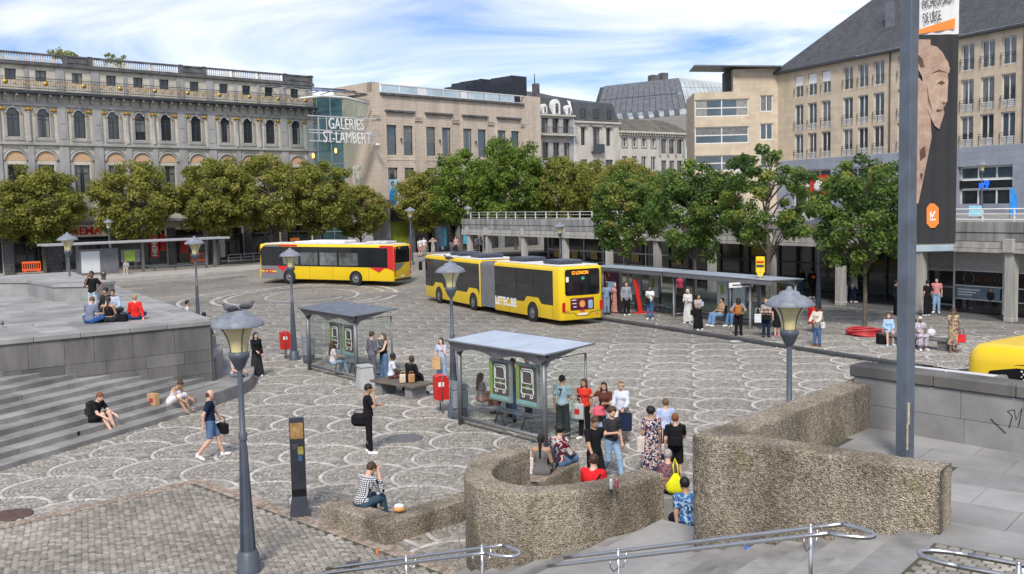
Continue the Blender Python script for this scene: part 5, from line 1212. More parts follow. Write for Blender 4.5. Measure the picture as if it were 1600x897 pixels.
def shelter(label, A, B_, roofm, posters, bench, depth=1.5, side_len=1.46, group='glass bus shelters', zr=2.27, side_r=True, rise=.1, beam=False):
    """A, B_ feet of the two rear posts (left, right seen from the camera); the roof sails out away from the camera"""
    d = B_-A; Lg = d.length; t = thing('bus_shelter', label, 'bus shelter', (A.x, A.y, A.z), math.atan2(d.y, d.x), group)
    for x in (0, Lg): MB().tube([(x, 0, -.02), (x, 0, zr)], .075, 10).build('post', M_alu, t)
    MB().tube([(0, 0, .22), (Lg, 0, .22)], .05, 8).build('bottom_rail', M_alu, t)
    n = 3
    for k in range(n): MB().box(Lg*k/n+.06, Lg*(k+1)/n-.02, -.008, .006, .3, zr-.12).build('glass_pane', M_clear, t)
    if side_r:
        MB().box(Lg-.006, Lg+.008, .08, side_len-.04, .25, zr-.1).build('glass_pane', M_clear, t); MB().tube([(Lg, side_len, 0), (Lg, side_len, zr-.05)], .03, 8).build('side_post', M_alu, t); MB().tube([(Lg, .05, .2), (Lg, side_len, .2)], .035, 8).build('side_rail', M_alu, t)
        MB().tube([(Lg, .05, zr-.08), (Lg, side_len, zr-.05)], .015, 6).build('side_top_rail', M_alu, t)
    z0_ = zr+.10; rise_ = rise
    def rz(y): return z0_+rise_*(y+.2)/(depth+.2)
    ov = .27
    fas = MB(); k = 12; top = [(-ov+(Lg+2*ov)*i/k) for i in range(k+1)]
    low = [zr-.22+.16*abs(math.sin(PI*max(0, min(1, x/Lg))*2))+(.22 if x < 0 or x > Lg else 0) for x in top]
    fas.add([(x, -.2, zr+.10) for x in top]+[(x, -.12, lw) for x, lw in zip(top, low)], [(i, k+1+i, k+2+i, i+1) for i in range(k)]); fas.add([(x, -.02, zr+.12) for x in top]+[(x, -.11, lw) for x, lw in zip(top, low)], [(i+1, k+2+i, k+1+i, i) for i in range(k)])
    fas.build('fascia', M_alu, t)
    for x in (0, Lg):
        arm = MB(); arm.add([(x+s, y, zz) for s in (-.03, .03) for y, zz in ((-.2, zr+.05), (0, zr-.35), (.2, zr-.12), (depth, rz(depth)-.03), (depth, rz(depth)), (-.2, zr+.095))], [(0, 1, 2, 3, 4, 5), (11, 10, 9, 8, 7, 6), (0, 6, 7, 1), (1, 7, 8, 2), (2, 8, 9, 3)]); arm.build('roof_arm', M_alu, t)
    for i in range(3):
        x0 = -ov+(Lg+2*ov)*i/3+.012; x1 = -ov+(Lg+2*ov)*(i+1)/3-.012
        b = MB(); b.add([(x0, -.22, zr+.10), (x1, -.22, zr+.10), (x1, depth, rz(depth)), (x0, depth, rz(depth)), (x0, -.22, zr+.13), (x1, -.22, zr+.13), (x1, depth, rz(depth)+.03), (x0, depth, rz(depth)+.03)], [(3, 2, 1, 0), (4, 5, 6, 7), (0, 1, 5, 4), (1, 2, 6, 5), (2, 3, 7, 6), (3, 0, 4, 7)]); b.build('roof_panel', roofm, t)
    fr = MB().tube([(-ov-.02, -.24, zr+.11), (Lg+ov+.02, -.24, zr+.11), (Lg+ov+.02, depth+.02, rz(depth)+.015), (-ov-.02, depth+.02, rz(depth)+.015)], .028, 6, 0, False, False, True); fr.build('roof_frame', M_alu, t)
    if beam:
        MB().box(-ov, Lg+ov, depth-.05, depth+.03, rz(depth)-.2, rz(depth)-.02, 0, None, .01).build('front_beam', M_alu, t)
        for x in (Lg*.33, Lg*.66): MB().box(x-.05, x+.05, -.06, .06, 0, zr).build('mullion', M_alu, t)
        MB().box(.0, Lg, -.05, .05, 1.02, 1.08).build('mid_rail', M_alu, t); MB().box(.05, Lg-.05, -.03, .03, .3, 1.0).build('frosted_band', glass('frosted', (.55, .62, .62), .1, .3), t)
        for x in (0, Lg): MB().box(x-.006, x+.008, .1, depth-.4, .25, zr-.1).build('side_pane', M_clear, t)
    for x, y, z, w, h, kd_ in posters: poster(t, x, y, z, w, h, kd_)
    if bench: bench_in(t, bench[0], bench[1], bench[2])
    return t
shelter('near glass bus shelter with pale roof panels and two bus posters', gp(720, 664), gp(852, 698), M_roofw, [(1.70, .10, .9, .88, 1.12, 'bus'), (2.80, .10, .9, .88, 1.12, 'bus')], (.45, 2.3, .75))
shelter('far glass bus shelter with dirty dark roof beside the lamp', gp(484, 579), gp(558, 598), M_roofd, [(2.0, .10, .85, .8, 1.12, 'bus'), (3.0, .10, .85, .8, 1.12, 'bus')], (.5, 2.3, .75))
a_, b_ = gp(1053, 498, .12), gp(1172, 516, .12)
shelter('near stop shelter with two maps beside the yellow stop sign', b_+kn*1.5+kd*1.3, a_+kn*1.5-kd*.2, M_roofw, [(3.6, .1, .75, .95, 1.35, 'plan'), (4.8, .1, .75, .85, 1.3, 'map')], (1.7, 3.6, .55), 1.75, 1.2, zr=2.22, rise=.03, beam=True)
shelter('far stop shelter half hidden by the long bus', a_+kn*1.5-kd*.9, a_+kn*1.5-kd*7.2, M_roofw, [(2.4, .1, .75, .85, 1.3, 'map'), (3.9, .1, .75, .85, 1.3, 'plan')], (.6, 2.0, .55), 1.75, 1.2, zr=2.22, side_r=False, rise=.03, beam=True)
for i, (q, lab) in enumerate(((a_, 'slim grey post between the two stop shelters'), (b_, 'slim grey post at the near end of the stop shelters'))):
    tag(MB().lathe([(.09, 0), (.09, .05), (.055, .06), (.055, 2.35)], 10).build('shelter_post', M_alu, None, q), lab, 'post', 'front posts of the stop shelters')
adv = at(958, 480, 53.5); ap = thing('advertising_panel', 'dark purple advertising panel behind the long bus', 'advertising panel', (adv.x, adv.y, .12), math.atan2(kd.y, kd.x))
MB().box(-.75, .75, -.08, .08, .1, 2.3, 0, None, .02).build('case', M_frame_d, ap); MB().box(-.68, .68, -.10, -.082, .2, 2.2).build('printed_sheet', pm('purple_print', (.035, .012, .022), .3, .5, 2), ap); MB().box(-.5, .4, -.115, -.102, 1.25, 1.7, 0, None, .0).build('pale_logo', pm('pale_blue_print', (.25, .4, .5), .5), ap); q = MB().lathe([(.2, 0), (.2, .02)], 14).build('round_logo', pm('copper_print', (.45, .15, .05), .5), ap, (-.35, -.10, 1.95)); q.rotation_euler = (PI/2, 0, 0)
rp = at(997, 470, 53); rt = thing('red_leaning_board', 'slanting red barrier board leaning inside the far stop shelter', 'board', (rp.x, rp.y, .12), .2)
MB().obox((0, 0, .9), (.22, .08, 1.9), 0, 0, .01, (0, -.16)).build('board', M_red, rt); MB().box(-.3, .9, -.2, .2, 0, .07).build('foot', M_red, rt)
# tram shelter on its platform, far left
tpl = MB(); t0, t1 = gp(-60, 458), gp(372, 425); tdv = (t1-t0).normalized(); tnv = Vector((-tdv.y, tdv.x, 0)); t1 = t1+tdv*6
tpl.prism([(p.x, p.y) for p in (t0, t1, t1+tnv*7, t0+tnv*7)], -.1, .32); struct('tram_platform', tpl, pm('platform_concrete', (.36, .34, .31), .8, .2, 1.2, .15, 30))
ta_ = gp(92, 440); ts = thing('tram_shelter', 'long flat-roofed grey tram shelter on the platform', 'shelter', (ta_.x, ta_.y+2, .32), math.atan2(tdv.y, tdv.x))
MB().box(-2.2, 15.6, -1.2, 1.2, 2.85, 3.05, 0, None, .03).build('roof', pm('pale_shelter_roof', (.34, .35, .36), .5, .1), ts)
for x in (.0, .9, 7.0, 13.5, 14.4): MB().box(x-.12, x+.12, -.1, .14, 0, 2.86).build('post', M_alu, ts)
MB().box(3.0, 4.6, -.16, .1, .05, 2.4).build('grey_panel', pm('grey_panel', (.15, .15, .165), .5), ts); wp = MB().box(.95, 3.0, -.16, .1, .05, 2.4).build('poster_case', M_alu, ts); MB().box(1.15, 2.85, -.19, -.165, .2, 2.2).build('blank_poster', pm('white_poster', (.62, .66, .68), .4, .04), wp)
for k in range(3): MB().box(4.7+k*2.95+.1, 4.7+k*2.95+2.8, -.01, .01, .25, 2.7).build('glass_pane', M_clear, ts)
pc = MB().box(4.9, 6.7, -.1, -.04, 1.0, 2.2).build('poster_case', M_alu, ts); MB().box(5.2, 6.2, -.13, -.105, 1.1, 2.1).build('green_notice', M_lime, pc)
MB().box(7.3, 13.2, -.7, -.3, .42, .48).build('bench_seat', M_alu, ts); MB().box(10.0, 10.1, -.6, -.4, 0, .42).build('bench_leg', M_alu, ts); MB().box(7.9, 8.0, -.6, -.4, 0, .42).build('bench_leg', M_alu, ts)
pp = gp(323, 414); tag(MB().box(-.16, .16, -.16, .16, 0, 5.6).build('steel_pole', M_alu, None, pp), 'tall plain grey square pole by the shop entrance', 'pole')
pp = gp(341, 413); o = thing('info_column', 'short grey information column with green strip beside the tall pole', 'column', pp); MB().box(-.25, .25, -.2, .2, 0, 2.4).build('shaft', M_alu, o); MB().box(-.26, -.08, -.23, -.2, .9, 2.3).build('green_strip', M_lime, o)
ra, rb = gp(357, 413), gp(412, 409); o = thing('street_railing', 'steel street railing beside the tram platform end', 'railing', ra, math.atan2(rb.y-ra.y, rb.x-ra.x)); Lr = (rb-ra).length
for zz in (.35, .7, 1.05): MB().tube([(0, 0, zz), (Lr+2, 0, zz)], .05, 6).build('rail', pm('galvanised', (.36, .37, .37), .5, .1), o)
for k in range(5): MB().tube([(k*(Lr+2)/4, 0, 0), (k*(Lr+2)/4, 0, 1.08)], .05, 6).build('post', MATS['galvanised'], o)
M_or = pm('orange_plastic', (.78, .12, .035), .45, .1)
for i, (px, py, lab) in enumerate(((50, 430, 'orange plastic barrier left of the tram shelter'), (310, 414, 'orange plastic barrier behind the street lamp by the shop'))):
    p = gp(px, py); o = thing('plastic_barrier', lab, 'barrier', (p.x, p.y, .3), math.radians(30), 'orange plastic barriers'); w = .85
    for zz in (.1, .85): MB().box(-w, w, -.08, .08, zz, zz+.22, 0, None, .03).build('rail', M_or, o)
    for k in range(9): MB().box(-w+.02+k*.2, -w+.1+k*.2, -.05, .05, .3, .87).build('bar', M_or, o)
    for sx in (-.6, .6): MB().box(sx-.1, sx+.1, -.25, .25, 0, .1).build('foot', M_or, o)

# ================================================================ buses
M_yel = pm('bus_yellow', (.80, .55, .010), .32, .07, .7, spec=.6); M_bred = pm('bus_red', (.55, .018, .022), .3, .05, spec=.6); M_bgrey = pm('bus_grey', (.17, .175, .19), .4, .06); M_bwhite = pm('bus_roof_white', (.66, .67, .68), .45, .12, 1.5)
M_bglass2 = pm('bus_glass', (.012, .014, .017), .06, .4, .7, spec=.9, coord='Object'); M_tyre = pm('tyre', (.02, .02, .021), .8); M_rim = pm('wheel_rim', (.22, .22, .23), .4, .2, metal=.7); M_bel = pm('bellows', (.125, .13, .14), .8, .15)
def body_shell(x0, x1, w, z0, z1, r=.22, n=6, rx=(.25, .25), top=.16):
    """rounded coach body: plan corners rounded, roof edge rounded"""
    def ringp(ins):
        pts = []; a, b, hw = x0+ins, x1-ins, w/2-ins
        for cx_, cy_, s0, rr in ((b, hw, 0, rx[1]), (a, hw, 1, rx[0]), (a, -hw, 2, rx[0]), (b, -hw, 3, rx[1])):
            rr = max(.02, rr-ins*.5)
            sx = -1 if s0 in (0, 3) else 1; sy = -1 if s0 in (0, 1) else 1
            c = (cx_+sx*rr, cy_+sy*rr)
            for k in range(n+1): t = s0*PI/2+PI/2*k/n; pts.append((c[0]+rr*math.cos(t), c[1]+rr*math.sin(t)))
        return pts
    lv = [(0.02, z0), (0, z0+.04), (0, z1-top), (top*.12, z1-top*.5), (top*.4, z1-top*.15), (top*1.0, z1)]
    V = []; R = [ringp(i) for i, _ in lv]; K = len(R[0])
    for (i, zz), rg in zip(lv, R): V += [(x, y, zz) for x, y in rg]
    F = [(j*K+k, j*K+(k+1) % K, (j+1)*K+(k+1) % K, (j+1)*K+k) for j in range(len(lv)-1) for k in range(K)]
    b = MB(); b.add(V, F, 0, True); b.f.append(tuple(range((len(lv)-1)*K, len(lv)*K))); b.m.append(0); b.s.append(False); b.f.append(tuple(range(K-1, -1, -1))); b.m.append(0); b.s.append(False)
    return b
def wheel(par, x, y, sg, r=.48):
    t = MB(); prof = [(r*.58, -.16), (r*.9, -.16), (r, -.10), (r, .10), (r*.9, .16), (r*.58, .16)]
    t.lathe(prof, 22); t.v = [(x_, z_, y_) for x_, y_, z_ in t.v]; t.f = [f[::-1] for f in t.f]; wo_ = t.build('wheel', M_tyre, par, (x, y, r))
    h = MB(); h.lathe([(r*.6, .15), (r*.5, .17), (r*.42, .14), (r*.2, .14), (r*.18, .18), (.001, .18)], 20); h.v = [(x_, z_*(-1 if sg < 0 else 1), y_) for x_, y_, z_ in h.v]; h.build('rim', M_rim, wo_)
    MB().lathe([(r*1.16, -.004), (r*1.16, .004), (.001, .004)], 22).lathe([(.001, -.004), (r*1.16, -.004)], 22).build('wheel_arch', M_black, par, (x, y+sg*.128, r+.03)).rotation_euler = (PI/2, 0, 0)
def sidepanel(par, name, mat, pts, y, th=.012):
    """flat panel on a bus flank: pts (x,z) outline, y flank plane (sign gives the side)"""
    s = 1 if y > 0 else -1; b = MB(); n = len(pts); A2 = sum(pts[i][0]*pts[(i+1) % n][1]-pts[(i+1) % n][0]*pts[i][1] for i in range(n))
    P = pts if A2 > 0 else pts[::-1]; V = [(x, y, zz) for x, zz in P]+[(x, y+s*th, zz) for x, zz in P]
    f = [tuple(range(n, 2*n))]+[(i, (i+1) % n, n+(i+1) % n, n+i) for i in range(n)]
    if s > 0: f = [q[::-1] for q in f]
    b.add(V, f); return b.build(name, mat, par)
def rrect(x0, x1, z0, z1, r=.08):
    P = []
    for cx_, cz_, a in ((x1-r, z1-r, 0), (x0+r, z1-r, 1), (x0+r, z0+r, 2), (x1-r, z0+r, 3)):
        for k in range(4): t = a*PI/2+PI/2*k/3; P.append((cx_+r*math.cos(t), cz_+r*math.sin(t)))
    return P
def wave(x0, x1, zb, bumps, zt, rise=.28):   # lower edge that rises over the wheels
    P = [(x0, zt), (x0, zb)]
    n = 60
    for k in range(1, n): x = x0+(x1-x0)*k/n; z = zb+max([0]+[rise*(1-smooth(.55, .95, abs(x-b))) for b in bumps]); P.append((x, z))
    return P+[(x1, zb), (x1, zt)]
# --- articulated bus; local +x is forward, left flank (+y) faces the camera
hr = Vector((-.485, .875, 0)).normalized(); hf = Vector((-.44, .898, 0)).normalized()
rl_c = Vector((2.38, 48.8, 0)); W2 = 2.55
right = Vector((hr.y, -hr.x, 0)); rear_o = rl_c+right*(W2/2)
ab = thing('articulated_bus', 'long yellow articulated bus with white roof and grey bellows', 'bus', rear_o, math.atan2(hr.y, hr.x))
ZB = 3.05; LR = 6.9
body_shell(0, LR, W2, .30, ZB-.1, rx=(.28, .05), top=.14).build('rear_body', M_yel, ab)
roof = MB().box(.25, LR-.02, -W2/2+.14, W2/2-.14, ZB-.1, ZB-.04, 0, None, .02); roof.build('rear_roof', M_bwhite, ab)
yl = W2/2+.002
for sg in (1, -1):
    y = yl*sg
    sidepanel(ab, 'side_glass', M_bglass2, [(1.5, 1.02)]+[(p, q) for p, q in wave(.75, LR-.06, 1.02, [2.75], 2.72)[2:-2]]+[(LR-.06, 1.02), (LR-.06, 2.72), (.75, 2.72), (.75, 1.15)] if False else wave(.72, LR-.06, 1.02, [2.75], 2.74, .30), y)
    for x in (2.6, 4.4): MB().box(x-.02, x+.02, min(y*1.002, y+sg*.02), max(y*1.002, y+sg*.02), 1.4, 2.7).build('glazing_bar', M_black, ab)
    for x in (.75, 2.0, 5.2): MB().box(x-.006, x+.006, min(y, y+sg*.006), max(y, y+sg*.006), .35, .98).build('panel_joint', M_frame_d, ab)
    wheel(ab, 2.75, sg*(W2/2-.12), sg)
def yawed(parent, name, loc, rz):
    o = bpy.data.objects.new(name, None); COL.objects.link(o); o.parent = parent; o.location = loc; o.rotation_euler = (0, 0, rz); return o
tm = text_mesh('LETEC.BE', .48, .008, 2.35, M_wpaint, 'lettering', .035); tm.transform(Matrix.Rotation(PI, 4, 'Z')); ob('lettering', tm, ab, (LR-.1, yl+.010, .62))
# tail
sx = -.004
def tail(nm, mat, pts, off=0., par=ab):
    b = MB(); n = len(pts); A2 = sum(pts[i][0]*pts[(i+1) % n][1]-pts[(i+1) % n][0]*pts[i][1] for i in range(n)); P = pts if A2 < 0 else pts[::-1]
    b.add([(sx-off, y, zz) for y, zz in P]+[(sx-off-.012, y, zz) for y, zz in P], [tuple(range(n, 2*n))]+[(i, (i+1) % n, n+(i+1) % n, n+i) for i in range(n)]); return b.build(nm, mat, par)
tail('rear_window', M_bglass2, rrect(-1.02, 1.02, 1.52, 2.82, .14)); db_ = tail('destination_display', M_black, rrect(-.98, .98, 2.5, 2.8, .05), .013)
tm = text_mesh('12 LONCIN', .17, .006, .95, emit('amber_led', (1, .32, .01), 1.2), 'lettering', .02); tm.transform(Matrix.Rotation(-PI/2, 4, 'Z')); ob('lettering', tm, db_, (sx-.03, .62, 2.56))
rp_ = tail('rear_poster', pm('rear_poster', (.09, .012, .035), .4, .5, 2.5, coord='Object'), rrect(-.66, .72, .78, 1.38, .02)); tail('printed_disc', pm('orange_disc', (.7, .3, .06), .5), [(.03+.17*math.cos(k*PI/8), 1.08+.17*math.sin(k*PI/8)) for k in range(16)], .013, rp_); tail('printed_figure', pm('pale_blue_print2', (.25, .4, .6), .5), rrect(-.58, -.32, .82, 1.25, .08), .013, rp_)
for k in range(3): tail('print_line', M_wpaint, rrect(.38, .66-.05*k, 1.27-k*.17, 1.31-k*.17, .01), .013, rp_)
tail('licence_plate', M_wpaint, rrect(-.26, .26, .52, .62, .01), .0); 
tm = text_mesh('TEC', .13, .006, .34, M_bred, 'lettering', .03); tm.transform(Matrix.Rotation(-PI/2, 4, 'Z')); ob('lettering', tm, ab, (sx-.012, .20, .66))
for sg in (-1, 1):
    lo_, hi_ = sorted((sg*1.02, sg*1.2)); tail('tail_light', pm('tail_red', (.5, .01, .012), .2, .2, spec=.8), rrect(lo_, hi_, .72, 1.2, .05))
tail('rear_grille', pm('amber_strip', (.65, .25, .02), .4), rrect(.82, 1.0, .72, .8, .02)); tail('sticker', M_wpaint, rrect(.82, .98, 2.2, 2.46, .02), .02); tail('sticker', pm('green_sign', (.05, .5, .25), .4), rrect(-.1, .06, 2.3, 2.42, .01), .02); tail('round_badge', pm('badge', (.5, .2, .15), .5), [(-.85+.07*math.cos(k*PI/6), .55+.07*math.sin(k*PI/6)) for k in range(12)])
tail('bumper_crease', M_frame_d, [(1.1, .70), (.5, .66), (.35, .50), (-.35, .50), (-.5, .66), (-1.1, .70), (-1.1, .685), (-.52, .645), (-.36, .485), (.36, .485), (.52, .645), (1.1, .685)], 0)
# bellows: folded joint
jc = rear_o+hr*(LR+.0); bend = math.atan2(hf.y, hf.x)-math.atan2(hr.y, hr.x); LB = 1.8
bl = MB(); K = 16; V = []; nrings = 25
for k in range(nrings):
    t = k/(nrings-1); a = bend*t; cx_ = LR+LB*t; cy_ = LB*t*math.sin(bend*.5)*t; ins = .05+(.06 if k % 2 else 0)
    for y, zz in ((-W2/2+ins, .38), (-W2/2+ins, ZB-.3), (-W2/2+ins+.12, ZB-.12-ins), (W2/2-ins-.12, ZB-.12-ins), (W2/2-ins, ZB-.3), (W2/2-ins, .38)): V.append((cx_-math.sin(a)*y, cy_+math.cos(a)*y, zz))
bl.add(V, [(k*6+j, (k+1)*6+j, (k+1)*6+j+1, k*6+j+1) for k in range(nrings-1) for j in range(5)]+[(k*6+5, (k+1)*6+5, (k+1)*6, k*6) for k in range(nrings-1)]); bl.build('bellows', M_bel, ab)
fo = yawed(ab, 'front_section', (LR+LB, LB*math.sin(bend*.5), 0), bend); LF = 8.7
body_shell(0, LF, W2, .30, ZB-.1, rx=(.05, .35), top=.14).build('front_body', M_yel, fo); MB().box(.02, LF-.9, -W2/2+.14, W2/2-.14, ZB-.1, ZB-.04, 0, None, .02).build('front_roof', M_bwhite, fo)
for sg in (1, -1):
    y = yl*sg; sidepanel(fo, 'side_glass', M_bglass2, wave(.06, LF-.3, 1.02, [.95, 6.2], 2.74, .30), y)
    for x in (2.6, 4.4, 7.2): MB().box(x-.02, x+.02, min(y*1.002, y+sg*.02), max(y*1.002, y+sg*.02), 1.4, 2.7).build('glazing_bar', M_black, fo)
    for x in (.95, 6.2): wheel(fo, x, sg*(W2/2-.12), sg)
    MB().box(LF-1.3, LF-.5, min(y*1.01, y+sg*.03), max(y*1.01, y+sg*.03), 1.05, 1.3).build('door_panel', M_bglass2, fo)
    MB().tube([(LF-.1, sg*1.2, 2.6), (LF+.15, sg*1.45, 2.5)], .03, 6).box(LF+.1, LF+.2, sg*1.45-.12, sg*1.45+.12, 1.95, 2.5, 0, None, .03).build('mirror', M_black, fo)
MB().box(LF-.05, LF+.012, -1.05, 1.05, 1.1, 2.75, 0, None, .02).build('windscreen', M_bglass2, fo)
for par, xs_ in ((ab, ((1.0, 2.6), (4.6, 6.2))), (fo, ((.9, 2.5), (3.9, 4.6), (5.2, 5.6)))):
    for a, b in xs_: MB().box(a, b, -.75, .75, ZB-.05, ZB+.17, 0, None, .08).build('roof_unit', pm('roof_hatch_dark', (.045, .055, .075), .35, .2), par)
# --- single bus; front to the left
tr_, tf_ = gp(557.6, 446.4), gp(454, 443.4); hd = (tf_-tr_).normalized(); W3 = 2.5
ro = tr_-hd*3.2+Vector((hd.y, -hd.x, 0))*(W3/2-.1); sb = thing('city_bus', 'yellow single-deck bus with red rear corner and grey nose', 'bus', (ro.x, ro.y, tr_.z), math.atan2(hd.y, hd.x)); sb.rotation_euler = (0, 0, math.atan2(hd.y, hd.x)); L3 = 11.9; wb = (tf_-tr_).length
sb.rotation_euler[1] = -math.atan2(tf_.z-tr_.z, wb)
body_shell(0, L3, W3, .34, 2.95, rx=(.2, .4), top=.16).build('body', M_yel, sb); MB().box(.3, L3-.5, -W3/2+.15, W3/2-.15, 2.95, 3.0, 0, None, .02).build('roof', M_bwhite, sb)
for a, b, h_ in ((.9, 2.6, .18), (4.4, 7.6, .22), (7.6, 8.9, .14)): MB().box(a, b, -.8, .8, 2.99, 3.0+h_, 0, None, .06).build('roof_unit', M_bwhite if a > 1 else pm('pale_unit', (.5, .5, .5), .5), sb)
for sg in (1, -1):
    y = (W3/2+.002)*sg
    sidepanel(sb, 'side_glass', M_bglass2, [(1.15, 1.32), (L3-.35, 1.32), (L3-.2, 2.4), (L3-.5, 2.76), (1.15, 2.76)], y)
    for x in (2.9, 4.7, 6.4, 8.1, 9.7): MB().box(x-.05, x+.05, min(y, y+sg*.02), max(y, y+sg*.02), 1.35, 2.7).build('glazing_bar', M_black, sb)
    for k, (a, b) in enumerate(((4.8, 6.3), (6.5, 8.0), (8.2, 9.6), (3.0, 4.6))): sidepanel(sb, 'window_pane', pm('bus_pane', (.10, .115, .115), .06, .7, 1.1, spec=.8, coord='Object'), rrect(a, b, 1.42, 2.35, .06), y*1.012, .003)
    sidepanel(sb, 'red_corner', M_bred, [(.02, 1.1), (.5, 1.25), (1.14, 1.28), (1.15, 2.9), (.02, 2.9)], y, .008); sidepanel(sb, 'red_flash', M_bred, [(.75, 1.30), (2.0, 1.30), (1.2, .95)], y, .014)
    sidepanel(sb, 'rear_black_panel', M_bglass2, rrect(.5, 2.8, 1.32, 2.72, .05), y, .016)
    sidepanel(sb, 'grey_nose', M_bgrey, [(L3-.45, .36), (L3-.02-.25, .36), (L3-.3, 1.3), (L3-2.9, 1.3), (L3-3.1, .36)], y, .008); sidepanel(sb, 'red_flash', M_bred, [(L3-2.8, 1.31), (L3-1.7, 1.31), (L3-2.3, .85)], y, .014)
    sidepanel(sb, 'front_black', M_bglass2, [(L3-1.6, 1.31), (L3-.3, 1.31), (L3-.25, 2.6), (L3-1.5, 2.76)], y, .013)
    sidepanel(sb, 'grey_roof_edge', M_bgrey, [(L3-2.2, 2.77), (L3-.5, 2.77), (L3-.7, 2.9), (L3-2.2, 2.93)], y, .006); sidepanel(sb, 'red_roof_edge', M_bred, [(L3-3.6, 2.78), (L3-2.0, 2.78), (L3-2.0, 2.92), (L3-3.6, 2.92)], y, .009)
    for x in (3.2, 3.2+wb): wheel(sb, x, sg*(W3/2-.12), sg)
    for x in (2.1, 5.2, 7.2): MB().box(x-.006, x+.006, min(y, y+sg*.006), max(y, y+sg*.006), .38, 1.28).build('panel_joint', M_frame_d, sb)
tm = text_mesh('TEC', .34, .006, 1.1, M_bred, 'lettering', .03); tm.transform(Matrix.Rotation(PI, 4, 'Z')); ob('lettering', tm, sb, (L3-.45, W3/2+.017, .72)); sidepanel(sb, 'yellow_dash', M_yel, [(L3-1.7, .86), (L3-.3, .86), (L3-.3, .94), (L3-1.7, .94)], W3/2+.011, .003)
ta2 = lambda nm, mat, pts, off=0.: tail(nm, mat, pts, off, sb)
ta2('rear_window', M_bglass2, rrect(-1.0, 1.0, 1.65, 2.65, .12)); ta2('destination_display', M_black, rrect(-.9, .9, 2.62, 2.82, .05), .005); ta2('grey_wedge', M_bgrey, [(1.15, 1.0), (1.15, 1.6), (-.3, 1.6), (.2, 1.3)], .002); ta2('red_wedge', M_bred, [(1.22, 1.0), (1.22, 2.8), (1.02, 2.8), (1.02, 1.3)], .004); ta2('licence_plate', M_wpaint, rrect(-.26, .26, .62, .72, .01)); ta2('lower_black', M_black, rrect(-1.15, 1.15, .36, .5, .02))
for sg in (-1, 1): lo_, hi_ = sorted((sg*1.03, sg*1.16)); ta2('tail_light', MATS['tail_red'], rrect(lo_, hi_, .7, 1.0, .04), .006)
ta2('amber_number', pm('amber_led_off', (.6, .25, .03), .4), rrect(.35, .6, 2.66, 2.78, .01), .018)
MB().box(L3-.06, L3+.012, -1.0, 1.0, 1.1, 2.7, 0, None, .02).build('windscreen', M_bglass2, sb); MB().box(L3-.3, L3+.01, -1.1, 1.1, .36, 1.05, 0, None, .05).build('yellow_bumper', M_yel, sb)
# --- third bus behind the right-hand parapet
h3_ = Vector((.60, -.80, 0)); o3 = thing('parked_bus', 'yellow bus end rising behind the stone parapet on the right', 'bus', (9.75, 20.1, 0), math.atan2(h3_.y, h3_.x))
body_shell(0, 11, 2.5, .3, 3.24, rx=(.42, .3), top=.34, n=8).build('body', M_yel, o3)
for sg in (1, -1): sidepanel(o3, 'side_glass', M_bglass2, [(.40, 1.1), (10.6, 1.1), (10.6, 2.86), (1.1, 2.86), (.6, 2.76), (.40, 2.5)], 1.252*sg)
dots = MB()
for i in range(34):
    for j in range(5):
        r_ = .022*(1-j*.12); y = -1.266; dots.lathe([(r_, 0), (.001, 0)], 6, 0, (0, 0, 0)); n_ = 12; vs = dots.v[-n_:]; dots.v[-n_:] = [(1.2+i*.075+(j % 2)*.037+a, y, 2.81-j*.05+b) for a, b, c in vs]
o = dots.build('dot_pattern', M_wpaint, o3); o['kind'] = 'stuff'
MB().box(1.6, 2.6, -.7, .7, 3.22, 3.27, 0, None, .01).build('roof_hatch', pm('pale_yellow', (.8, .75, .45), .4), o3); MB().tube([(.0, -.8, 2.6), (.3, -1.2, 2.8), (1.2, -1.245, 2.93), (9, -1.245, 2.95)], .012, 5).build('roof_seam', pm('seam_brown', (.25, .15, .01), .6), o3)
for x in (2.6, 8.3):
    for sg in (-1, 1): wheel(o3, x, sg*1.13, sg)
kp = gp(1480, 583, 2.98); kb = thing('white_kiosk', 'white flat box roof with slanted grey end behind the parapet', 'kiosk', (kp.x, kp.y, .26), math.atan2(-2.0, 1.8))
MB().box(-.95, .75, -.4, .4, 2.45, 2.72, 0, None, .02).build('roof', pm('white_metal', (.62, .63, .64), .4, .06), kb); MB().prism([(.76, 2.42), (.95, 2.42), (.95, 2.55), (.86, 2.73), (.76, 2.73)], -.4, .4, 0, Matrix.Rotation(PI/2, 4, 'X')).build('end_cap', pm('grey_cap', (.22, .21, .19), .6), kb)
MB().box(-.85, .7, -.3, .3, -.26, 2.44).build('cabinet', M_alu, kb)

# ================================================================ street furniture
# wooden bench
bp = gp(627, 618); bn = thing('slatted_bench', 'long dark wooden slatted bench on two stone feet', 'bench', (bp.x, bp.y, 0), math.radians(-42))
M_wood = pm('weathered_wood', (.12, .105, .088), .8, .3, 3, .4, 30, rand=.15)
for k in range(8): MB().box(-1.05, 1.05, -.44+k*.112, -.44+k*.112+.1, .40, .47, 0, None, .01).build('slat', M_wood, bn)
for x in (-.75, .7): MB().box(x-.16, x+.16, -.34, .34, 0, .40, 0, None, .02).build('foot', M_stone, bn)
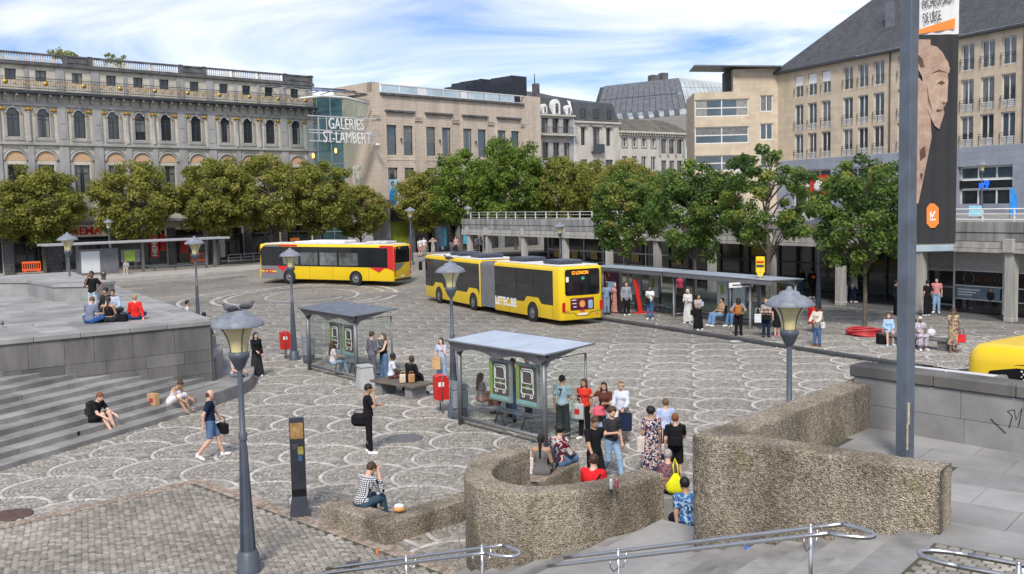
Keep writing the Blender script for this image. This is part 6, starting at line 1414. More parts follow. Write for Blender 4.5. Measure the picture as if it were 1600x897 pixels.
# concrete bin beside it
cp_ = gp(571, 606); cb = thing('concrete_bin', 'pale grey tapered stone bin beside the far shelter', 'bin', (cp_.x, cp_.y, 0), .5)
b = MB(); b.add([(x*s, y*s, zz) for zz, s in ((0, 1), (.72, .72)) for x, y in ((-.28, -.28), (.28, -.28), (.28, .28), (-.28, .28))], [(0, 1, 5, 4), (1, 2, 6, 5), (2, 3, 7, 6), (3, 0, 4, 7)]); b.build('body', pm('pale_stone_bin', (.42, .43, .43), .7, .12), cb); MB().box(-.23, .23, -.23, .23, .72, .79, 0, None, .01).build('lid', MATS['pale_stone_bin'], cb)
def red_bin(px, py, rz, lab, z=0.):
    p = gp(px, py, z); t = thing('red_bin', lab, 'bin', (p.x, p.y, z), rz, 'red litter bins on legs')
    b = MB(); b.prism([(-.2, .42), (.2, .42), (.2, 1.02), (.12, 1.12), (-.2, 1.12)], -.2, .2, 0, Matrix.Rotation(PI/2, 4, 'X')); b.build('box', M_red, t)
    for s in (-.15, .15): MB().tube([(0, s, 0), (0, s, .43)], .02, 6).build('leg', M_alu, t)
    MB().tube([(-.02, -.215, .42), (-.02, -.215, 1.0), (.02, -.215, 1.12)], .016, 6).build('frame', M_alu, t); MB().box(-.12, .05, -.209, -.203, .82, .95).build('sticker', M_wpaint, t); MB().box(-.1, .12, -.21, .21, 1.121, 1.135).build('lid', M_red, t)
    return t
red_bin(690, 645, .3, 'red bin on legs beside the near glass shelter'); red_bin(447, 561, .4, 'red bin on legs beside the lamp and far shelter'); red_bin(1272, 520, .2, 'red bin on legs behind the woman in the cream jacket', .12)
for px, py, lab in ((709, 651, 'grey rounded litter bin between red bin and near shelter'), (477, 566, 'grey rounded litter bin left of the far shelter')):
    p = gp(px+2, py); t = thing('grey_bin', lab, 'bin', (p.x+.15, p.y-.25, 0), .3, 'grey litter bins by the shelters'); g = pm('bin_grey', (.22, .25, .29), .45, .1)
    MB().lathe([(.2, 0), (.23, .05), (.23, .3), (.20, .32)], 14).build('foot', M_lampb, t); MB().box(-.22, .22, -.22, .22, .3, .88, 0, None, .05).build('body', g, t); b = MB(); b.prism([(-.23, .88), (.23, .88), (.23, 1.0), (-.23, 1.12)], -.22, .22, 0, Matrix.Rotation(PI/2, 4, 'X')); b.build('hood', g, t)
# information totem
tp = gp(469, 806); tt = thing('info_totem', 'slim dark information totem with orange picture', 'totem', (tp.x, tp.y, 0), math.radians(14)); M_tot = pm('totem_grey', (.045, .05, .06), .35, .15, 3)
b = MB(); b.add([(x, y, zz) for zz, w, d in ((0, .20, .16), (.42, .145, .06), (2.0, .145, .06)) for x, y in ((-w, -d), (w, -d), (w, d), (-w, d))], [(0, 1, 5, 4), (1, 2, 6, 5), (2, 3, 7, 6), (3, 0, 4, 7), (4, 5, 9, 8), (5, 6, 10, 9), (6, 7, 11, 10), (7, 4, 8, 11), (8, 9, 10, 11)]); b.build('body', M_tot, tt)
pic = MB().box(-.13, .12, -.066, -.061, 1.58, 1.90).build('picture', pm('sepia_print', (.34, .20, .08), .4, .5, 9, coord='Object'), tt)
MB().box(.0, .11, -.066, -.061, 1.26, 1.42).build('map_inset', pm('map_yellow', (.42, .37, .10), .4, .5, 14, coord='Object'), tt); MB().box(.01, .08, -.066, -.061, 1.13, 1.24).build('blue_notice', pm('notice_blue', (.06, .16, .36), .4), tt); MB().box(-.145, .145, -.071, -.062, .42, .56).build('lower_band', M_black, tt)
for k in range(5): MB().box(-.1, .02-.015*k, -.065, -.062, 1.47-k*.022, 1.478-k*.022).build('text_line', pm('dim_print', (.16, .17, .18), .5), tt)
# banner pole
bpz = gp(1413.5, 719, 1.95); bo = thing('banner_pole', 'tall blue-grey square steel pole carrying a vertical banner', 'pole', (bpz.x, bpz.y, 1.95), 0)
M_pole = pm('pole_blue_grey', (.115, .145, .19), .5, .2, 2.5, .1, 30, rgb2=(.085, .10, .125)); 
pb_ = MB().box(-.10, .10, -.10, .10, 0, 12, 0, None, .008).build('shaft', M_pole, bo); pb_.rotation_euler = (0, 0, math.radians(33))
MB().box(-.16, .16, -.16, .16, 0, .02).build('base_plate', M_frame_d, bo); MB().box(-.03, .0, -.133, -.128, .2, .62).box(-.015, .02, -.1332, -.128, .6, .95).build('paint_scrape', pm('yellow_scrape', (.42, .38, .2), .7, .4, 10, coord='Object'), bo).rotation_euler = (0, 0, 0)
MB().box(.1, .72, -.03, .03, 3.30, 3.40, 0, None, .01).build('lower_arm', pm('arm_blue', (.30, .37, .42), .5), bo)
bx0, bx1 = .14, .745; zb0, zb1 = 3.42, 9.8
bn_o = thing('hanging_banner', 'tall dark banner with white head, orange stripe and stone face print', 'banner', (bpz.x, bpz.y-.0, 1.95))
nb_ = 24; V = []
def by(x): return -.02+.012*math.sin((x-bx0)*26)
for k in range(nb_+1):
    x = bx0+(bx1-bx0)*k/nb_; V += [(x, by(x), zb0), (x, by(x), 6.62)]
b = MB(); b.add(V, [(2*k, 2*k+2, 2*k+3, 2*k+1) for k in range(nb_)], 0, True); b.build('dark_cloth', pm('banner_black', (.028, .029, .032), .75, .12, 3), bn_o)
V = [(x, y, 6.622 if zz < 5 else zb1) for x, y, zz in V]; b = MB(); b.add(V, [(2*k, 2*k+2, 2*k+3, 2*k+1) for k in range(nb_)], 0, True); b.build('white_cloth', pm('banner_white', (.66, .66, .67), .75, .06, 3), bn_o)
def onb(pts, nm, mat, off):   # flat print following the cloth folds: pts in pixels of the photograph
    P = []
    for px, py in pts:
        r = ray(px, py); s = (bpz.y-.02)/r.y; P.append((r.x*s-bpz.x, r.z*s+CAMH-1.95))
    tri = MB(); n = len(P); cx_ = sum(p[0] for p in P)/n; cz_ = sum(p[1] for p in P)/n
    import mathutils.geometry as mg
    T = mg.tessellate_polygon([[Vector((x, z_, 0)) for x, z_ in P]])
    fs = []
    for t in T:
        a, b_, c = [P[i] for i in t]; A2 = (b_[0]-a[0])*(c[1]-a[1])-(b_[1]-a[1])*(c[0]-a[0]); fs.append(tuple(t) if A2 > 0 else tuple(t[::-1]))
    tri.add([(x, -.034-off, z_) for x, z_ in P], fs); return tri.build(nm, mat, bn_o)
onb([(1435, 46.5), (1491.5, 28.5), (1491, 45), (1434.5, 53.5)], 'orange_stripe', pm('banner_orange', (.78, .24, .045), .7, .08), .006)
M_face = pm('stone_face_print', (.47, .35, .27), .8, .35, 6, rgb2=(.30, .19, .145), coord='Object', detail=9, fine=.3, bscale=30); M_faced = pm('stone_face_shadow', (.10, .055, .04), .8, .3, 12)
onb([(1434, 62), (1453, 62), (1453.5, 71), (1463, 73), (1472, 82), (1476, 90), (1481, 98), (1483.5, 108), (1482, 114), (1480, 116), (1481, 128), (1480, 140), (1479.5, 158), (1473, 170), (1475, 176), (1472, 186), (1467, 202), (1460, 197), (1452, 180), (1446, 165), (1443, 142), (1440, 120), (1434, 108)], 'face_print', M_face, .004)
onb([(1433, 120), (1441, 128), (1446, 165), (1453, 185), (1455, 215), (1449, 245), (1441, 285), (1434, 318), (1431, 318)], 'shoulder_print', M_face, .005)
for pts in ([(1434, 86), (1440, 92), (1444, 104), (1438, 106), (1434, 98)], [(1452, 116), (1466, 109), (1480, 114), (1466, 112)], [(1463, 130), (1471, 126), (1476, 130), (1470, 133)], [(1462, 171), (1473, 172), (1463, 176)], [(1470, 160), (1478, 160), (1474, 164)], [(1436, 235), (1444, 228), (1446, 244), (1437, 252)], [(1436, 270), (1442, 272), (1438, 282)], [(1446, 128), (1450, 150), (1456, 175), (1450, 160)]): onb(pts, 'face_shadow', M_faced, .008)
onb([(1452, 318), (1459, 318), (1466, 325), (1466, 349), (1460, 356), (1453, 356), (1447, 349), (1447, 325)], 'orange_badge', MATS['banner_orange'], .006)
for pts in ([(1452.2, 331), (1454.6, 331), (1454.6, 342), (1461, 342), (1461, 344.5), (1452.2, 344.5)], [(1459, 329), (1461, 331), (1454.5, 342.5), (1453, 341)]): onb(pts, 'white_arrow', M_wpaint, .010)
for txt, px0, py0, px1, h_ in (('ARCHÉOFORUM', 1440.5, 14, 1489, .19), ('DE LIÈGE', 1443, 37, 1470, .19)):
    r = ray(px0, py0); s = (bpz.y-.02)/r.y; w_ = (px1-px0)/FPX*bpz.y; me = text_mesh(txt, h_, .004, w_, pm('banner_text', (.035, .033, .032), .6), 'lettering', 0.); me.transform(Matrix.Rotation(-.16, 4, 'Y')); ob('lettering', me, bn_o, (r.x*s-bpz.x, -.05, r.z*s+CAMH-1.95))
# hose coil, stop sign, bench, feather flag
hp = gp(1352, 525, .12); hc = thing('hose_coil', 'red hose coiled round the foot of the maple', 'hose', (hp.x, hp.y+.15, .12))
for k in range(5): MB().tube([((.62+.09*math.sin(k*2)+.08*math.sin(3*t*PI/16+k))*math.cos(t*PI/16), (.62+.07*math.cos(k))*math.sin(t*PI/16), .05+.055*k+.03*math.sin(t*PI/8+k)) for t in range(32)], .045, 7, 0, True, False, True).build('loop', pm('hose_red', (.42, .035, .04), .45, .1), hc)
sp0 = b_+kn*.3; ss = thing('stop_sign', 'yellow bus stop sign at the near end of the stop shelters', 'sign', (sp0.x+.25, sp0.y, .12), -.4)
MB().tube([(0, 0, 0), (0, 0, 3.0)], .035, 8).build('post', M_alu, ss); MB().box(-.2, .2, -.03, .03, 2.62, 3.35, 0, None, .02).build('plate', M_yel, ss); MB().prism([(-.17, 2.62), (.17, 2.62), (.06, 2.42), (-.06, 2.42)], -.03, .03, 0, Matrix.Rotation(PI/2, 4, 'X')).build('tip', M_yel, ss); MB().box(-.17, .17, -.04, -.031, 3.05, 3.15).build('red_line', M_red, ss); MB().box(-.17, .17, -.04, -.031, 2.86, 2.98).build('dark_line', M_frame_d, ss)
ns = thing('stop_name_board', 'long white stop name board under the near shelter roof', 'sign', (sp0.x-.6, sp0.y+.15, .12), math.atan2(kd.y, kd.x)+1.3); MB().box(-.6, .6, -.03, .03, 1.95, 2.18).build('board', M_wpaint, ns); MB().box(-.45, .4, -.036, -.031, 2.03, 2.09).build('print_line', M_frame_d, ns)
for s in (-.55, .55): MB().tube([(s, 0, 0), (s, 0, 1.95)], .025, 6).build('post', M_alu, ns)
sb_p = gp(1450, 546, .12); st_b = thing('stone_bench', 'low dark stone bench near the woman in the patterned dress', 'bench', (sb_p.x, sb_p.y+.2, .12), math.atan2(kd.y, kd.x)+.1)
MB().box(-1.9, 1.3, -.28, .28, .36, .46, 0, None, .02).build('seat', pm('bench_stone', (.14, .14, .14), .7), st_b)
for x in (-1.4, .8): MB().box(x-.2, x+.2, -.22, .22, 0, .36).build('foot', MATS['bench_stone'], st_b)
fp = at(1578, 300, 62); ff = thing('feather_flag', 'blue feather flag on the pavilion deck', 'flag', (fp.x, fp.y, 4.5)); MB().tube([(0, 0, 0), (0, 0, 1.9)], .02, 6).build('pole', M_alu, ff); b = MB(); b.add([(0, 0, .2), (.5, .05, .2), (.5, .08, 1.3), (.3, .05, 1.8), (0, 0, 1.95)], [(0, 1, 2, 3, 4)]); b.build('cloth', pm('flag_blue', (.02, .22, .62), .6), ff)
fp = at(1524, 300, 62); ff = thing('deck_board', 'pale blue notice board on the pavilion deck', 'board', (fp.x, fp.y, 4.5)); MB().box(-.4, .4, -.03, .03, .2, .85).build('board', pm('pale_blue_board', (.25, .5, .62), .5), ff); MB().box(-.3, -.25, -.03, .03, 0, .2).build('leg', M_alu, ff); MB().box(.25, .3, -.03, .03, 0, .2).build('leg', M_alu, ff)
for px, py, r_, lab, mt in ((18, 806, .42, 'round rusty manhole cover in the setts at the left edge', pm('rusty_iron', (.10, .06, .05), .7, .3, 8, .5, 30)), (632, 686, .5, 'faint round grey manhole cover behind the man in black', pm('grey_iron', (.13, .13, .135), .7, .2, 8, .4, 30))):
    p = gp(px, py); tag(MB().lathe([(r_, .0), (r_, .026), (r_*.95, .03), (.001, .03)], 24).build('manhole_cover', mt, None, (p.x, p.y, 0)), lab, 'manhole cover')
# ================================================================ people
def rcone(P, a, b, ra, rb, cut=False):
    a = np.asarray(a, float); b = np.asarray(b, float); d = b-a; L = np.linalg.norm(d)
    if L < 1e-6: return np.linalg.norm(P-a, axis=-1)-ra
    u = d/L; q = P-a; t = q@u; r = np.linalg.norm(q-t[..., None]*u, axis=-1); tc = np.clip(t, 0, L)
    f = np.sqrt(r*r+(t-tc)**2)-(ra+(rb-ra)*tc/L)
    if cut: f = np.maximum(f, t-L)
    return f
class Field:
    def __init__(s, h): s.p = []; s.h = h
    def cone(s, a, b, ra, rb, k=.02, cut=False): s.p.append(('c', a, b, ra, rb, k, cut)); return s
    def ell(s, c, r, k=.02, M=None): s.p.append(('e', c, r, None, None, k, M)); return s
    def cutp(s, pt, n): s.p.append(('x', pt, n, None, None, 0, None)); return s
    def mesh(s):
        lo = np.full(3, 9.); hi = np.full(3, -9.); bb = []
        for q in s.p:
            if q[0] == 'c': A = np.minimum(q[1], q[2])-max(q[3], q[4]); B = np.maximum(q[1], q[2])+max(q[3], q[4])
            elif q[0] == 'e': A = np.asarray(q[1])-max(q[2]); B = np.asarray(q[1])+max(q[2])
            else: A = B = None
            bb.append((A, B))
            if A is not None: lo = np.minimum(lo, A); hi = np.maximum(hi, B)
        h = s.h; lo = lo-3*h; n = np.ceil((hi-lo)/h).astype(int)+3
        F = np.full(n, .5); ax = [lo[i]+h*np.arange(n[i]) for i in range(3)]
        for q, (A, B) in zip(s.p, bb):
            if A is None:
                G = np.stack(np.meshgrid(*ax, indexing='ij'), -1); F = np.maximum(F, (G-np.asarray(q[1]))@np.asarray(q[2], float)); continue
            i0 = np.maximum(0, np.floor((A-lo-.05)/h).astype(int)); i1 = np.minimum(n, np.ceil((B-lo+.05)/h).astype(int)+1)
            sl_ = tuple(slice(a, b) for a, b in zip(i0, i1)); G = np.stack(np.meshgrid(*[ax[i][sl_[i]] for i in range(3)], indexing='ij'), -1)
            if q[0] == 'c': f = rcone(G, q[1], q[2], q[3], q[4], q[6])
            else:
                d = G-np.asarray(q[1])
                if q[6] is not None: d = d@np.asarray(q[6])
                r = np.asarray(q[2]); kk = np.linalg.norm(d/r, axis=-1); k2 = np.linalg.norm(d/(r*r), axis=-1); f = kk*(kk-1)/np.maximum(k2, 1e-6)
            o = F[sl_]; k = q[5]
            if k > 0: hh = np.maximum(k-np.abs(o-f), 0)/k; F[sl_] = np.minimum(o, f)-hh*hh*k*.25
            else: F[sl_] = np.minimum(o, f)
        return snet(F, lo, h)
def snet(F, lo, h):
    n = np.array(F.shape); S = F < 0
    c = np.zeros(n-1, int); 
    corners = [(i, j, k) for i in (0, 1) for j in (0, 1) for k in (0, 1)]
    sub = lambda A, o: A[o[0]:n[0]-1+o[0], o[1]:n[1]-1+o[1], o[2]:n[2]-1+o[2]]
    for o in corners: c += sub(S, o)
    act = (c > 0) & (c < 8); idx = np.argwhere(act)
    if len(idx) == 0: return np.zeros((0, 3)), np.zeros((0, 4), int)
    vid = np.full(act.shape, -1); vid[act] = np.arange(len(idx)); acc = np.zeros((len(idx), 3)); cnt = np.zeros(len(idx))
    val = {o: F[idx[:, 0]+o[0], idx[:, 1]+o[1], idx[:, 2]+o[2]] for o in corners}
    for a in corners:
        for ax in range(3):
            if a[ax]: continue
            b = list(a); b[ax] = 1; b = tuple(b); va, vb = val[a], val[b]; m = (va < 0) != (vb < 0)
            t = np.where(m, va/np.where(m, va-vb, 1), 0); p = np.tile(np.array(a, float), (len(idx), 1)); p[:, ax] += t; acc += p*m[:, None]; cnt += m
    V = lo+h*(idx+acc/cnt[:, None]); Q = []
    for ax in range(3):
        u, w = [(1, 2), (2, 0), (0, 1)][ax]
        s0 = [slice(1, -1)]*3; s0[ax] = slice(0, -1); s1 = [slice(1, -1)]*3; s1[ax] = slice(1, None)
        A, B = S[tuple(s0)], S[tuple(s1)]; m = np.argwhere(A != B)
        if len(m) == 0: continue
        m = m+np.array([0 if i == ax else 1 for i in range(3)]); fl = S[m[:, 0], m[:, 1], m[:, 2]]
        def g(du, dw): q = m.copy(); q[:, u] += du; q[:, w] += dw; return vid[q[:, 0], q[:, 1], q[:, 2]]
        q = np.stack([g(-1, -1), g(0, -1), g(0, 0), g(-1, 0)], 1); q[~fl] = q[~fl][:, ::-1]; Q.append(q)
    Q = np.concatenate(Q); Q = Q[(Q >= 0).all(1)]; return V, Q
SKIN = {'light': (.60, .36, .26), 'fair': (.66, .43, .33), 'tan': (.42, .25, .16), 'brown': (.22, .12, .075), 'dark': (.085, .045, .03)}
HAIRC = {'black': (.012, .011, .011), 'brown': (.06, .032, .018), 'lbrown': (.14, .08, .04), 'blond': (.36, .24, .11), 'red': (.19, .06, .02), 'grey': (.32, .31, .30), 'white': (.6, .58, .54)}
def skin_m(k): return pm('skin_'+k, SKIN[k], .55, .06, 8, spec=.35)
def cloth(c, kind=None):
    if isinstance(c, bpy.types.Material): return c
    return pm('cloth_%03d_%03d_%03d' % tuple(int(x*255) for x in c), c, .9, .2, 5, .8, 16, spec=.15, coord='Object')
def pattern(name, kind, c1, c2, c3=None, scale=20.):
    if name in MATS: return MATS[name]
    m = bpy.data.materials.new(name); m.use_nodes = True; t = m.node_tree; n = t.nodes; l = t.links; b = n['Principled BSDF']; b.inputs['Roughness'].default_value = .9; b.inputs['Specular IOR Level'].default_value = .15
    tc = n.new('ShaderNodeTexCoord'); r = n.new('ShaderNodeValToRGB'); e = r.color_ramp.elements; r.color_ramp.interpolation = 'CONSTANT' if kind != 'soft' else 'LINEAR'
    if kind in ('flower', 'soft'):
        no = n.new('ShaderNodeTexNoise'); no.inputs['Scale'].default_value = scale; no.inputs['Detail'].default_value = 1.5; no.inputs['Distortion'].default_value = 1.2; l.new(tc.outputs['Object'], no.inputs[0]); f = no.outputs['Fac']
        e[0].color = (*c1, 1); e[0].position = 0; e[1].color = (*c2, 1); e[1].position = .5; x = e.new(.58); x.color = (*(c3 or c1), 1); y = e.new(.66); y.color = (*c1, 1)
    elif kind == 'stripe':
        w = n.new('ShaderNodeTexWave'); w.inputs['Scale'].default_value = scale; w.bands_direction = 'X'; l.new(tc.outputs['Object'], w.inputs[0]); f = w.outputs['Fac']
        e[0].color = (*c1, 1); e[1].color = (*c2, 1); e[1].position = .72
    elif kind == 'plaid':
        ws = []
        for d in ('X', 'Z'):
            w = n.new('ShaderNodeTexWave'); w.inputs['Scale'].default_value = scale; w.bands_direction = d; l.new(tc.outputs['Object'], w.inputs[0]); ws.append(w.outputs['Fac'])
        mm = n.new('ShaderNodeMath'); mm.operation = 'MINIMUM'; l.new(ws[0], mm.inputs[0]); l.new(ws[1], mm.inputs[1]); f = mm.outputs[0]
        e[0].color = (*c1, 1); e[1].color = (*c2, 1); e[1].position = .30
    l.new(f, r.inputs[0]); l.new(r.outputs[0], b.inputs['Base Color']); MATS[name] = m; return m
def rotx(v, a, o=(0, 0, 0)):
    c, s = math.cos(a), math.sin(a); x, y, z = v[0]-o[0], v[1]-o[1], v[2]-o[2]; return np.array((x+o[0], c*y+s*z+o[1], -s*y+c*z+o[2]))
def finger_tube(mb, pts, r):
    mb.tube([tuple(p) for p in pts], r, 5, 0, True, True)
PEOPLE = {}
def person(key, loc, face, label, pose='stand', h=1.72, top=('tee', (.1, .1, .1)), bot=('trousers', (.03, .03, .04)), hair=('short', 'brown'), skin='light', shoes=(.03, .03, .03), L='down', R='down', seat=.45, lean=0., headp=0., headt=0., fem=False, group=None, fat=1., extra=None, res=None):
    """face: degrees, 0 looks away from the camera, 90 to the left, 180 towards it, -90 to the right"""
    loc = Vector(loc); dist = math.hypot(loc.x, loc.y); rs = res or min(.032, max(.0135, dist*.00066)); k = h/1.72
    pz = {'stand': .94, 'walk': .92, 'sit': seat/k+.085, 'floor': .10, 'step': seat/k+.085}[pose]
    hw = .085 if not fem else .092; pel = np.array((0, 0, pz)); hips = [pel+np.array((s*hw, 0, -.03)) for s in (-1, 1)]
    if pose == 'stand': kn_ = [np.array((s*.095, .015, .48)) for s in (-1, 1)]; an = [np.array((s*.105, -.015+.05*(s > 0), .085)) for s in (-1, 1)]
    elif pose == 'walk': kn_ = [np.array((-.09, .17, .50)), np.array((.09, -.02, .47))]; an = [np.array((-.09, .27, .10)), np.array((.09, -.30, .14))]
    elif pose == 'sit': kn_ = [np.array((s*.12, .42, pz+.0)) for s in (-1, 1)]; an = [np.array((s*.12, .44+.08*(s > 0), .085)) for s in (-1, 1)]
    elif pose == 'step': kn_ = [np.array((s*.13, .40, pz+.16)) for s in (-1, 1)]; an = [np.array((s*.12, .56+.06*(s > 0), pz-.26)) for s in (-1, 1)]
    else: kn_ = [np.array((s*.32, .24, .16)) for s in (-1, 1)]; an = [np.array((-s*.10, .32, .07)) for s in (-1, 1)]
    T = lambda v: rotx(np.array(v)+pel, lean, pel)
    sh = [T((s*(.15 if fem else .172), 0, .445)) for s in (-1, 1)]; nk = T((0, -.01, .50)); hc = T((0, .02+.03*math.sin(headp), .655-.02*abs(headp))); 
    Hd = lambda v: hc+rotx((v[0]*math.cos(headt)-v[1]*math.sin(headt), v[0]*math.sin(headt)+v[1]*math.cos(headt), v[2]), lean*.6+headp)
    def arm(i, mode):
        s = (-1, 1)[i]; S = sh[i]
        P = {'down': ((.055, -.03, -.28), (.015, .07, -.245)), 'phone': ((.03, .04, -.275), (-.11, .22, .05)), 'hip': ((.17, -.07, -.22), (-.13, .12, -.16)), 'lap': ((.05, .07, -.265), (-.08, .23, -.05)),
             'out': ((.08, .10, -.25), (.02, .22, .02)), 'prop': ((.06, -.10, -.26), (.02, -.10, -.22)), 'knee': ((.05, .16, -.23), (-.02, .22, -.10)), 'fore': ((.05, .14, -.25), (-.05, .22, -.10)), 'cross': ((.05, .05, -.275), (-.2, .16, .03)), 'swing': ((.05, .12, -.26), (0, .16, -.20)), 'swingb': ((.06, -.14, -.25), (0, -.02, -.25)), 'strap': ((.05, -.02, -.28), (-.06, .16, .14))}
        if mode == 'face': E_ = S+np.array((s*.05, .14, -.23)); return E_, hc+np.array((s*.07, .12, -.09))
        if mode == 'hairh': E_ = S+np.array((s*.20, .06, -.06)); return E_, hc+np.array((s*.12, .02, -.02))
        a, b = P[mode]; E_ = S+np.array((s*a[0], a[1], a[2])); return E_, E_+np.array((s*b[0], b[1], b[2]))
    arms = [arm(0, L), arm(1, R)]
    t = thing('person', label, 'person', loc, math.radians(face), group); t.scale = (k, k, k)
    # --- body, one continuous surface
    f = Field(rs); fx = fat
    f.ell(pel+np.array((0, 0, .02)), (.155*fx if fem else .145*fx, .11*fx, .13), .04).ell(T((0, .005*fx, .16)), (.125*fx, .095*fx, .15), .05).ell(T((0, 0, .33)), (.145*fx, .105*fx, .17), .05).cone(sh[0], sh[1], .05, .05, .05).cone(T((0, -.015, .42)), T((0, .005, .57)), .062, .05, .03)
    if fem: f.ell(T((-.062, .075, .34)), (.062, .055, .062), .04).ell(T((.062, .075, .34)), (.062, .055, .062), .04)
    f.ell(hc, (.074, .093, .112), .02).ell(Hd((0, .035, -.06)), (.052, .058, .055), .03)
    if rs < .024: f.ell(Hd((0, .098, -.01)), (.014, .022, .024), .012).ell(Hd((-.076, .0, -.005)), (.012, .022, .03), .01).ell(Hd((.076, .0, -.005)), (.012, .022, .03), .01)
    toes = []
    for i in range(2):
        kk_ = kn_[i]; f.cone(hips[i], kk_, .083*fx, .056, .03).cone(kk_, kk_*.55+an[i]*.45+np.array((0, -.015, 0)), .055, .052, .02).cone(kk_*.55+an[i]*.45+np.array((0, -.015, 0)), an[i], .052, .037, .02)
        d = an[i]-kk_; fd = np.array((0, 1., 0)) if abs(d[2]) > .15 else np.array((0, .9, .3)); sx_ = (-1, 1)[i]; fd = fd+np.array((sx_*.25, 0, 0)); fd /= np.linalg.norm(fd)
        if pose == 'walk' and i == 1: fd = np.array((.1, .75, -.5)); fd /= np.linalg.norm(fd)
        if pose == 'floor': fd = np.array((-sx_*.9, .3, 0))
        heel = an[i]+np.array((0, -.02, -.045)); toe = heel+fd*.165; toes.append((heel, toe)); f.cone(heel, toe, .036, .029, .03); f.cone(an[i], heel, .036, .036, .02)
        E_, W_ = arms[i]; f.cone(sh[i], E_, .050, .039, .03).cone(E_, W_, .038, .027, .02); hd_ = W_-E_; hd_ = hd_/np.linalg.norm(hd_); f.cone(W_, W_+hd_*.075, .026, .034, .02)
    V, Q = f.mesh(); mb = MB(); 
    for i in range(2):      # fingers
        E_, W_ = arms[i]; d = (W_-E_)/np.linalg.norm(W_-E_); up = np.array((0, 0, 1.)) if abs(d[2]) < .8 else np.array((0, 1., 0)); x = np.cross(d, up); x /= np.linalg.norm(x); y = np.cross(x, d); s = (-1, 1)[i]
        if rs < .028:
            for j in range(4):
                b0 = W_+d*.085+x*((j-1.5)*.017); ln = (.055, .07, .065, .05)[j]; finger_tube(mb, [b0, b0+d*ln*.6-y*.01, b0+d*ln*.85-y*.04], .0085)
            b0 = W_+d*.03+x*(-s*.03); finger_tube(mb, [b0, b0+d*.035-x*s*.02, b0+d*.065-x*s*.018-y*.012], .0095)
    sk = skin_m(skin); nb = len(mb.v); F4 = [tuple(q) for q in Q]; M2 = MB(); M2.v = [tuple(v) for v in V]; M2.f = F4; M2.m = [0]*len(F4); M2.s = [True]*len(F4); M2.add(mb.v, mb.f, 0, True)
    if rs < .026:
        for s in (-1, 1): M2.ell(tuple(Hd((s*.031, .083, .012))), (.013, .010, .008), 6, 1)
        M2.ell(tuple(Hd((0, .089, -.052))), (.022, .010, .006), 6, 2)
        for s in (-1, 1): M2.ell(tuple(Hd((s*.032, .086, .033))), (.018, .008, .005), 6, 3)
    hm = pm('hair_'+hair[1] if isinstance(hair[1], str) else 'hair_c', HAIRC.get(hair[1], (.05, .03, .02)) if isinstance(hair[1], str) else hair[1], .6, .3, 40)
    M2.build('body', [sk, pm('eye_dark', (.02, .016, .014), .3), pm('lips', (.33, .11, .09), .5), hm], t)
    def child(fl, nm, mat, cuts=()):
        v, q = fl.mesh()
        if len(q): ob(nm, fmesh(nm, v, q, mat), t)
    rg = max(rs*.95, .013); INF = max(.013, rs*.62)
    # --- hair or headwear
    if hair[0] != 'bald':
        g = Field(rg)
        if hair[0] in ('hijab', 'scarf'):
            g.ell(hc+np.array((0, 0, .0)), (.093, .108, .128), .02).cone(Hd((0, -.01, -.08)), T((0, 0, .40)), .085, .13, .04); g.cutp(Hd((0, .075, .02)), rotx((0, .9, -.43), lean*.6+headp))
        else:
            g.ell(Hd((0, -.012, .022)), (.086, .102, .106), .02)
            g.cutp(Hd((0, .062, .035)), rotx((0, .80, -.60), lean*.6+headp))
            if hair[0] == 'curly':
                for j in range(26): zc = .05+.9*j/26; a = j*2.4; q_ = math.sqrt(max(0, 1-zc*zc)); g.ell(Hd((.088*q_*math.cos(a), -.02+.095*q_*math.sin(a), .01+.105*zc)), (.03, .03, .03), .025)
                g.cutp(Hd((0, .085, .03)), rotx((0, .80, -.60), lean*.6+headp))
            if hair[0] in ('long', 'tail'):
                if hair[0] == 'long':
                    g2 = Field(rg); g2.cone(Hd((0, -.045, .02)), T((0, -.085, .30)), .088, .075, .03); g2.cone(Hd((-.06, -.01, -.02)), T((-.085, -.03, .36)), .04, .035, .03).cone(Hd((.06, -.01, -.02)), T((.085, -.03, .36)), .04, .035, .03); child(g2, 'hair_length', hm)
                else: g2 = Field(rg); g2.cone(Hd((0, -.09, .05)), T((0, -.12, .30)), .045, .022, .02); child(g2, 'ponytail', hm)
            if hair[0] == 'bun': g2 = Field(rg); g2.ell(Hd((0, -.07, .10)), (.05, .05, .05), .02); child(g2, 'hair_bun', hm)
        child(g, 'headscarf' if hair[0] in ('hijab', 'scarf') else 'hair', hm)
    else:
        g = Field(rg); g.ell(Hd((0, -.022, -.012)), (.082, .088, .075), .02); g.cutp(Hd((0, .02, .0)), rotx((0, .8, .6), lean*.6+headp)); child(g, 'hair', hm)
    # --- upper garment
    kind, col = top[0], cloth(top[1]); g = Field(rg); i_ = INF
    long_ = kind in ('long', 'jacket', 'robe'); ex = .012 if kind in ('jacket', 'robe') else 0.
    g.ell(T((0, .005*fx, .16)), (.125*fx+i_+ex, .095*fx+i_+ex, .17), .05).ell(T((0, 0, .33)), (.145*fx+i_+ex, .105*fx+i_+ex, .165), .05)
    if kind != 'crop': g.ell(pel+np.array((0, 0, .03)), (.15*fx+i_+ex+.006, .11*fx+i_+ex+.006, .12), .05)
    if fem: g.ell(T((-.062, .075, .34)), (.062+i_, .055+i_, .062), .04).ell(T((.062, .075, .34)), (.062+i_, .055+i_, .062), .04)
    if kind not in ('tank', 'crop'): g.cone(sh[0], sh[1], .05+i_, .05+i_, .05)
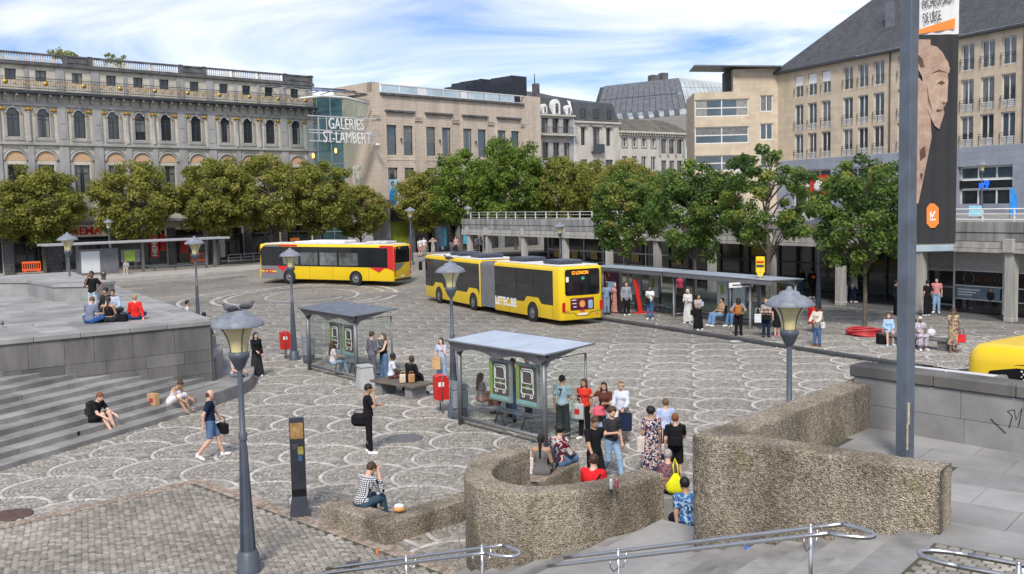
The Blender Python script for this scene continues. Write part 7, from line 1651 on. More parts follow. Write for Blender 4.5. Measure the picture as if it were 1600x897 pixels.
    if kind not in ('tank', 'crop'):
        for i in range(2):
            E_, W_ = arms[i]
            if long_: g.cone(sh[i], E_, .052+i_+ex, .044+i_+ex, .03).cone(E_, E_+(W_-E_)*.93, .044+i_+ex, .034+i_, .02, True)
            else: g.cone(sh[i], sh[i]+(E_-sh[i])*.70, .050+i_, .048+i_, .04, True)
    g.cutp(T((0, 0, .515)), rotx((0, .25, .97), lean))
    if kind == 'jacket': g.ell(pel+np.array((0, 0, -.05)), (.17*fx, .13*fx, .17), .05)
    child(g, {'tee': 'shirt', 'long': 'shirt', 'tank': 'top', 'crop': 'top', 'jacket': 'jacket', 'dress': 'dress_top', 'robe': 'robe'}.get(kind, 'shirt'), col)
    # --- lower garment
    bk_, bc = bot[0], cloth(bot[1]); g = Field(rg)
    g.ell(pel+np.array((0, 0, .015)), (.15*fx+i_, .11*fx+i_, .115), .04)
    wd = .03 if bk_ == 'wide' else 0.
    if bk_ in ('trousers', 'wide', 'shorts', 'slim'):
        for i in range(2):
            if bk_ == 'shorts': g.cone(hips[i], hips[i]+(kn_[i]-hips[i])*.88, .085*fx+i_, .076+i_, .03, True)
            else: g.cone(hips[i], kn_[i], .085*fx+i_, .060+i_+wd*.7, .03).cone(kn_[i], kn_[i]+(an[i]-kn_[i])*.96, .060+i_+wd*.7, .046+i_+wd*1.3, .02, True)
        child(g, 'shorts' if bk_ == 'shorts' else 'trousers', bc)
    else:
        hem = {'skirt': .45, 'midi': .30, 'maxi': .10, 'mini': .58}[bk_]
        if pose in ('stand', 'walk'):
            for s in (-1, 0, 1): g.cone(pel+np.array((s*.05, 0, .04)), np.array((s*(.09 if bk_ != 'maxi' else .13), 0, hem)), .115*fx, .12 if bk_ != 'maxi' else .15, .05, True)
        else:
            for i in range(2):
                g.cone(hips[i], kn_[i], .10*fx+i_, .085+i_, .06)
                if bk_ in ('midi', 'maxi', 'skirt'): g.cone(kn_[i], kn_[i]+(an[i]-kn_[i])*(.45 if bk_ == 'skirt' else .8), .085+i_, .09, .05, True)
            g.cone((hips[0]+hips[1])/2, (kn_[0]+kn_[1])/2, .10, .08, .06)
        child(g, 'skirt', bc)
    # --- shoes
    if shoes is not None:
        for i in range(2):
            g = Field(rg); hl, to = toes[i]; g.cone(hl, to, .036+i_*.9, .031+i_*.9, .02).cone(hl+np.array((0, 0, .04)), hl, .036+i_*.6, .036+i_*.6, .02); g.cutp(hl+np.array((0, 0, -.048)), (0, 0, -1)) if pose in ('stand', 'sit', 'step') else None; child(g, 'shoe', cloth(shoes))
    PEOPLE[key] = dict(o=t, k=k, arms=arms, sh=sh, pel=pel, hc=hc, T=T, f=math.radians(face), loc=loc); return t
def pw_(key, v):            # local (unscaled) point of a person -> world
    p = PEOPLE[key]; return p['loc']+Matrix.Rotation(p['f'], 3, 'Z') @ (Vector(tuple(float(q) for q in v))*p['k'])
def carry(key, name, label, cat, mb, mats, off, at_='R', rz=0.):
    p = PEOPLE[key]; base = {'R': p['arms'][1][1], 'L': p['arms'][0][1], 'B': p['T']((0, -.13, .28)), 'P': p['pel'], 'S': p['sh'][1], 'SL': p['sh'][0]}[at_]
    w = pw_(key, np.array(base)+np.array(off)); o = thing(name, label, cat, w, p['f']+rz)
    for nm, b, m in (mb if isinstance(mb, list) else [(name+'_body', mb, mats)]): b.build(nm, m, o)
    return o
def bag_mesh(w, d, h, m, hm=None, strap=.25, soft=.02):
    b = MB().box(-w/2, w/2, -d/2, d/2, -h, 0, 0, None, min(soft, d*.4)); s = MB()
    s.tube([(-w*.35, 0, -.01), (-w*.22, 0, strap), (w*.22, 0, strap), (w*.35, 0, -.01)], .011, 5)
    return [('bag_body', b, cloth(m)), ('strap', s, cloth(hm or m))]
def pack_mesh(c, c2=None):
    b = MB().box(-.15, .15, -.10, .08, -.24, .20, 0, None, .06); q = MB().box(-.11, .11, -.15, -.09, -.20, .0, 0, None, .025); s = MB()
    for x in (-.1, .1): s.tube([(x, .06, .18), (x, .14, .24), (x, .22, .10), (x, .16, -.1), (x, .07, -.16)], .018, 5)
    return [('pack_body', b, cloth(c)), ('pocket', q, cloth(c2 or c)), ('straps', s, cloth(c))]
BLK = (.012, .012, .014); DEN = (.10, .17, .30); LDEN = (.24, .36, .52); WHT = (.72, .72, .72); NAV = (.014, .022, .05)
dark = (.025, .026, .03)
# nearest figures
person('navy', gp(331, 716), -75, 'balding man in navy T-shirt and denim shorts walking with a bag', 'walk', 1.76, ('tee', NAV), ('shorts', DEN), ('bald', 'brown'), 'light', WHT, 'swing', 'swingb', headp=.35)
carry('navy', 'shoulder_bag', 'black bag hanging behind the walking man in navy', 'bag', bag_mesh(.34, .16, .26, BLK, None, .18), None, (.05, 0, -.10), 'L', .6)
person('phone', gp(577, 709), -80, 'man all in black looking at his phone, white trainers', 'stand', 1.78, ('tee', BLK), ('trousers', BLK), ('short', 'black'), 'tan', WHT, 'phone', 'face', headp=.4)
carry('phone', 'duffel_bag', 'large black duffel bag on the back of the man with phone', 'bag', bag_mesh(.42, .24, .32, BLK, None, .10, .08), None, (0, -.20, .06), 'P', 1.2)
person('plaid', (-2.98, 18.75, -.01), -38, 'man in black and white checked shirt seated on the low wall', 'sit', 1.76, ('long', pattern('plaid', 'plaid', (.03, .035, .06), (.72, .72, .72), None, 9)), ('trousers', (.05, .09, .13)), ('short', 'brown'), 'light', BLK, 'face', 'face', seat=.42, lean=.40, headp=.4)
person('stripe', (.52, 20.0, 0), -15, 'woman with plait in striped dress seated on the bench wall', 'sit', 1.66, ('tank', pattern('pinstripe', 'stripe', (.03, .03, .03), (.35, .35, .34), None, 14)), ('midi', MATS['pinstripe']), ('tail', 'black'), 'tan', BLK, 'lap', 'lap', seat=.62, fem=True)
carry('stripe', 'shopping_bag', 'white bag with red spots beside the striped woman', 'bag', bag_mesh(.26, .12, .34, pattern('spots', 'flower', (.7, .7, .7), (.7, .7, .7), (.55, .04, .04), 22), WHT, .12), None, (-.30, .0, .26), 'P')
person('packer', (.9, 20.65, 0), -40, 'young man in maroon and white jacket seated on the bench wall', 'sit', 1.74, ('long', pattern('maroon', 'flower', (.15, .015, .025), (.5, .5, .5), (.15, .015, .025), 5)), ('trousers', DEN), ('curly', 'black'), 'light', BLK, 'lap', 'lap', seat=.62, lean=.1)
bpk = PEOPLE['packer']; o = thing('hiking_backpack', 'blue and orange backpack resting on the bench wall', 'backpack', pw_('packer', (.0, -.30, .86)), bpk['f'])
for nm, b, m in pack_mesh((.035, .045, .07), (.09, .06, .06)): b.build(nm, m, o)
MB().tube([(-.12, -.155, -.19), (-.12, -.155, -.01), (.12, -.155, -.01), (.12, -.155, -.19)], .012, 5).build('orange_piping', cloth((.6, .13, .03)), o)
person('red', (1.40, 18.0, .0), -25, 'heavy man in bright red T-shirt seated inside the curved wall', 'sit', 1.76, ('tee', (.62, .02, .025)), ('trousers', BLK), ('short', 'brown'), 'fair', BLK, 'lap', 'lap', seat=.64, lean=.1, fat=1.28, headt=.5)
carry('red', 'sling_strap', 'black sling strap across the back of the red T-shirt', 'bag', [('strap', MB().tube([(.19, .02, .48), (.1, -.16, .30), (-.06, -.19, .12), (-.2, -.05, -.02)], .02, 5), cloth(BLK)), ('pouch', MB().box(-.34, -.18, -.02, .16, -.12, .06, 0, None, .03), cloth(BLK))], None, (0, 0, 0), 'P')
person('yellowbag', (2.93, 18.9, .0), -10, 'grey-haired woman in floral blouse seated with a yellow bag', 'sit', 1.64, ('long', pattern('floral_navy', 'flower', (.035, .04, .09), (.45, .16, .05), (.10, .12, .25), 26)), ('trousers', NAV), ('short', 'grey'), 'light', BLK, 'lap', 'lap', seat=.52, lean=.25, fem=True, fat=1.2)
tag(MB().box(2.6, 3.3, 18.6, 19.15, -.1, .50, 0, None, .02).build('bench_block', M_step), 'stone bench block under the grey-haired woman', 'bench')
tag(MB().box(1.05, 1.8, 17.75, 18.25, -.1, .62, 0, None, .02).build('bench_block', M_step), 'stone bench block under the man in red', 'bench')
yb = thing('yellow_bag', 'bright yellow cloth bag on the shoulder of the grey-haired woman', 'bag', pw_('yellowbag', (.16, -.17, .98)), -.2)
b = MB(); b.lathe([(.001, -.40), (.13, -.39), (.20, -.32), (.19, -.22), (.10, -.10), (.04, 0)], 14); b.v = [(x, y*.55, z) for x, y, z in b.v]; b.build('bag_body', cloth((.72, .72, .02)), yb); MB().tube([(-.03, 0, -.08), (-.05, .0, .15), (-.02, .1, .26), (.03, .02, .15), (.05, 0, -.08)], .016, 5).build('strap', cloth((.72, .72, .02)), yb)
person('blue', (2.98, 17.05, -.02), 15, 'man in blue patterned shirt seated on the landing edge', 'sit', 1.74, ('tee', pattern('blue_print_shirt', 'flower', (.05, .14, .36), (.30, .45, .62), (.02, .05, .15), 7)), ('shorts', NAV), ('short', 'black'), 'tan', BLK, 'prop', 'lap', seat=.46, lean=.15)
# standing group beside the near shelter
person('shirt7', gp(880, 686), -25, 'young man in pale blue football shirt behind the shelter glass', 'stand', 1.69, ('tee', (.42, .54, .66)), ('wide', (.045, .05, .055)), ('short', 'black'), 'light', WHT, 'down', 'cross', headt=-.6)
tm = text_mesh('7', .20, .004, .10, cloth(NAV), 'shirt_number', .02); ob('shirt_number', tm, PEOPLE['shirt7']['o'], (-.05, -.135, 1.18))
person('redtop', gp(914, 686), 150, 'long-haired woman in red top and black trousers', 'stand', 1.60, ('tee', (.60, .045, .03)), ('slim', BLK), ('long', 'brown'), 'tan', WHT, 'down', 'strap', fem=True)
carry('redtop', 'carrier_bag', 'pale plastic carrier bag with red print held by the woman in red', 'bag', bag_mesh(.34, .10, .42, (.42, .47, .46), None, .14)+[('red_print', MB().box(-.07, .07, -.057, -.052, -.28, -.14), cloth((.5, .03, .03)))], None, (0, 0, -.22), 'R', PI)
person('brown', gp(945, 692), 165, 'woman in brown top raising a hand to her hair', 'stand', 1.58, ('tee', (.10, .035, .025)), ('trousers', LDEN), ('long', 'black'), 'tan', WHT, 'phone', 'hairh', fem=True, headt=.4)
carry('brown', 'handbag', 'black handbag on the arm of the woman in brown', 'bag', bag_mesh(.32, .14, .26, BLK, None, .24, .04), None, (.02, .05, -.02), 'P', .6)
person('blouse', gp(972, 692), 160, 'older woman in pale blouse and headband with dark carrier', 'stand', 1.60, ('long', (.55, .58, .68)), ('trousers', pattern('beige_print', 'flower', (.42, .36, .30), (.12, .09, .08), (.55, .5, .45), 14)), ('short', 'lbrown'), 'light', (.25, .16, .10), 'fore', 'fore', fem=True, fat=1.12, headp=.4)
o = thing('headband', 'beige headband on the older woman in the pale blouse', 'headband', pw_('blouse', PEOPLE['blouse']['hc'])); MB().lathe([(.094, .02), (.099, .045), (.092, .075)], 14).build('band', cloth((.45, .33, .24)), o)
carry('blouse', 'white_handbag', 'cream handbag hanging from the older woman', 'bag', bag_mesh(.26, .10, .18, (.62, .58, .5)), None, (-.02, .05, -.06), 'R'); carry('blouse', 'dark_carrier', 'dark blue carrier bag of the older woman', 'bag', bag_mesh(.32, .10, .46, (.012, .02, .05), None, .12)+[('blue_side', MB().box(.165, .175, -.05, .05, -.44, -.1), cloth((.02, .18, .62)))], None, (-.05, .05, -.10), 'L')
person('vneck', gp(930, 774), -30, 'thin man in black V-neck walking past the curved wall', 'walk', 1.72, ('tee', BLK), ('slim', BLK), ('short', 'brown'), 'tan', BLK, 'swingb', 'swing', headp=.4)
PEOPLE['vneck']['o'].rotation_euler[2] = math.radians(-150)
person('polo', gp(957, 749), -155, 'bearded curly man in dark polo and pale jeans', 'walk', 1.66, ('tee', (.035, .036, .04)), ('trousers', LDEN), ('curly', 'brown'), 'light', BLK, 'down', 'phone', headt=-.2)
carry('brown', 'pink_bag', 'pink bag behind the man in the black V-neck', 'bag', bag_mesh(.36, .2, .3, (.62, .12, .16), None, .2, .08), None, (.12, .1, .12), 'P', .2)
person('floral', gp(1018, 748), 10, 'woman in long red, white and blue patterned dress seen from behind', 'stand', 1.63, ('dress', pattern('dress_print', 'flower', (.035, .035, .09), (.68, .66, .64), (.42, .07, .03), 12)), ('maxi', MATS['dress_print']), ('curly', 'black'), 'tan', WHT, 'down', 'down', fem=True, fat=1.22)
carry('floral', 'cream_tote', 'cream tote bag on the shoulder of the woman in the patterned dress', 'bag', bag_mesh(.26, .10, .36, (.6, .55, .5), None, .34), None, (-.07, -.02, -.36), 'SL'); carry('floral', 'small_white_bag', 'small white bag at the hip of the patterned dress', 'bag', bag_mesh(.14, .08, .16, WHT, None, .5), None, (.10, -.05, -.05), 'R')
person('paleblue', gp(1041, 724), 0, 'short-haired person in pale blue shirt seen from behind', 'stand', 1.55, ('tee', (.40, .48, .70)), ('trousers', NAV), ('short', 'lbrown'), 'light', WHT, 'down', 'down')
person('blackpack', gp(1056, 758), -8, 'man in black shirt and shorts with black backpack', 'stand', 1.58, ('tee', BLK), ('shorts', BLK), ('short', 'red'), 'light', BLK, 'down', 'fore', headt=-.4)
carry('blackpack', 'black_backpack', 'black backpack on the man in black shorts', 'backpack', pack_mesh(BLK), None, (0, -.03, 0), 'B')
# behind and inside the near shelter
person('benchgirl', gp(752, 651), -60, 'long-haired girl in flowery skirt seated inside the near shelter', 'sit', 1.62, ('tee', pattern('lilac_print', 'flower', (.32, .24, .27), (.5, .45, .47), (.15, .1, .12), 16)), ('midi', pattern('red_flowers', 'flower', (.50, .10, .08), (.62, .55, .45), (.08, .14, .10), 18)), ('long', 'lbrown'), 'light', (.04, .05, .08), 'lap', 'lap', seat=.48, fem=True)
person('walkman', gp(803, 656), 165, 'man in grey gilet and jeans walking behind the shelter posters', 'walk', 1.80, ('long', (.20, .20, .19)), ('trousers', DEN), ('short', 'black'), 'brown', BLK, 'phone', 'down')
person('walk2', gp(826, 650), 170, 'person in black cap behind the right-hand poster', 'walk', 1.78, ('long', BLK), ('trousers', dark), ('short', 'black'), 'light', BLK)
person('walk3', gp(786, 649), -160, 'person in dark green behind the left-hand poster', 'walk', 1.70, ('long', (.03, .04, .035)), ('trousers', (.04, .05, .04)), ('short', 'brown'), 'light', BLK)
person('windy', gp(691, 600), 160, 'woman in pale blue with a brown paper bag, hair blowing', 'stand', 1.62, ('tee', (.42, .46, .58)), ('midi', (.28, .38, .52)), ('long', 'brown'), 'fair', WHT, 'face', 'lap', fem=True)
carry('windy', 'paper_bag', 'tan paper bag held by the woman with blowing hair', 'bag', bag_mesh(.30, .14, .42, (.50, .34, .18), None, .10, .01), None, (-.10, .10, -.02), 'R')
# bench
person('whitetee', gp(612, 613), -75, 'person in white T-shirt seated on the slatted bench', 'sit', 1.70, ('tee', (.62, .65, .74)), ('trousers', pattern('dark_red_print', 'flower', (.06, .02, .03), (.25, .12, .12), (.03, .02, .02), 16)), ('short', 'black'), 'dark', BLK, 'lap', 'lap', seat=.47, lean=.1)
person('blackcoat', gp(641, 619), -40, 'person in black coat seated on the slatted bench', 'sit', 1.70, ('jacket', BLK), ('trousers', BLK), ('short', 'brown'), 'dark', BLK, 'lap', 'lap', seat=.47, lean=.15)
for i, (dx, lab) in enumerate(((-.20, 'cream paper bag between the two people on the bench'), (.08, 'brown and white paper bag against the black coat'))):
    w = PEOPLE['blackcoat']['loc']+Vector((dx, -.22, .50)); o = thing('gift_bag', lab, 'bag', (w.x, w.y, w.z), .3*i)
    for nm, b, m in bag_mesh(.20, .12, .28, (.58, .50, .38) if i == 0 else (.42, .24, .12), None, .08): b.build(nm, m, o, (0, 0, .26))
# couple at the far shelter
person('suit', gp(583, 597), -55, 'man in grey suit seen from behind beside the far shelter', 'stand', 1.80, ('jacket', (.13, .125, .16)), ('trousers', (.13, .125, .155)), ('short', 'brown'), 'light', (.2, .15, .1), 'down', 'phone')
person('bouquet', gp(601, 594), 130, 'long-haired woman in jeans holding flowers beside the man in suit', 'stand', 1.70, ('tank', BLK), ('wide', DEN), ('long', 'lbrown'), 'fair', WHT, 'fore', 'phone', fem=True)
bq = thing('flower_bouquet', 'bouquet in dark wrapping held by the woman in jeans', 'bouquet', pw_('bouquet', PEOPLE['bouquet']['arms'][1][1])+Vector((.18, -.08, .02)), 0)
MB().lathe([(.02, -.1), (.05, 0), (.13, .28), (.10, .32)], 10).build('wrapping', cloth((.12, .13, .13)), bq)
for j in range(6): MB().ell((.07*math.cos(j), .07*math.sin(j), .34), (.035, .035, .03), 6).build('flower', cloth((.65, .25, .25) if j % 2 else (.7, .7, .66)), bq)
person('shade', gp(521, 589), -60, 'woman in pale top seated inside the far shelter', 'sit', 1.65, ('tee', (.55, .53, .55)), ('trousers', (.30, .40, .50)), ('long', 'brown'), 'light', BLK, 'lap', 'lap', seat=.48, fem=True)
person('longcoat', gp(402, 589), -140, 'woman in long black clothes behind the large lamp', 'stand', 1.66, ('long', BLK), ('maxi', (.03, .032, .036)), ('long', 'black'), 'light', WHT, 'down', 'fore', fem=True)
person('ledge', gp(378, 590, .42)+Vector((-.32, .25, -.42)), -120, 'woman in pale pink top seated on the curved ledge', 'sit', 1.66, ('tee', (.60, .46, .50)), ('trousers', (.16, .19, .24)), ('long', 'brown'), 'light', BLK, 'lap', 'lap', seat=.42, fem=True, lean=.2)
# terrace
zF = lambda px, py: gp(px, py, ZF)
person('terrstand', zF(147, 497), 175, 'man in black T-shirt and pale jeans standing on the terrace, hand at chin', 'stand', 1.64, ('tee', BLK), ('trousers', (.42, .50, .60)), ('short', 'black'), 'brown', WHT, 'hip', 'face')
person('terrpolo', zF(140, 505), -12, 'man in grey and blue polo sitting cross-legged on the terrace edge', 'floor', 1.78, ('tee', (.16, .19, .26)), ('trousers', (.03, .09, .28)), ('short', 'lbrown'), 'light', BLK, 'lap', 'lap', lean=.25, headp=.5)
person('terrcrop', zF(171, 503), 0, 'woman in black crop top sitting on the terrace edge', 'floor', 1.68, ('crop', BLK), ('trousers', dark), ('tail', 'brown'), 'tan', BLK, 'lap', 'lap', fem=True)
person('terrred', zF(212, 499), 25, 'blonde woman in red jumper sitting on the terrace edge', 'floor', 1.68, ('long', (.65, .03, .025)), ('trousers', (.02, .06, .17)), ('short', 'blond'), 'light', BLK, 'lap', 'prop', fem=True)
person('terrblue', zF(178, 490), 190, 'man in pale blue shirt sitting behind the crop-top woman', 'floor', 1.74, ('long', (.42, .50, .62)), ('trousers', dark), ('short', 'black'), 'tan', BLK, 'lap', 'lap')
person('terrback', zF(167, 486), 160, 'dark-haired person sitting furthest back in the terrace group', 'floor', 1.70, ('long', dark), ('trousers', dark), ('curly', 'black'), 'tan', BLK, 'lap', 'lap')
cbp = zF(192, 502); o = thing('camera_bag', 'black boxy bag between the crop top and red jumper', 'bag', cbp, -.2); MB().box(-.16, .16, -.1, .1, 0, .24, 0, None, .03).build('bag_body', cloth(BLK), o); MB().tube([(-.12, 0, .22), (-.08, 0, .29), (.08, 0, .29), (.12, 0, .22)], .012, 5).build('handle', cloth(BLK), o)
for i, (px, py, d, lab, c, hr_) in enumerate(((223, 465, 44.5, 'dark-haired man whose head shows behind the red jumper', dark, 'black'), (258, 479, 41, 'left of two dark heads showing over the terrace edge', dark, 'black'), (273, 482, 40, 'right of two dark heads showing over the terrace edge', dark, 'black'), (318, 487, 36, 'dark-haired person showing below the terrace corner lamp', (.45, .47, .5), 'black'))):
    p = at(px, py, d); zs = p.z-1.32+.0; person('edge%d' % i, (p.x, p.y, zs+.0), -60+i*20, lab, 'sit', 1.72, ('tee', c), ('trousers', dark), ('short', hr_), 'tan', BLK, 'lap', 'lap', seat=.45)
    zz = zs+.43; 
    if zz > .1: tag(MB().box(-.3, .3, -.35, .35, 0, zz).build('stone_block_seat', M_step, None, (p.x, p.y-.0, -.02)), ('stone block seat under the head behind the red jumper', 'stone block seat under the left of two heads', 'stone block seat under the right of two heads', 'stone block seat below the terrace corner lamp')[i], 'seat')
p = at(300, 482, 41.5); person('edgewhite', (p.x-.2, p.y, 0), -70, 'man in white shirt with dark backpack behind the terrace lamp', 'stand', 1.74, ('long', (.6, .6, .62)), ('trousers', dark), ('short', 'black'), 'tan', BLK); PEOPLE['edgewhite']['o'].location.z = p.z-1.38
tag(MB().box(-.4, .4, -.4, .4, 0, max(.05, p.z-1.38)).build('stone_block_seat', M_step, None, (p.x-.2, p.y, -.01)), 'stone step under the man in white behind the terrace lamp', 'step')
carry('edgewhite', 'dark_backpack', 'dark backpack of the man in white behind the terrace lamp', 'backpack', pack_mesh(BLK), None, (0, -.03, 0), 'B')
# steps of the terrace
def on_steps(px, py):
    for dy in range(14):
        for i in range(11, -1, -1):
            z = .155*(i+1); p = gp(px, py+dy, z); d = (p-TB0).dot(TA)
            if i*.5 <= d < (i+1)*.5: return p
    return gp(px, py, .155)
s_p = on_steps(146, 655); person('stepman', (s_p.x, s_p.y, s_p.z-.45), -105, 'red-haired man in black with backpack seated on the steps', 'step', 1.80, ('tee', BLK), ('shorts', BLK), ('short', 'red'), 'fair', BLK, 'knee', 'knee', seat=.45, lean=.35, headp=.3)
carry('stepman', 'rucksack', 'dark rucksack on the red-haired man on the steps', 'backpack', pack_mesh((.03, .032, .035)), None, (0, -.03, -.02), 'B')
s_p = on_steps(268, 630); person('stepwoman', (s_p.x, s_p.y, s_p.z-.45), -110, 'woman in white sundress bending forward on the steps', 'step', 1.68, ('tank', (.66, .66, .68)), ('mini', (.66, .66, .68)), ('bun', 'brown'), 'tan', None, 'knee', 'knee', seat=.45, lean=.55, headp=.4, fem=True)
s_p = on_steps(240, 631); o = thing('fast_food_bag', 'brown paper takeaway bag with red mark on the steps', 'bag', s_p, -.5); MB().box(-.17, .17, -.09, .09, 0, .36, 0, None, .01).build('bag_body', pm('kraft_paper', (.46, .29, .15), .8, .15, 12, .4, 25, coord='Object'), o); MB().box(-.06, .08, -.098, -.092, .1, .22).build('red_mark', cloth((.45, .04, .03)), o)
# stops on the right
zP = .122
def pr(key, px, py, *a, **k): person(key, gp(px, py, zP), *a, **k)
pr('r1', 948, 492, -160, 'man in blue shirt and jeans beside the bus rear', 'stand', 1.74, ('tee', (.20, .28, .40)), ('trousers', (.22, .30, .40)), ('short', 'black'), 'dark', BLK, 'fore', 'down')
pr('r2', 962, 490, 170, 'fair-haired woman in long pink patterned dress', 'stand', 1.64, ('dress', pattern('pink_print', 'flower', (.42, .18, .16), (.58, .38, .34), (.25, .09, .09), 16)), ('maxi', MATS['pink_print']), ('short', 'white'), 'light', (.3, .1, .1), fem=True)
pr('r3', 979, 493, -175, 'man in grey jacket and black trousers at the stop', 'stand', 1.78, ('jacket', (.26, .28, .31)), ('trousers', BLK), ('short', 'brown'), 'light', WHT)
pr('r4', 1016, 499, 165, 'woman in white T-shirt and blue jeans holding a black bag', 'stand', 1.70, ('tee', (.66, .68, .70)), ('trousers', (.06, .13, .27)), ('bun', 'black'), 'brown', WHT, 'fore', 'phone', fem=True); carry('r4', 'black_purse', 'black purse of the woman in white T-shirt', 'bag', bag_mesh(.22, .1, .26, BLK), None, (0, .02, -.05), 'R')
pr('r5', 1063, 486, 175, 'woman in pink top and white headscarf behind the shelter post', 'stand', 1.66, ('tee', (.62, .06, .14)), ('trousers', BLK), ('hijab', 'white'), 'light', BLK, fem=True)
PEOPLE['r5']['o'].location.z += .35; tag(MB().box(-.4, .4, -.3, .3, 0, .36).build('stone_plinth', M_stone, None, PEOPLE['r5']['loc']), 'stone plinth under the woman in the pink top', 'plinth')
pr('r6', 1075, 505, 150, 'woman in long white robe and cream headscarf', 'stand', 1.68, ('robe', (.56, .55, .53)), ('maxi', (.56, .55, .53)), ('hijab', (.55, .47, .38)), 'tan', WHT, 'phone', 'phone', fem=True)
pr('r7', 1091, 516, -150, 'woman in beige top and long black skirt holding a booklet', 'stand', 1.68, ('tee', (.42, .36, .35)), ('maxi', BLK), ('long', 'black'), 'tan', WHT, 'phone', 'phone', fem=True); carry('r7', 'black_shoulder_bag', 'black shoulder bag beside the long black skirt', 'bag', bag_mesh(.30, .14, .24, BLK), None, (.28, 0, .05), 'P')
carry('r7', 'booklet', 'pale blue booklet held by the woman in the long black skirt', 'booklet', [('cover', MB().box(-.08, .08, -.01, .01, 0, .2), cloth((.38, .5, .68)))], None, (-.05, .06, .0), 'R')
s_b = gp(1140, 510, zP); person('r8', s_b+Vector((-.35, .35, 0)), 105, 'person in tan top and blue jeans lounging on the shelter bench', 'sit', 1.74, ('tee', (.42, .26, .15)), ('wide', (.16, .27, .45)), ('short', 'black'), 'tan', WHT, 'cross', 'fore', seat=.46, lean=-.15)
person('r9', s_b+Vector((.35, .1, 0)), 120, 'person in red top and blue jeans leaning on the shelter bench', 'sit', 1.72, ('tee', (.55, .03, .04)), ('trousers', (.10, .22, .45)), ('short', 'black'), 'tan', WHT, 'fore', 'cross', seat=.46, lean=-.1)
pr('r10', 1154, 525, -15, 'woman in grey tunic and black leggings with orange backpack', 'stand', 1.70, ('tee', (.24, .25, .28)), ('slim', BLK), ('long', 'black'), 'light', BLK, 'hip', 'hip', fem=True); carry('r10', 'orange_backpack', 'orange-brown backpack on the woman in the grey tunic', 'backpack', pack_mesh((.38, .15, .035)), None, (0, -.03, -.02), 'B')
pr('r11', 1197, 527, 165, 'fair woman in grey patterned tunic with black handbag', 'stand', 1.68, ('tee', pattern('grey_print', 'flower', (.26, .24, .21), (.48, .45, .4), (.12, .11, .1), 18)), ('slim', NAV), ('short', 'blond'), 'light', BLK, 'cross', 'cross', fem=True, fat=1.1); carry('r11', 'dark_handbag', 'black handbag of the woman in the grey tunic', 'bag', bag_mesh(.36, .16, .22, BLK), None, (.0, .2, .08), 'P'); carry('r11', 'white_carrier', 'white carrier bag beside the woman in the grey tunic', 'bag', bag_mesh(.30, .12, .38, (.58, .6, .62)), None, (.35, .05, .1), 'P')
pr('r12', 1214, 526, -165, 'woman in short black dress half hidden by the lamp', 'stand', 1.62, ('dress', BLK), ('skirt', BLK), ('long', 'brown'), 'light', (.6, .2, .25), 'phone', 'down', fem=True)
pr('r13', 1277, 542, 130, 'woman in cream jacket and jeans with white bag', 'stand', 1.70, ('jacket', (.58, .53, .44)), ('slim', (.07, .13, .25)), ('curly', 'black'), 'dark', (.2, .07, .03), 'fore', 'fore', fem=True); carry('r13', 'cream_bag', 'cream bag on the shoulder of the woman in the cream jacket', 'bag', bag_mesh(.34, .14, .26, (.66, .58, .48)), None, (.02, -.05, -.36), 'SL')
# under the pavilion
def pv(key, px, py, *a, **k): person(key, gp(px, py, .165), *a, **k)
pv('p1', 1251, 464, 170, 'man in black top and jeans under the pavilion edge', 'stand', 1.76, ('long', BLK), ('trousers', (.05, .09, .16)), ('short', 'black'), 'brown', BLK)
pv('p2', 1269, 466, 10, 'person in black with orange logo on the back under the pavilion', 'stand', 1.78, ('jacket', BLK), ('trousers', BLK), ('short', 'black'), 'brown', WHT); ob('orange_logo', MB().box(-.1, .1, -.155, -.15, 1.15, 1.3).mesh('orange_logo', cloth((.75, .16, .03))), PEOPLE['p2']['o'])
pv('p3', 1322, 473, 60, 'person in dark blue sweater under the pavilion behind the maple', 'stand', 1.76, ('long', (.02, .035, .09)), ('trousers', (.2, .22, .28)), ('short', 'black'), 'dark', WHT); pv('p4', 1333, 473, -60, 'person in beige waistcoat under the pavilion behind the maple', 'stand', 1.72, ('jacket', (.36, .33, .29)), ('trousers', NAV), ('short', 'brown'), 'light', WHT)
pv('p5', 1399, 492, -100, 'person in dark clothes with white papers left of the banner pole', 'stand', 1.74, ('long', (.02, .025, .03)), ('slim', BLK), ('short', 'black'), 'tan', BLK, 'phone', 'phone'); pv('p6', 1449, 494, 20, 'man all in black right of the banner pole', 'stand', 1.80, ('tee', BLK), ('wide', BLK), ('short', 'black'), 'tan', WHT)
pv('p7', 1463, 489, 150, 'man in pink shirt and pale jeans under the pavilion', 'stand', 1.78, ('tee', (.58, .24, .25)), ('trousers', LDEN), ('short', 'black'), 'light', WHT); pv('p8', 1443, 487, -20, 'person in black behind the man in black by the pole', 'stand', 1.74, ('tee', (.02, .02, .022)), ('trousers', BLK), ('short', 'brown'), 'light', BLK)
sbx = sb_p
person('q1', gp(1393, 540, zP)+Vector((0, .35, 0)), 170, 'long-haired girl in pale blue top seated left of the pole', 'sit', 1.62, ('long', (.33, .50, .66)), ('shorts', (.3, .42, .55)), ('long', 'lbrown'), 'light', (.5, .6, .7), 'lap', 'lap', seat=.46, fem=True)
person('q2', gp(1442, 547, zP)+Vector((0, .3, 0)), 175, 'woman in white and purple print dress seated right of the pole', 'sit', 1.66, ('tee', pattern('purple_white', 'flower', (.52, .50, .54), (.10, .06, .13), (.6, .58, .6), 12)), ('midi', MATS['purple_white']), ('short', 'white'), 'brown', WHT, 'lap', 'lap', seat=.46, fem=True, fat=1.2, headp=.3)
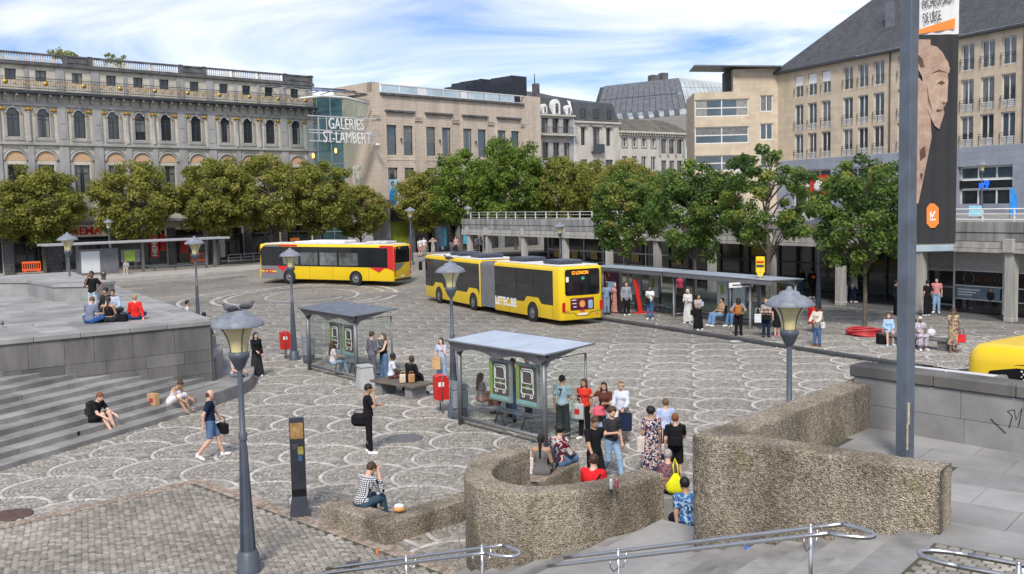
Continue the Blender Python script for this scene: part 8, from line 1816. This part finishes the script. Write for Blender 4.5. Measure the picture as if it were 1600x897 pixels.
person('q3', gp(1428, 541, zP)+Vector((0, .4, 0)), 165, 'brown-haired person in black seated behind the banner pole', 'sit', 1.7, ('long', BLK), ('trousers', BLK), ('long', 'lbrown'), 'light', BLK, 'lap', 'lap', seat=.46)
for key, lab in (('q1', 'dark case under the girl in pale blue'),): tag(MB().box(-.42, .42, -.2, .25, 0, .44, 0, None, .05).build('black_case', cloth(BLK), None, PEOPLE[key]['loc']+Vector((0, .02, 0))), lab, 'case')
o = thing('white_plastic_bag', 'white plastic bag beside the seated woman in purple print', 'bag', PEOPLE['q2']['loc']+Vector((.42, -.05, .47))); MB().ell((0, 0, .16), (.18, .12, .17), 10).build('bag_body', cloth((.68, .7, .72)), o); MB().tube([(-.06, 0, .3), (0, 0, .4), (.06, 0, .3)], .012, 5).build('handle', cloth((.68, .7, .72)), o)
person('q4', gp(1489, 551, zP), 175, 'woman in blue, red and yellow patterned dress with red bag', 'stand', 1.70, ('dress', pattern('wax_print', 'flower', (.46, .38, .18), (.04, .10, .20), (.36, .05, .04), 11)), ('midi', MATS['wax_print']), ('curly', 'brown'), 'brown', (.2, .1, .08), 'down', 'face', fem=True, fat=1.15)
carry('q4', 'red_bag', 'red shopping bag held by the woman in patterned dress', 'bag', bag_mesh(.34, .14, .30, (.58, .03, .04), (.06, .02, .03)), None, (-.05, 0, -.16), 'L')
# far away
fz = gp
person('t1', fz(163, 454), -10, 'woman in dark green dress walking before the tram platform', 'stand', 1.66, ('dress', (.045, .06, .05)), ('skirt', (.05, .07, .06)), ('short', 'lbrown'), 'light', BLK, 'down', 'phone', fem=True)
tp_ = at(198, 424, 93.5); person('t2', (tp_.x, tp_.y, .32), -170, 'man in grey top seated in the tram shelter', 'sit', 1.74, ('long', (.30, .30, .30)), ('trousers', (.42, .36, .30)), ('short', 'brown'), 'light', WHT, 'lap', 'lap', seat=.45, lean=.2)
for i, (px, py, lab, tc_, bc_, fc) in enumerate(((657, 401, 'distant woman in pink shorts behind the bus rear', (.55, .5, .5), (.5, .2, .2), 20), (663, 399, 'distant man in white shirt behind the bus rear', (.62, .62, .64), (.3, .28, .25), 190), (677, 400, 'distant woman raising arms near the kerb', (.3, .26, .24), (.35, .32, .3), 170), (706, 397, 'distant person in white by the pavilion corner', (.62, .62, .64), (.35, .36, .4), 10), (713, 398, 'distant person in pink by the pavilion corner', (.5, .3, .28), dark, 150), (721, 397, 'distant person in grey by the pavilion corner', (.3, .32, .36), dark, 60), (746, 397, 'distant man in white shirt and beige trousers by the pavilion columns', (.62, .63, .68), (.36, .30, .22), 20), (752, 399, 'distant person with dark trolley by the pavilion columns', (.55, .58, .62), dark, 60))):
    person('f%d' % i, gp(px, py), fc, lab, 'stand', 1.72, ('tee', tc_), ('shorts' if i == 0 else 'trousers', bc_), ('short', 'brown' if i % 2 else 'black'), 'light', BLK, 'hairh' if i == 2 else 'down', 'hairh' if i == 2 else 'down')
# ---------------------------------------------------------------- small things
def pigeon(loc, rz, lab):
    t = thing('pigeon', lab, 'pigeon', loc, rz, 'pigeons'); t.scale = (.82,)*3; m = pm('pigeon_grey', (.09, .095, .11), .7, .35, 14, coord='Object')
    f = Field(.011); f.ell((0, 0, .13), (.062, .12, .062), .02).cone((0, .08, .15), (0, .13, .21), .045, .028, .03).ell((0, .135, .225), (.026, .032, .026), .015).cone((0, -.09, .125), (0, -.21, .10), .035, .018, .02); v, q = f.mesh(); ob('body', fmesh('body', v, q, m), t)
    MB().tube([(0, .16, .222), (0, .19, .215)], [.008, .003], 5).build('beak', pm('beak', (.2, .15, .13), .5), t)
    for s in (-.025, .025): MB().tube([(s, .01, .09), (s, .0, .0), (s, .035, .0)], .006, 5).build('leg', pm('pigeon_leg', (.35, .09, .08), .6), t)
    for s in (-1, 1): MB().ell((s*.055, -.03, .14), (.014, .115, .042), 8).build('wing', pm('pigeon_wing', (.05, .052, .06), .7), t)
    return t
pigeon((-4.63, 16.33, 4.415), 1.9, 'dark pigeon on the hood of the large lamp'); pigeon((-4.42, 16.5, 4.43), -1.4, 'greyer pigeon on the right of the large lamp hood')
pigeon(gp(552, 890), -1.2, 'pigeon on the setts near the lower handrail'); pigeon(gp(4, 511, ZF), .4, 'pigeon on the terrace at the left edge'); pl_ = gp(710, 652); pigeon((pl_.x-.05, pl_.y, 4.52), 1.2, 'pigeon on the lamp behind the near shelter')
def can(loc, c, lab):
    t = thing('drink_can', lab, 'can', loc, 0, 'drink cans on the curved wall'); MB().lathe([(.024, 0), (.031, .012), (.031, .15), (.024, .165), (.001, .165)], 14).build('can_body', pm('can_'+lab[:4], c, .3, .15, 20, metal=.4), t); MB().lathe([(.024, .166), (.022, .169), (.001, .169)], 12).build('lid', M_steel, t)
can(gp(955, 764, 1.64), (.50, .52, .56), 'silver tall can on the curved wall, left of two'); can(gp(963.5, 764, 1.64), (.42, .10, .13), 'reddish can on the curved wall, right of two')
o = thing('pastry_bag', 'small white and orange snack bag on the ground behind the low wall', 'snack bag', gp(604, 808, .30)); MB().ell((0, 0, .06), (.13, .08, .05), 8).build('snack', pm('snack_orange', (.55, .26, .08), .7), o); MB().ell((0, .02, .11), (.11, .07, .06), 8).build('paper', cloth((.7, .68, .64)), o); o.location = (-2.2, 18.25, .43)
def cup(loc, c, lab, h=.11): t = thing('paper_cup', lab, 'cup', loc); MB().lathe([(.028, 0), (.038, h), (.035, h), (.026, .01), (.001, .01)], 12).build('cup', pm('cup_'+lab.split()[0], c, .6), t)
cup(gp(590, 868), (.45, .16, .06), 'brown cup lying by the foot of the low wall'); cup(sp_(-6.0, .25, .92+3*.1144), (.03, .14, .50), 'blue cup standing on the front stairs')
for px, py, z, lab in ((1154, 534, 0, 'flattened white paper lying on the road before the kerb'),): p = gp(px, py, z); t = MB(); t.add([(-.4, -.12, .025), (.1, -.2, .03), (.42, .02, .028), (.2, .18, .05), (-.3, .15, .03)], [(0, 1, 2, 3, 4)]); tag(t.build('paper_litter', cloth((.66, .68, .7)), None, p), lab, 'litter')
tag(MB().lathe([(.035, 0), (.035, .03), (.001, .03)], 8).build('orange_peel', cloth((.55, .16, .08)), None, gp(50, 508, ZF)), 'small orange scrap on the terrace paving', 'litter')
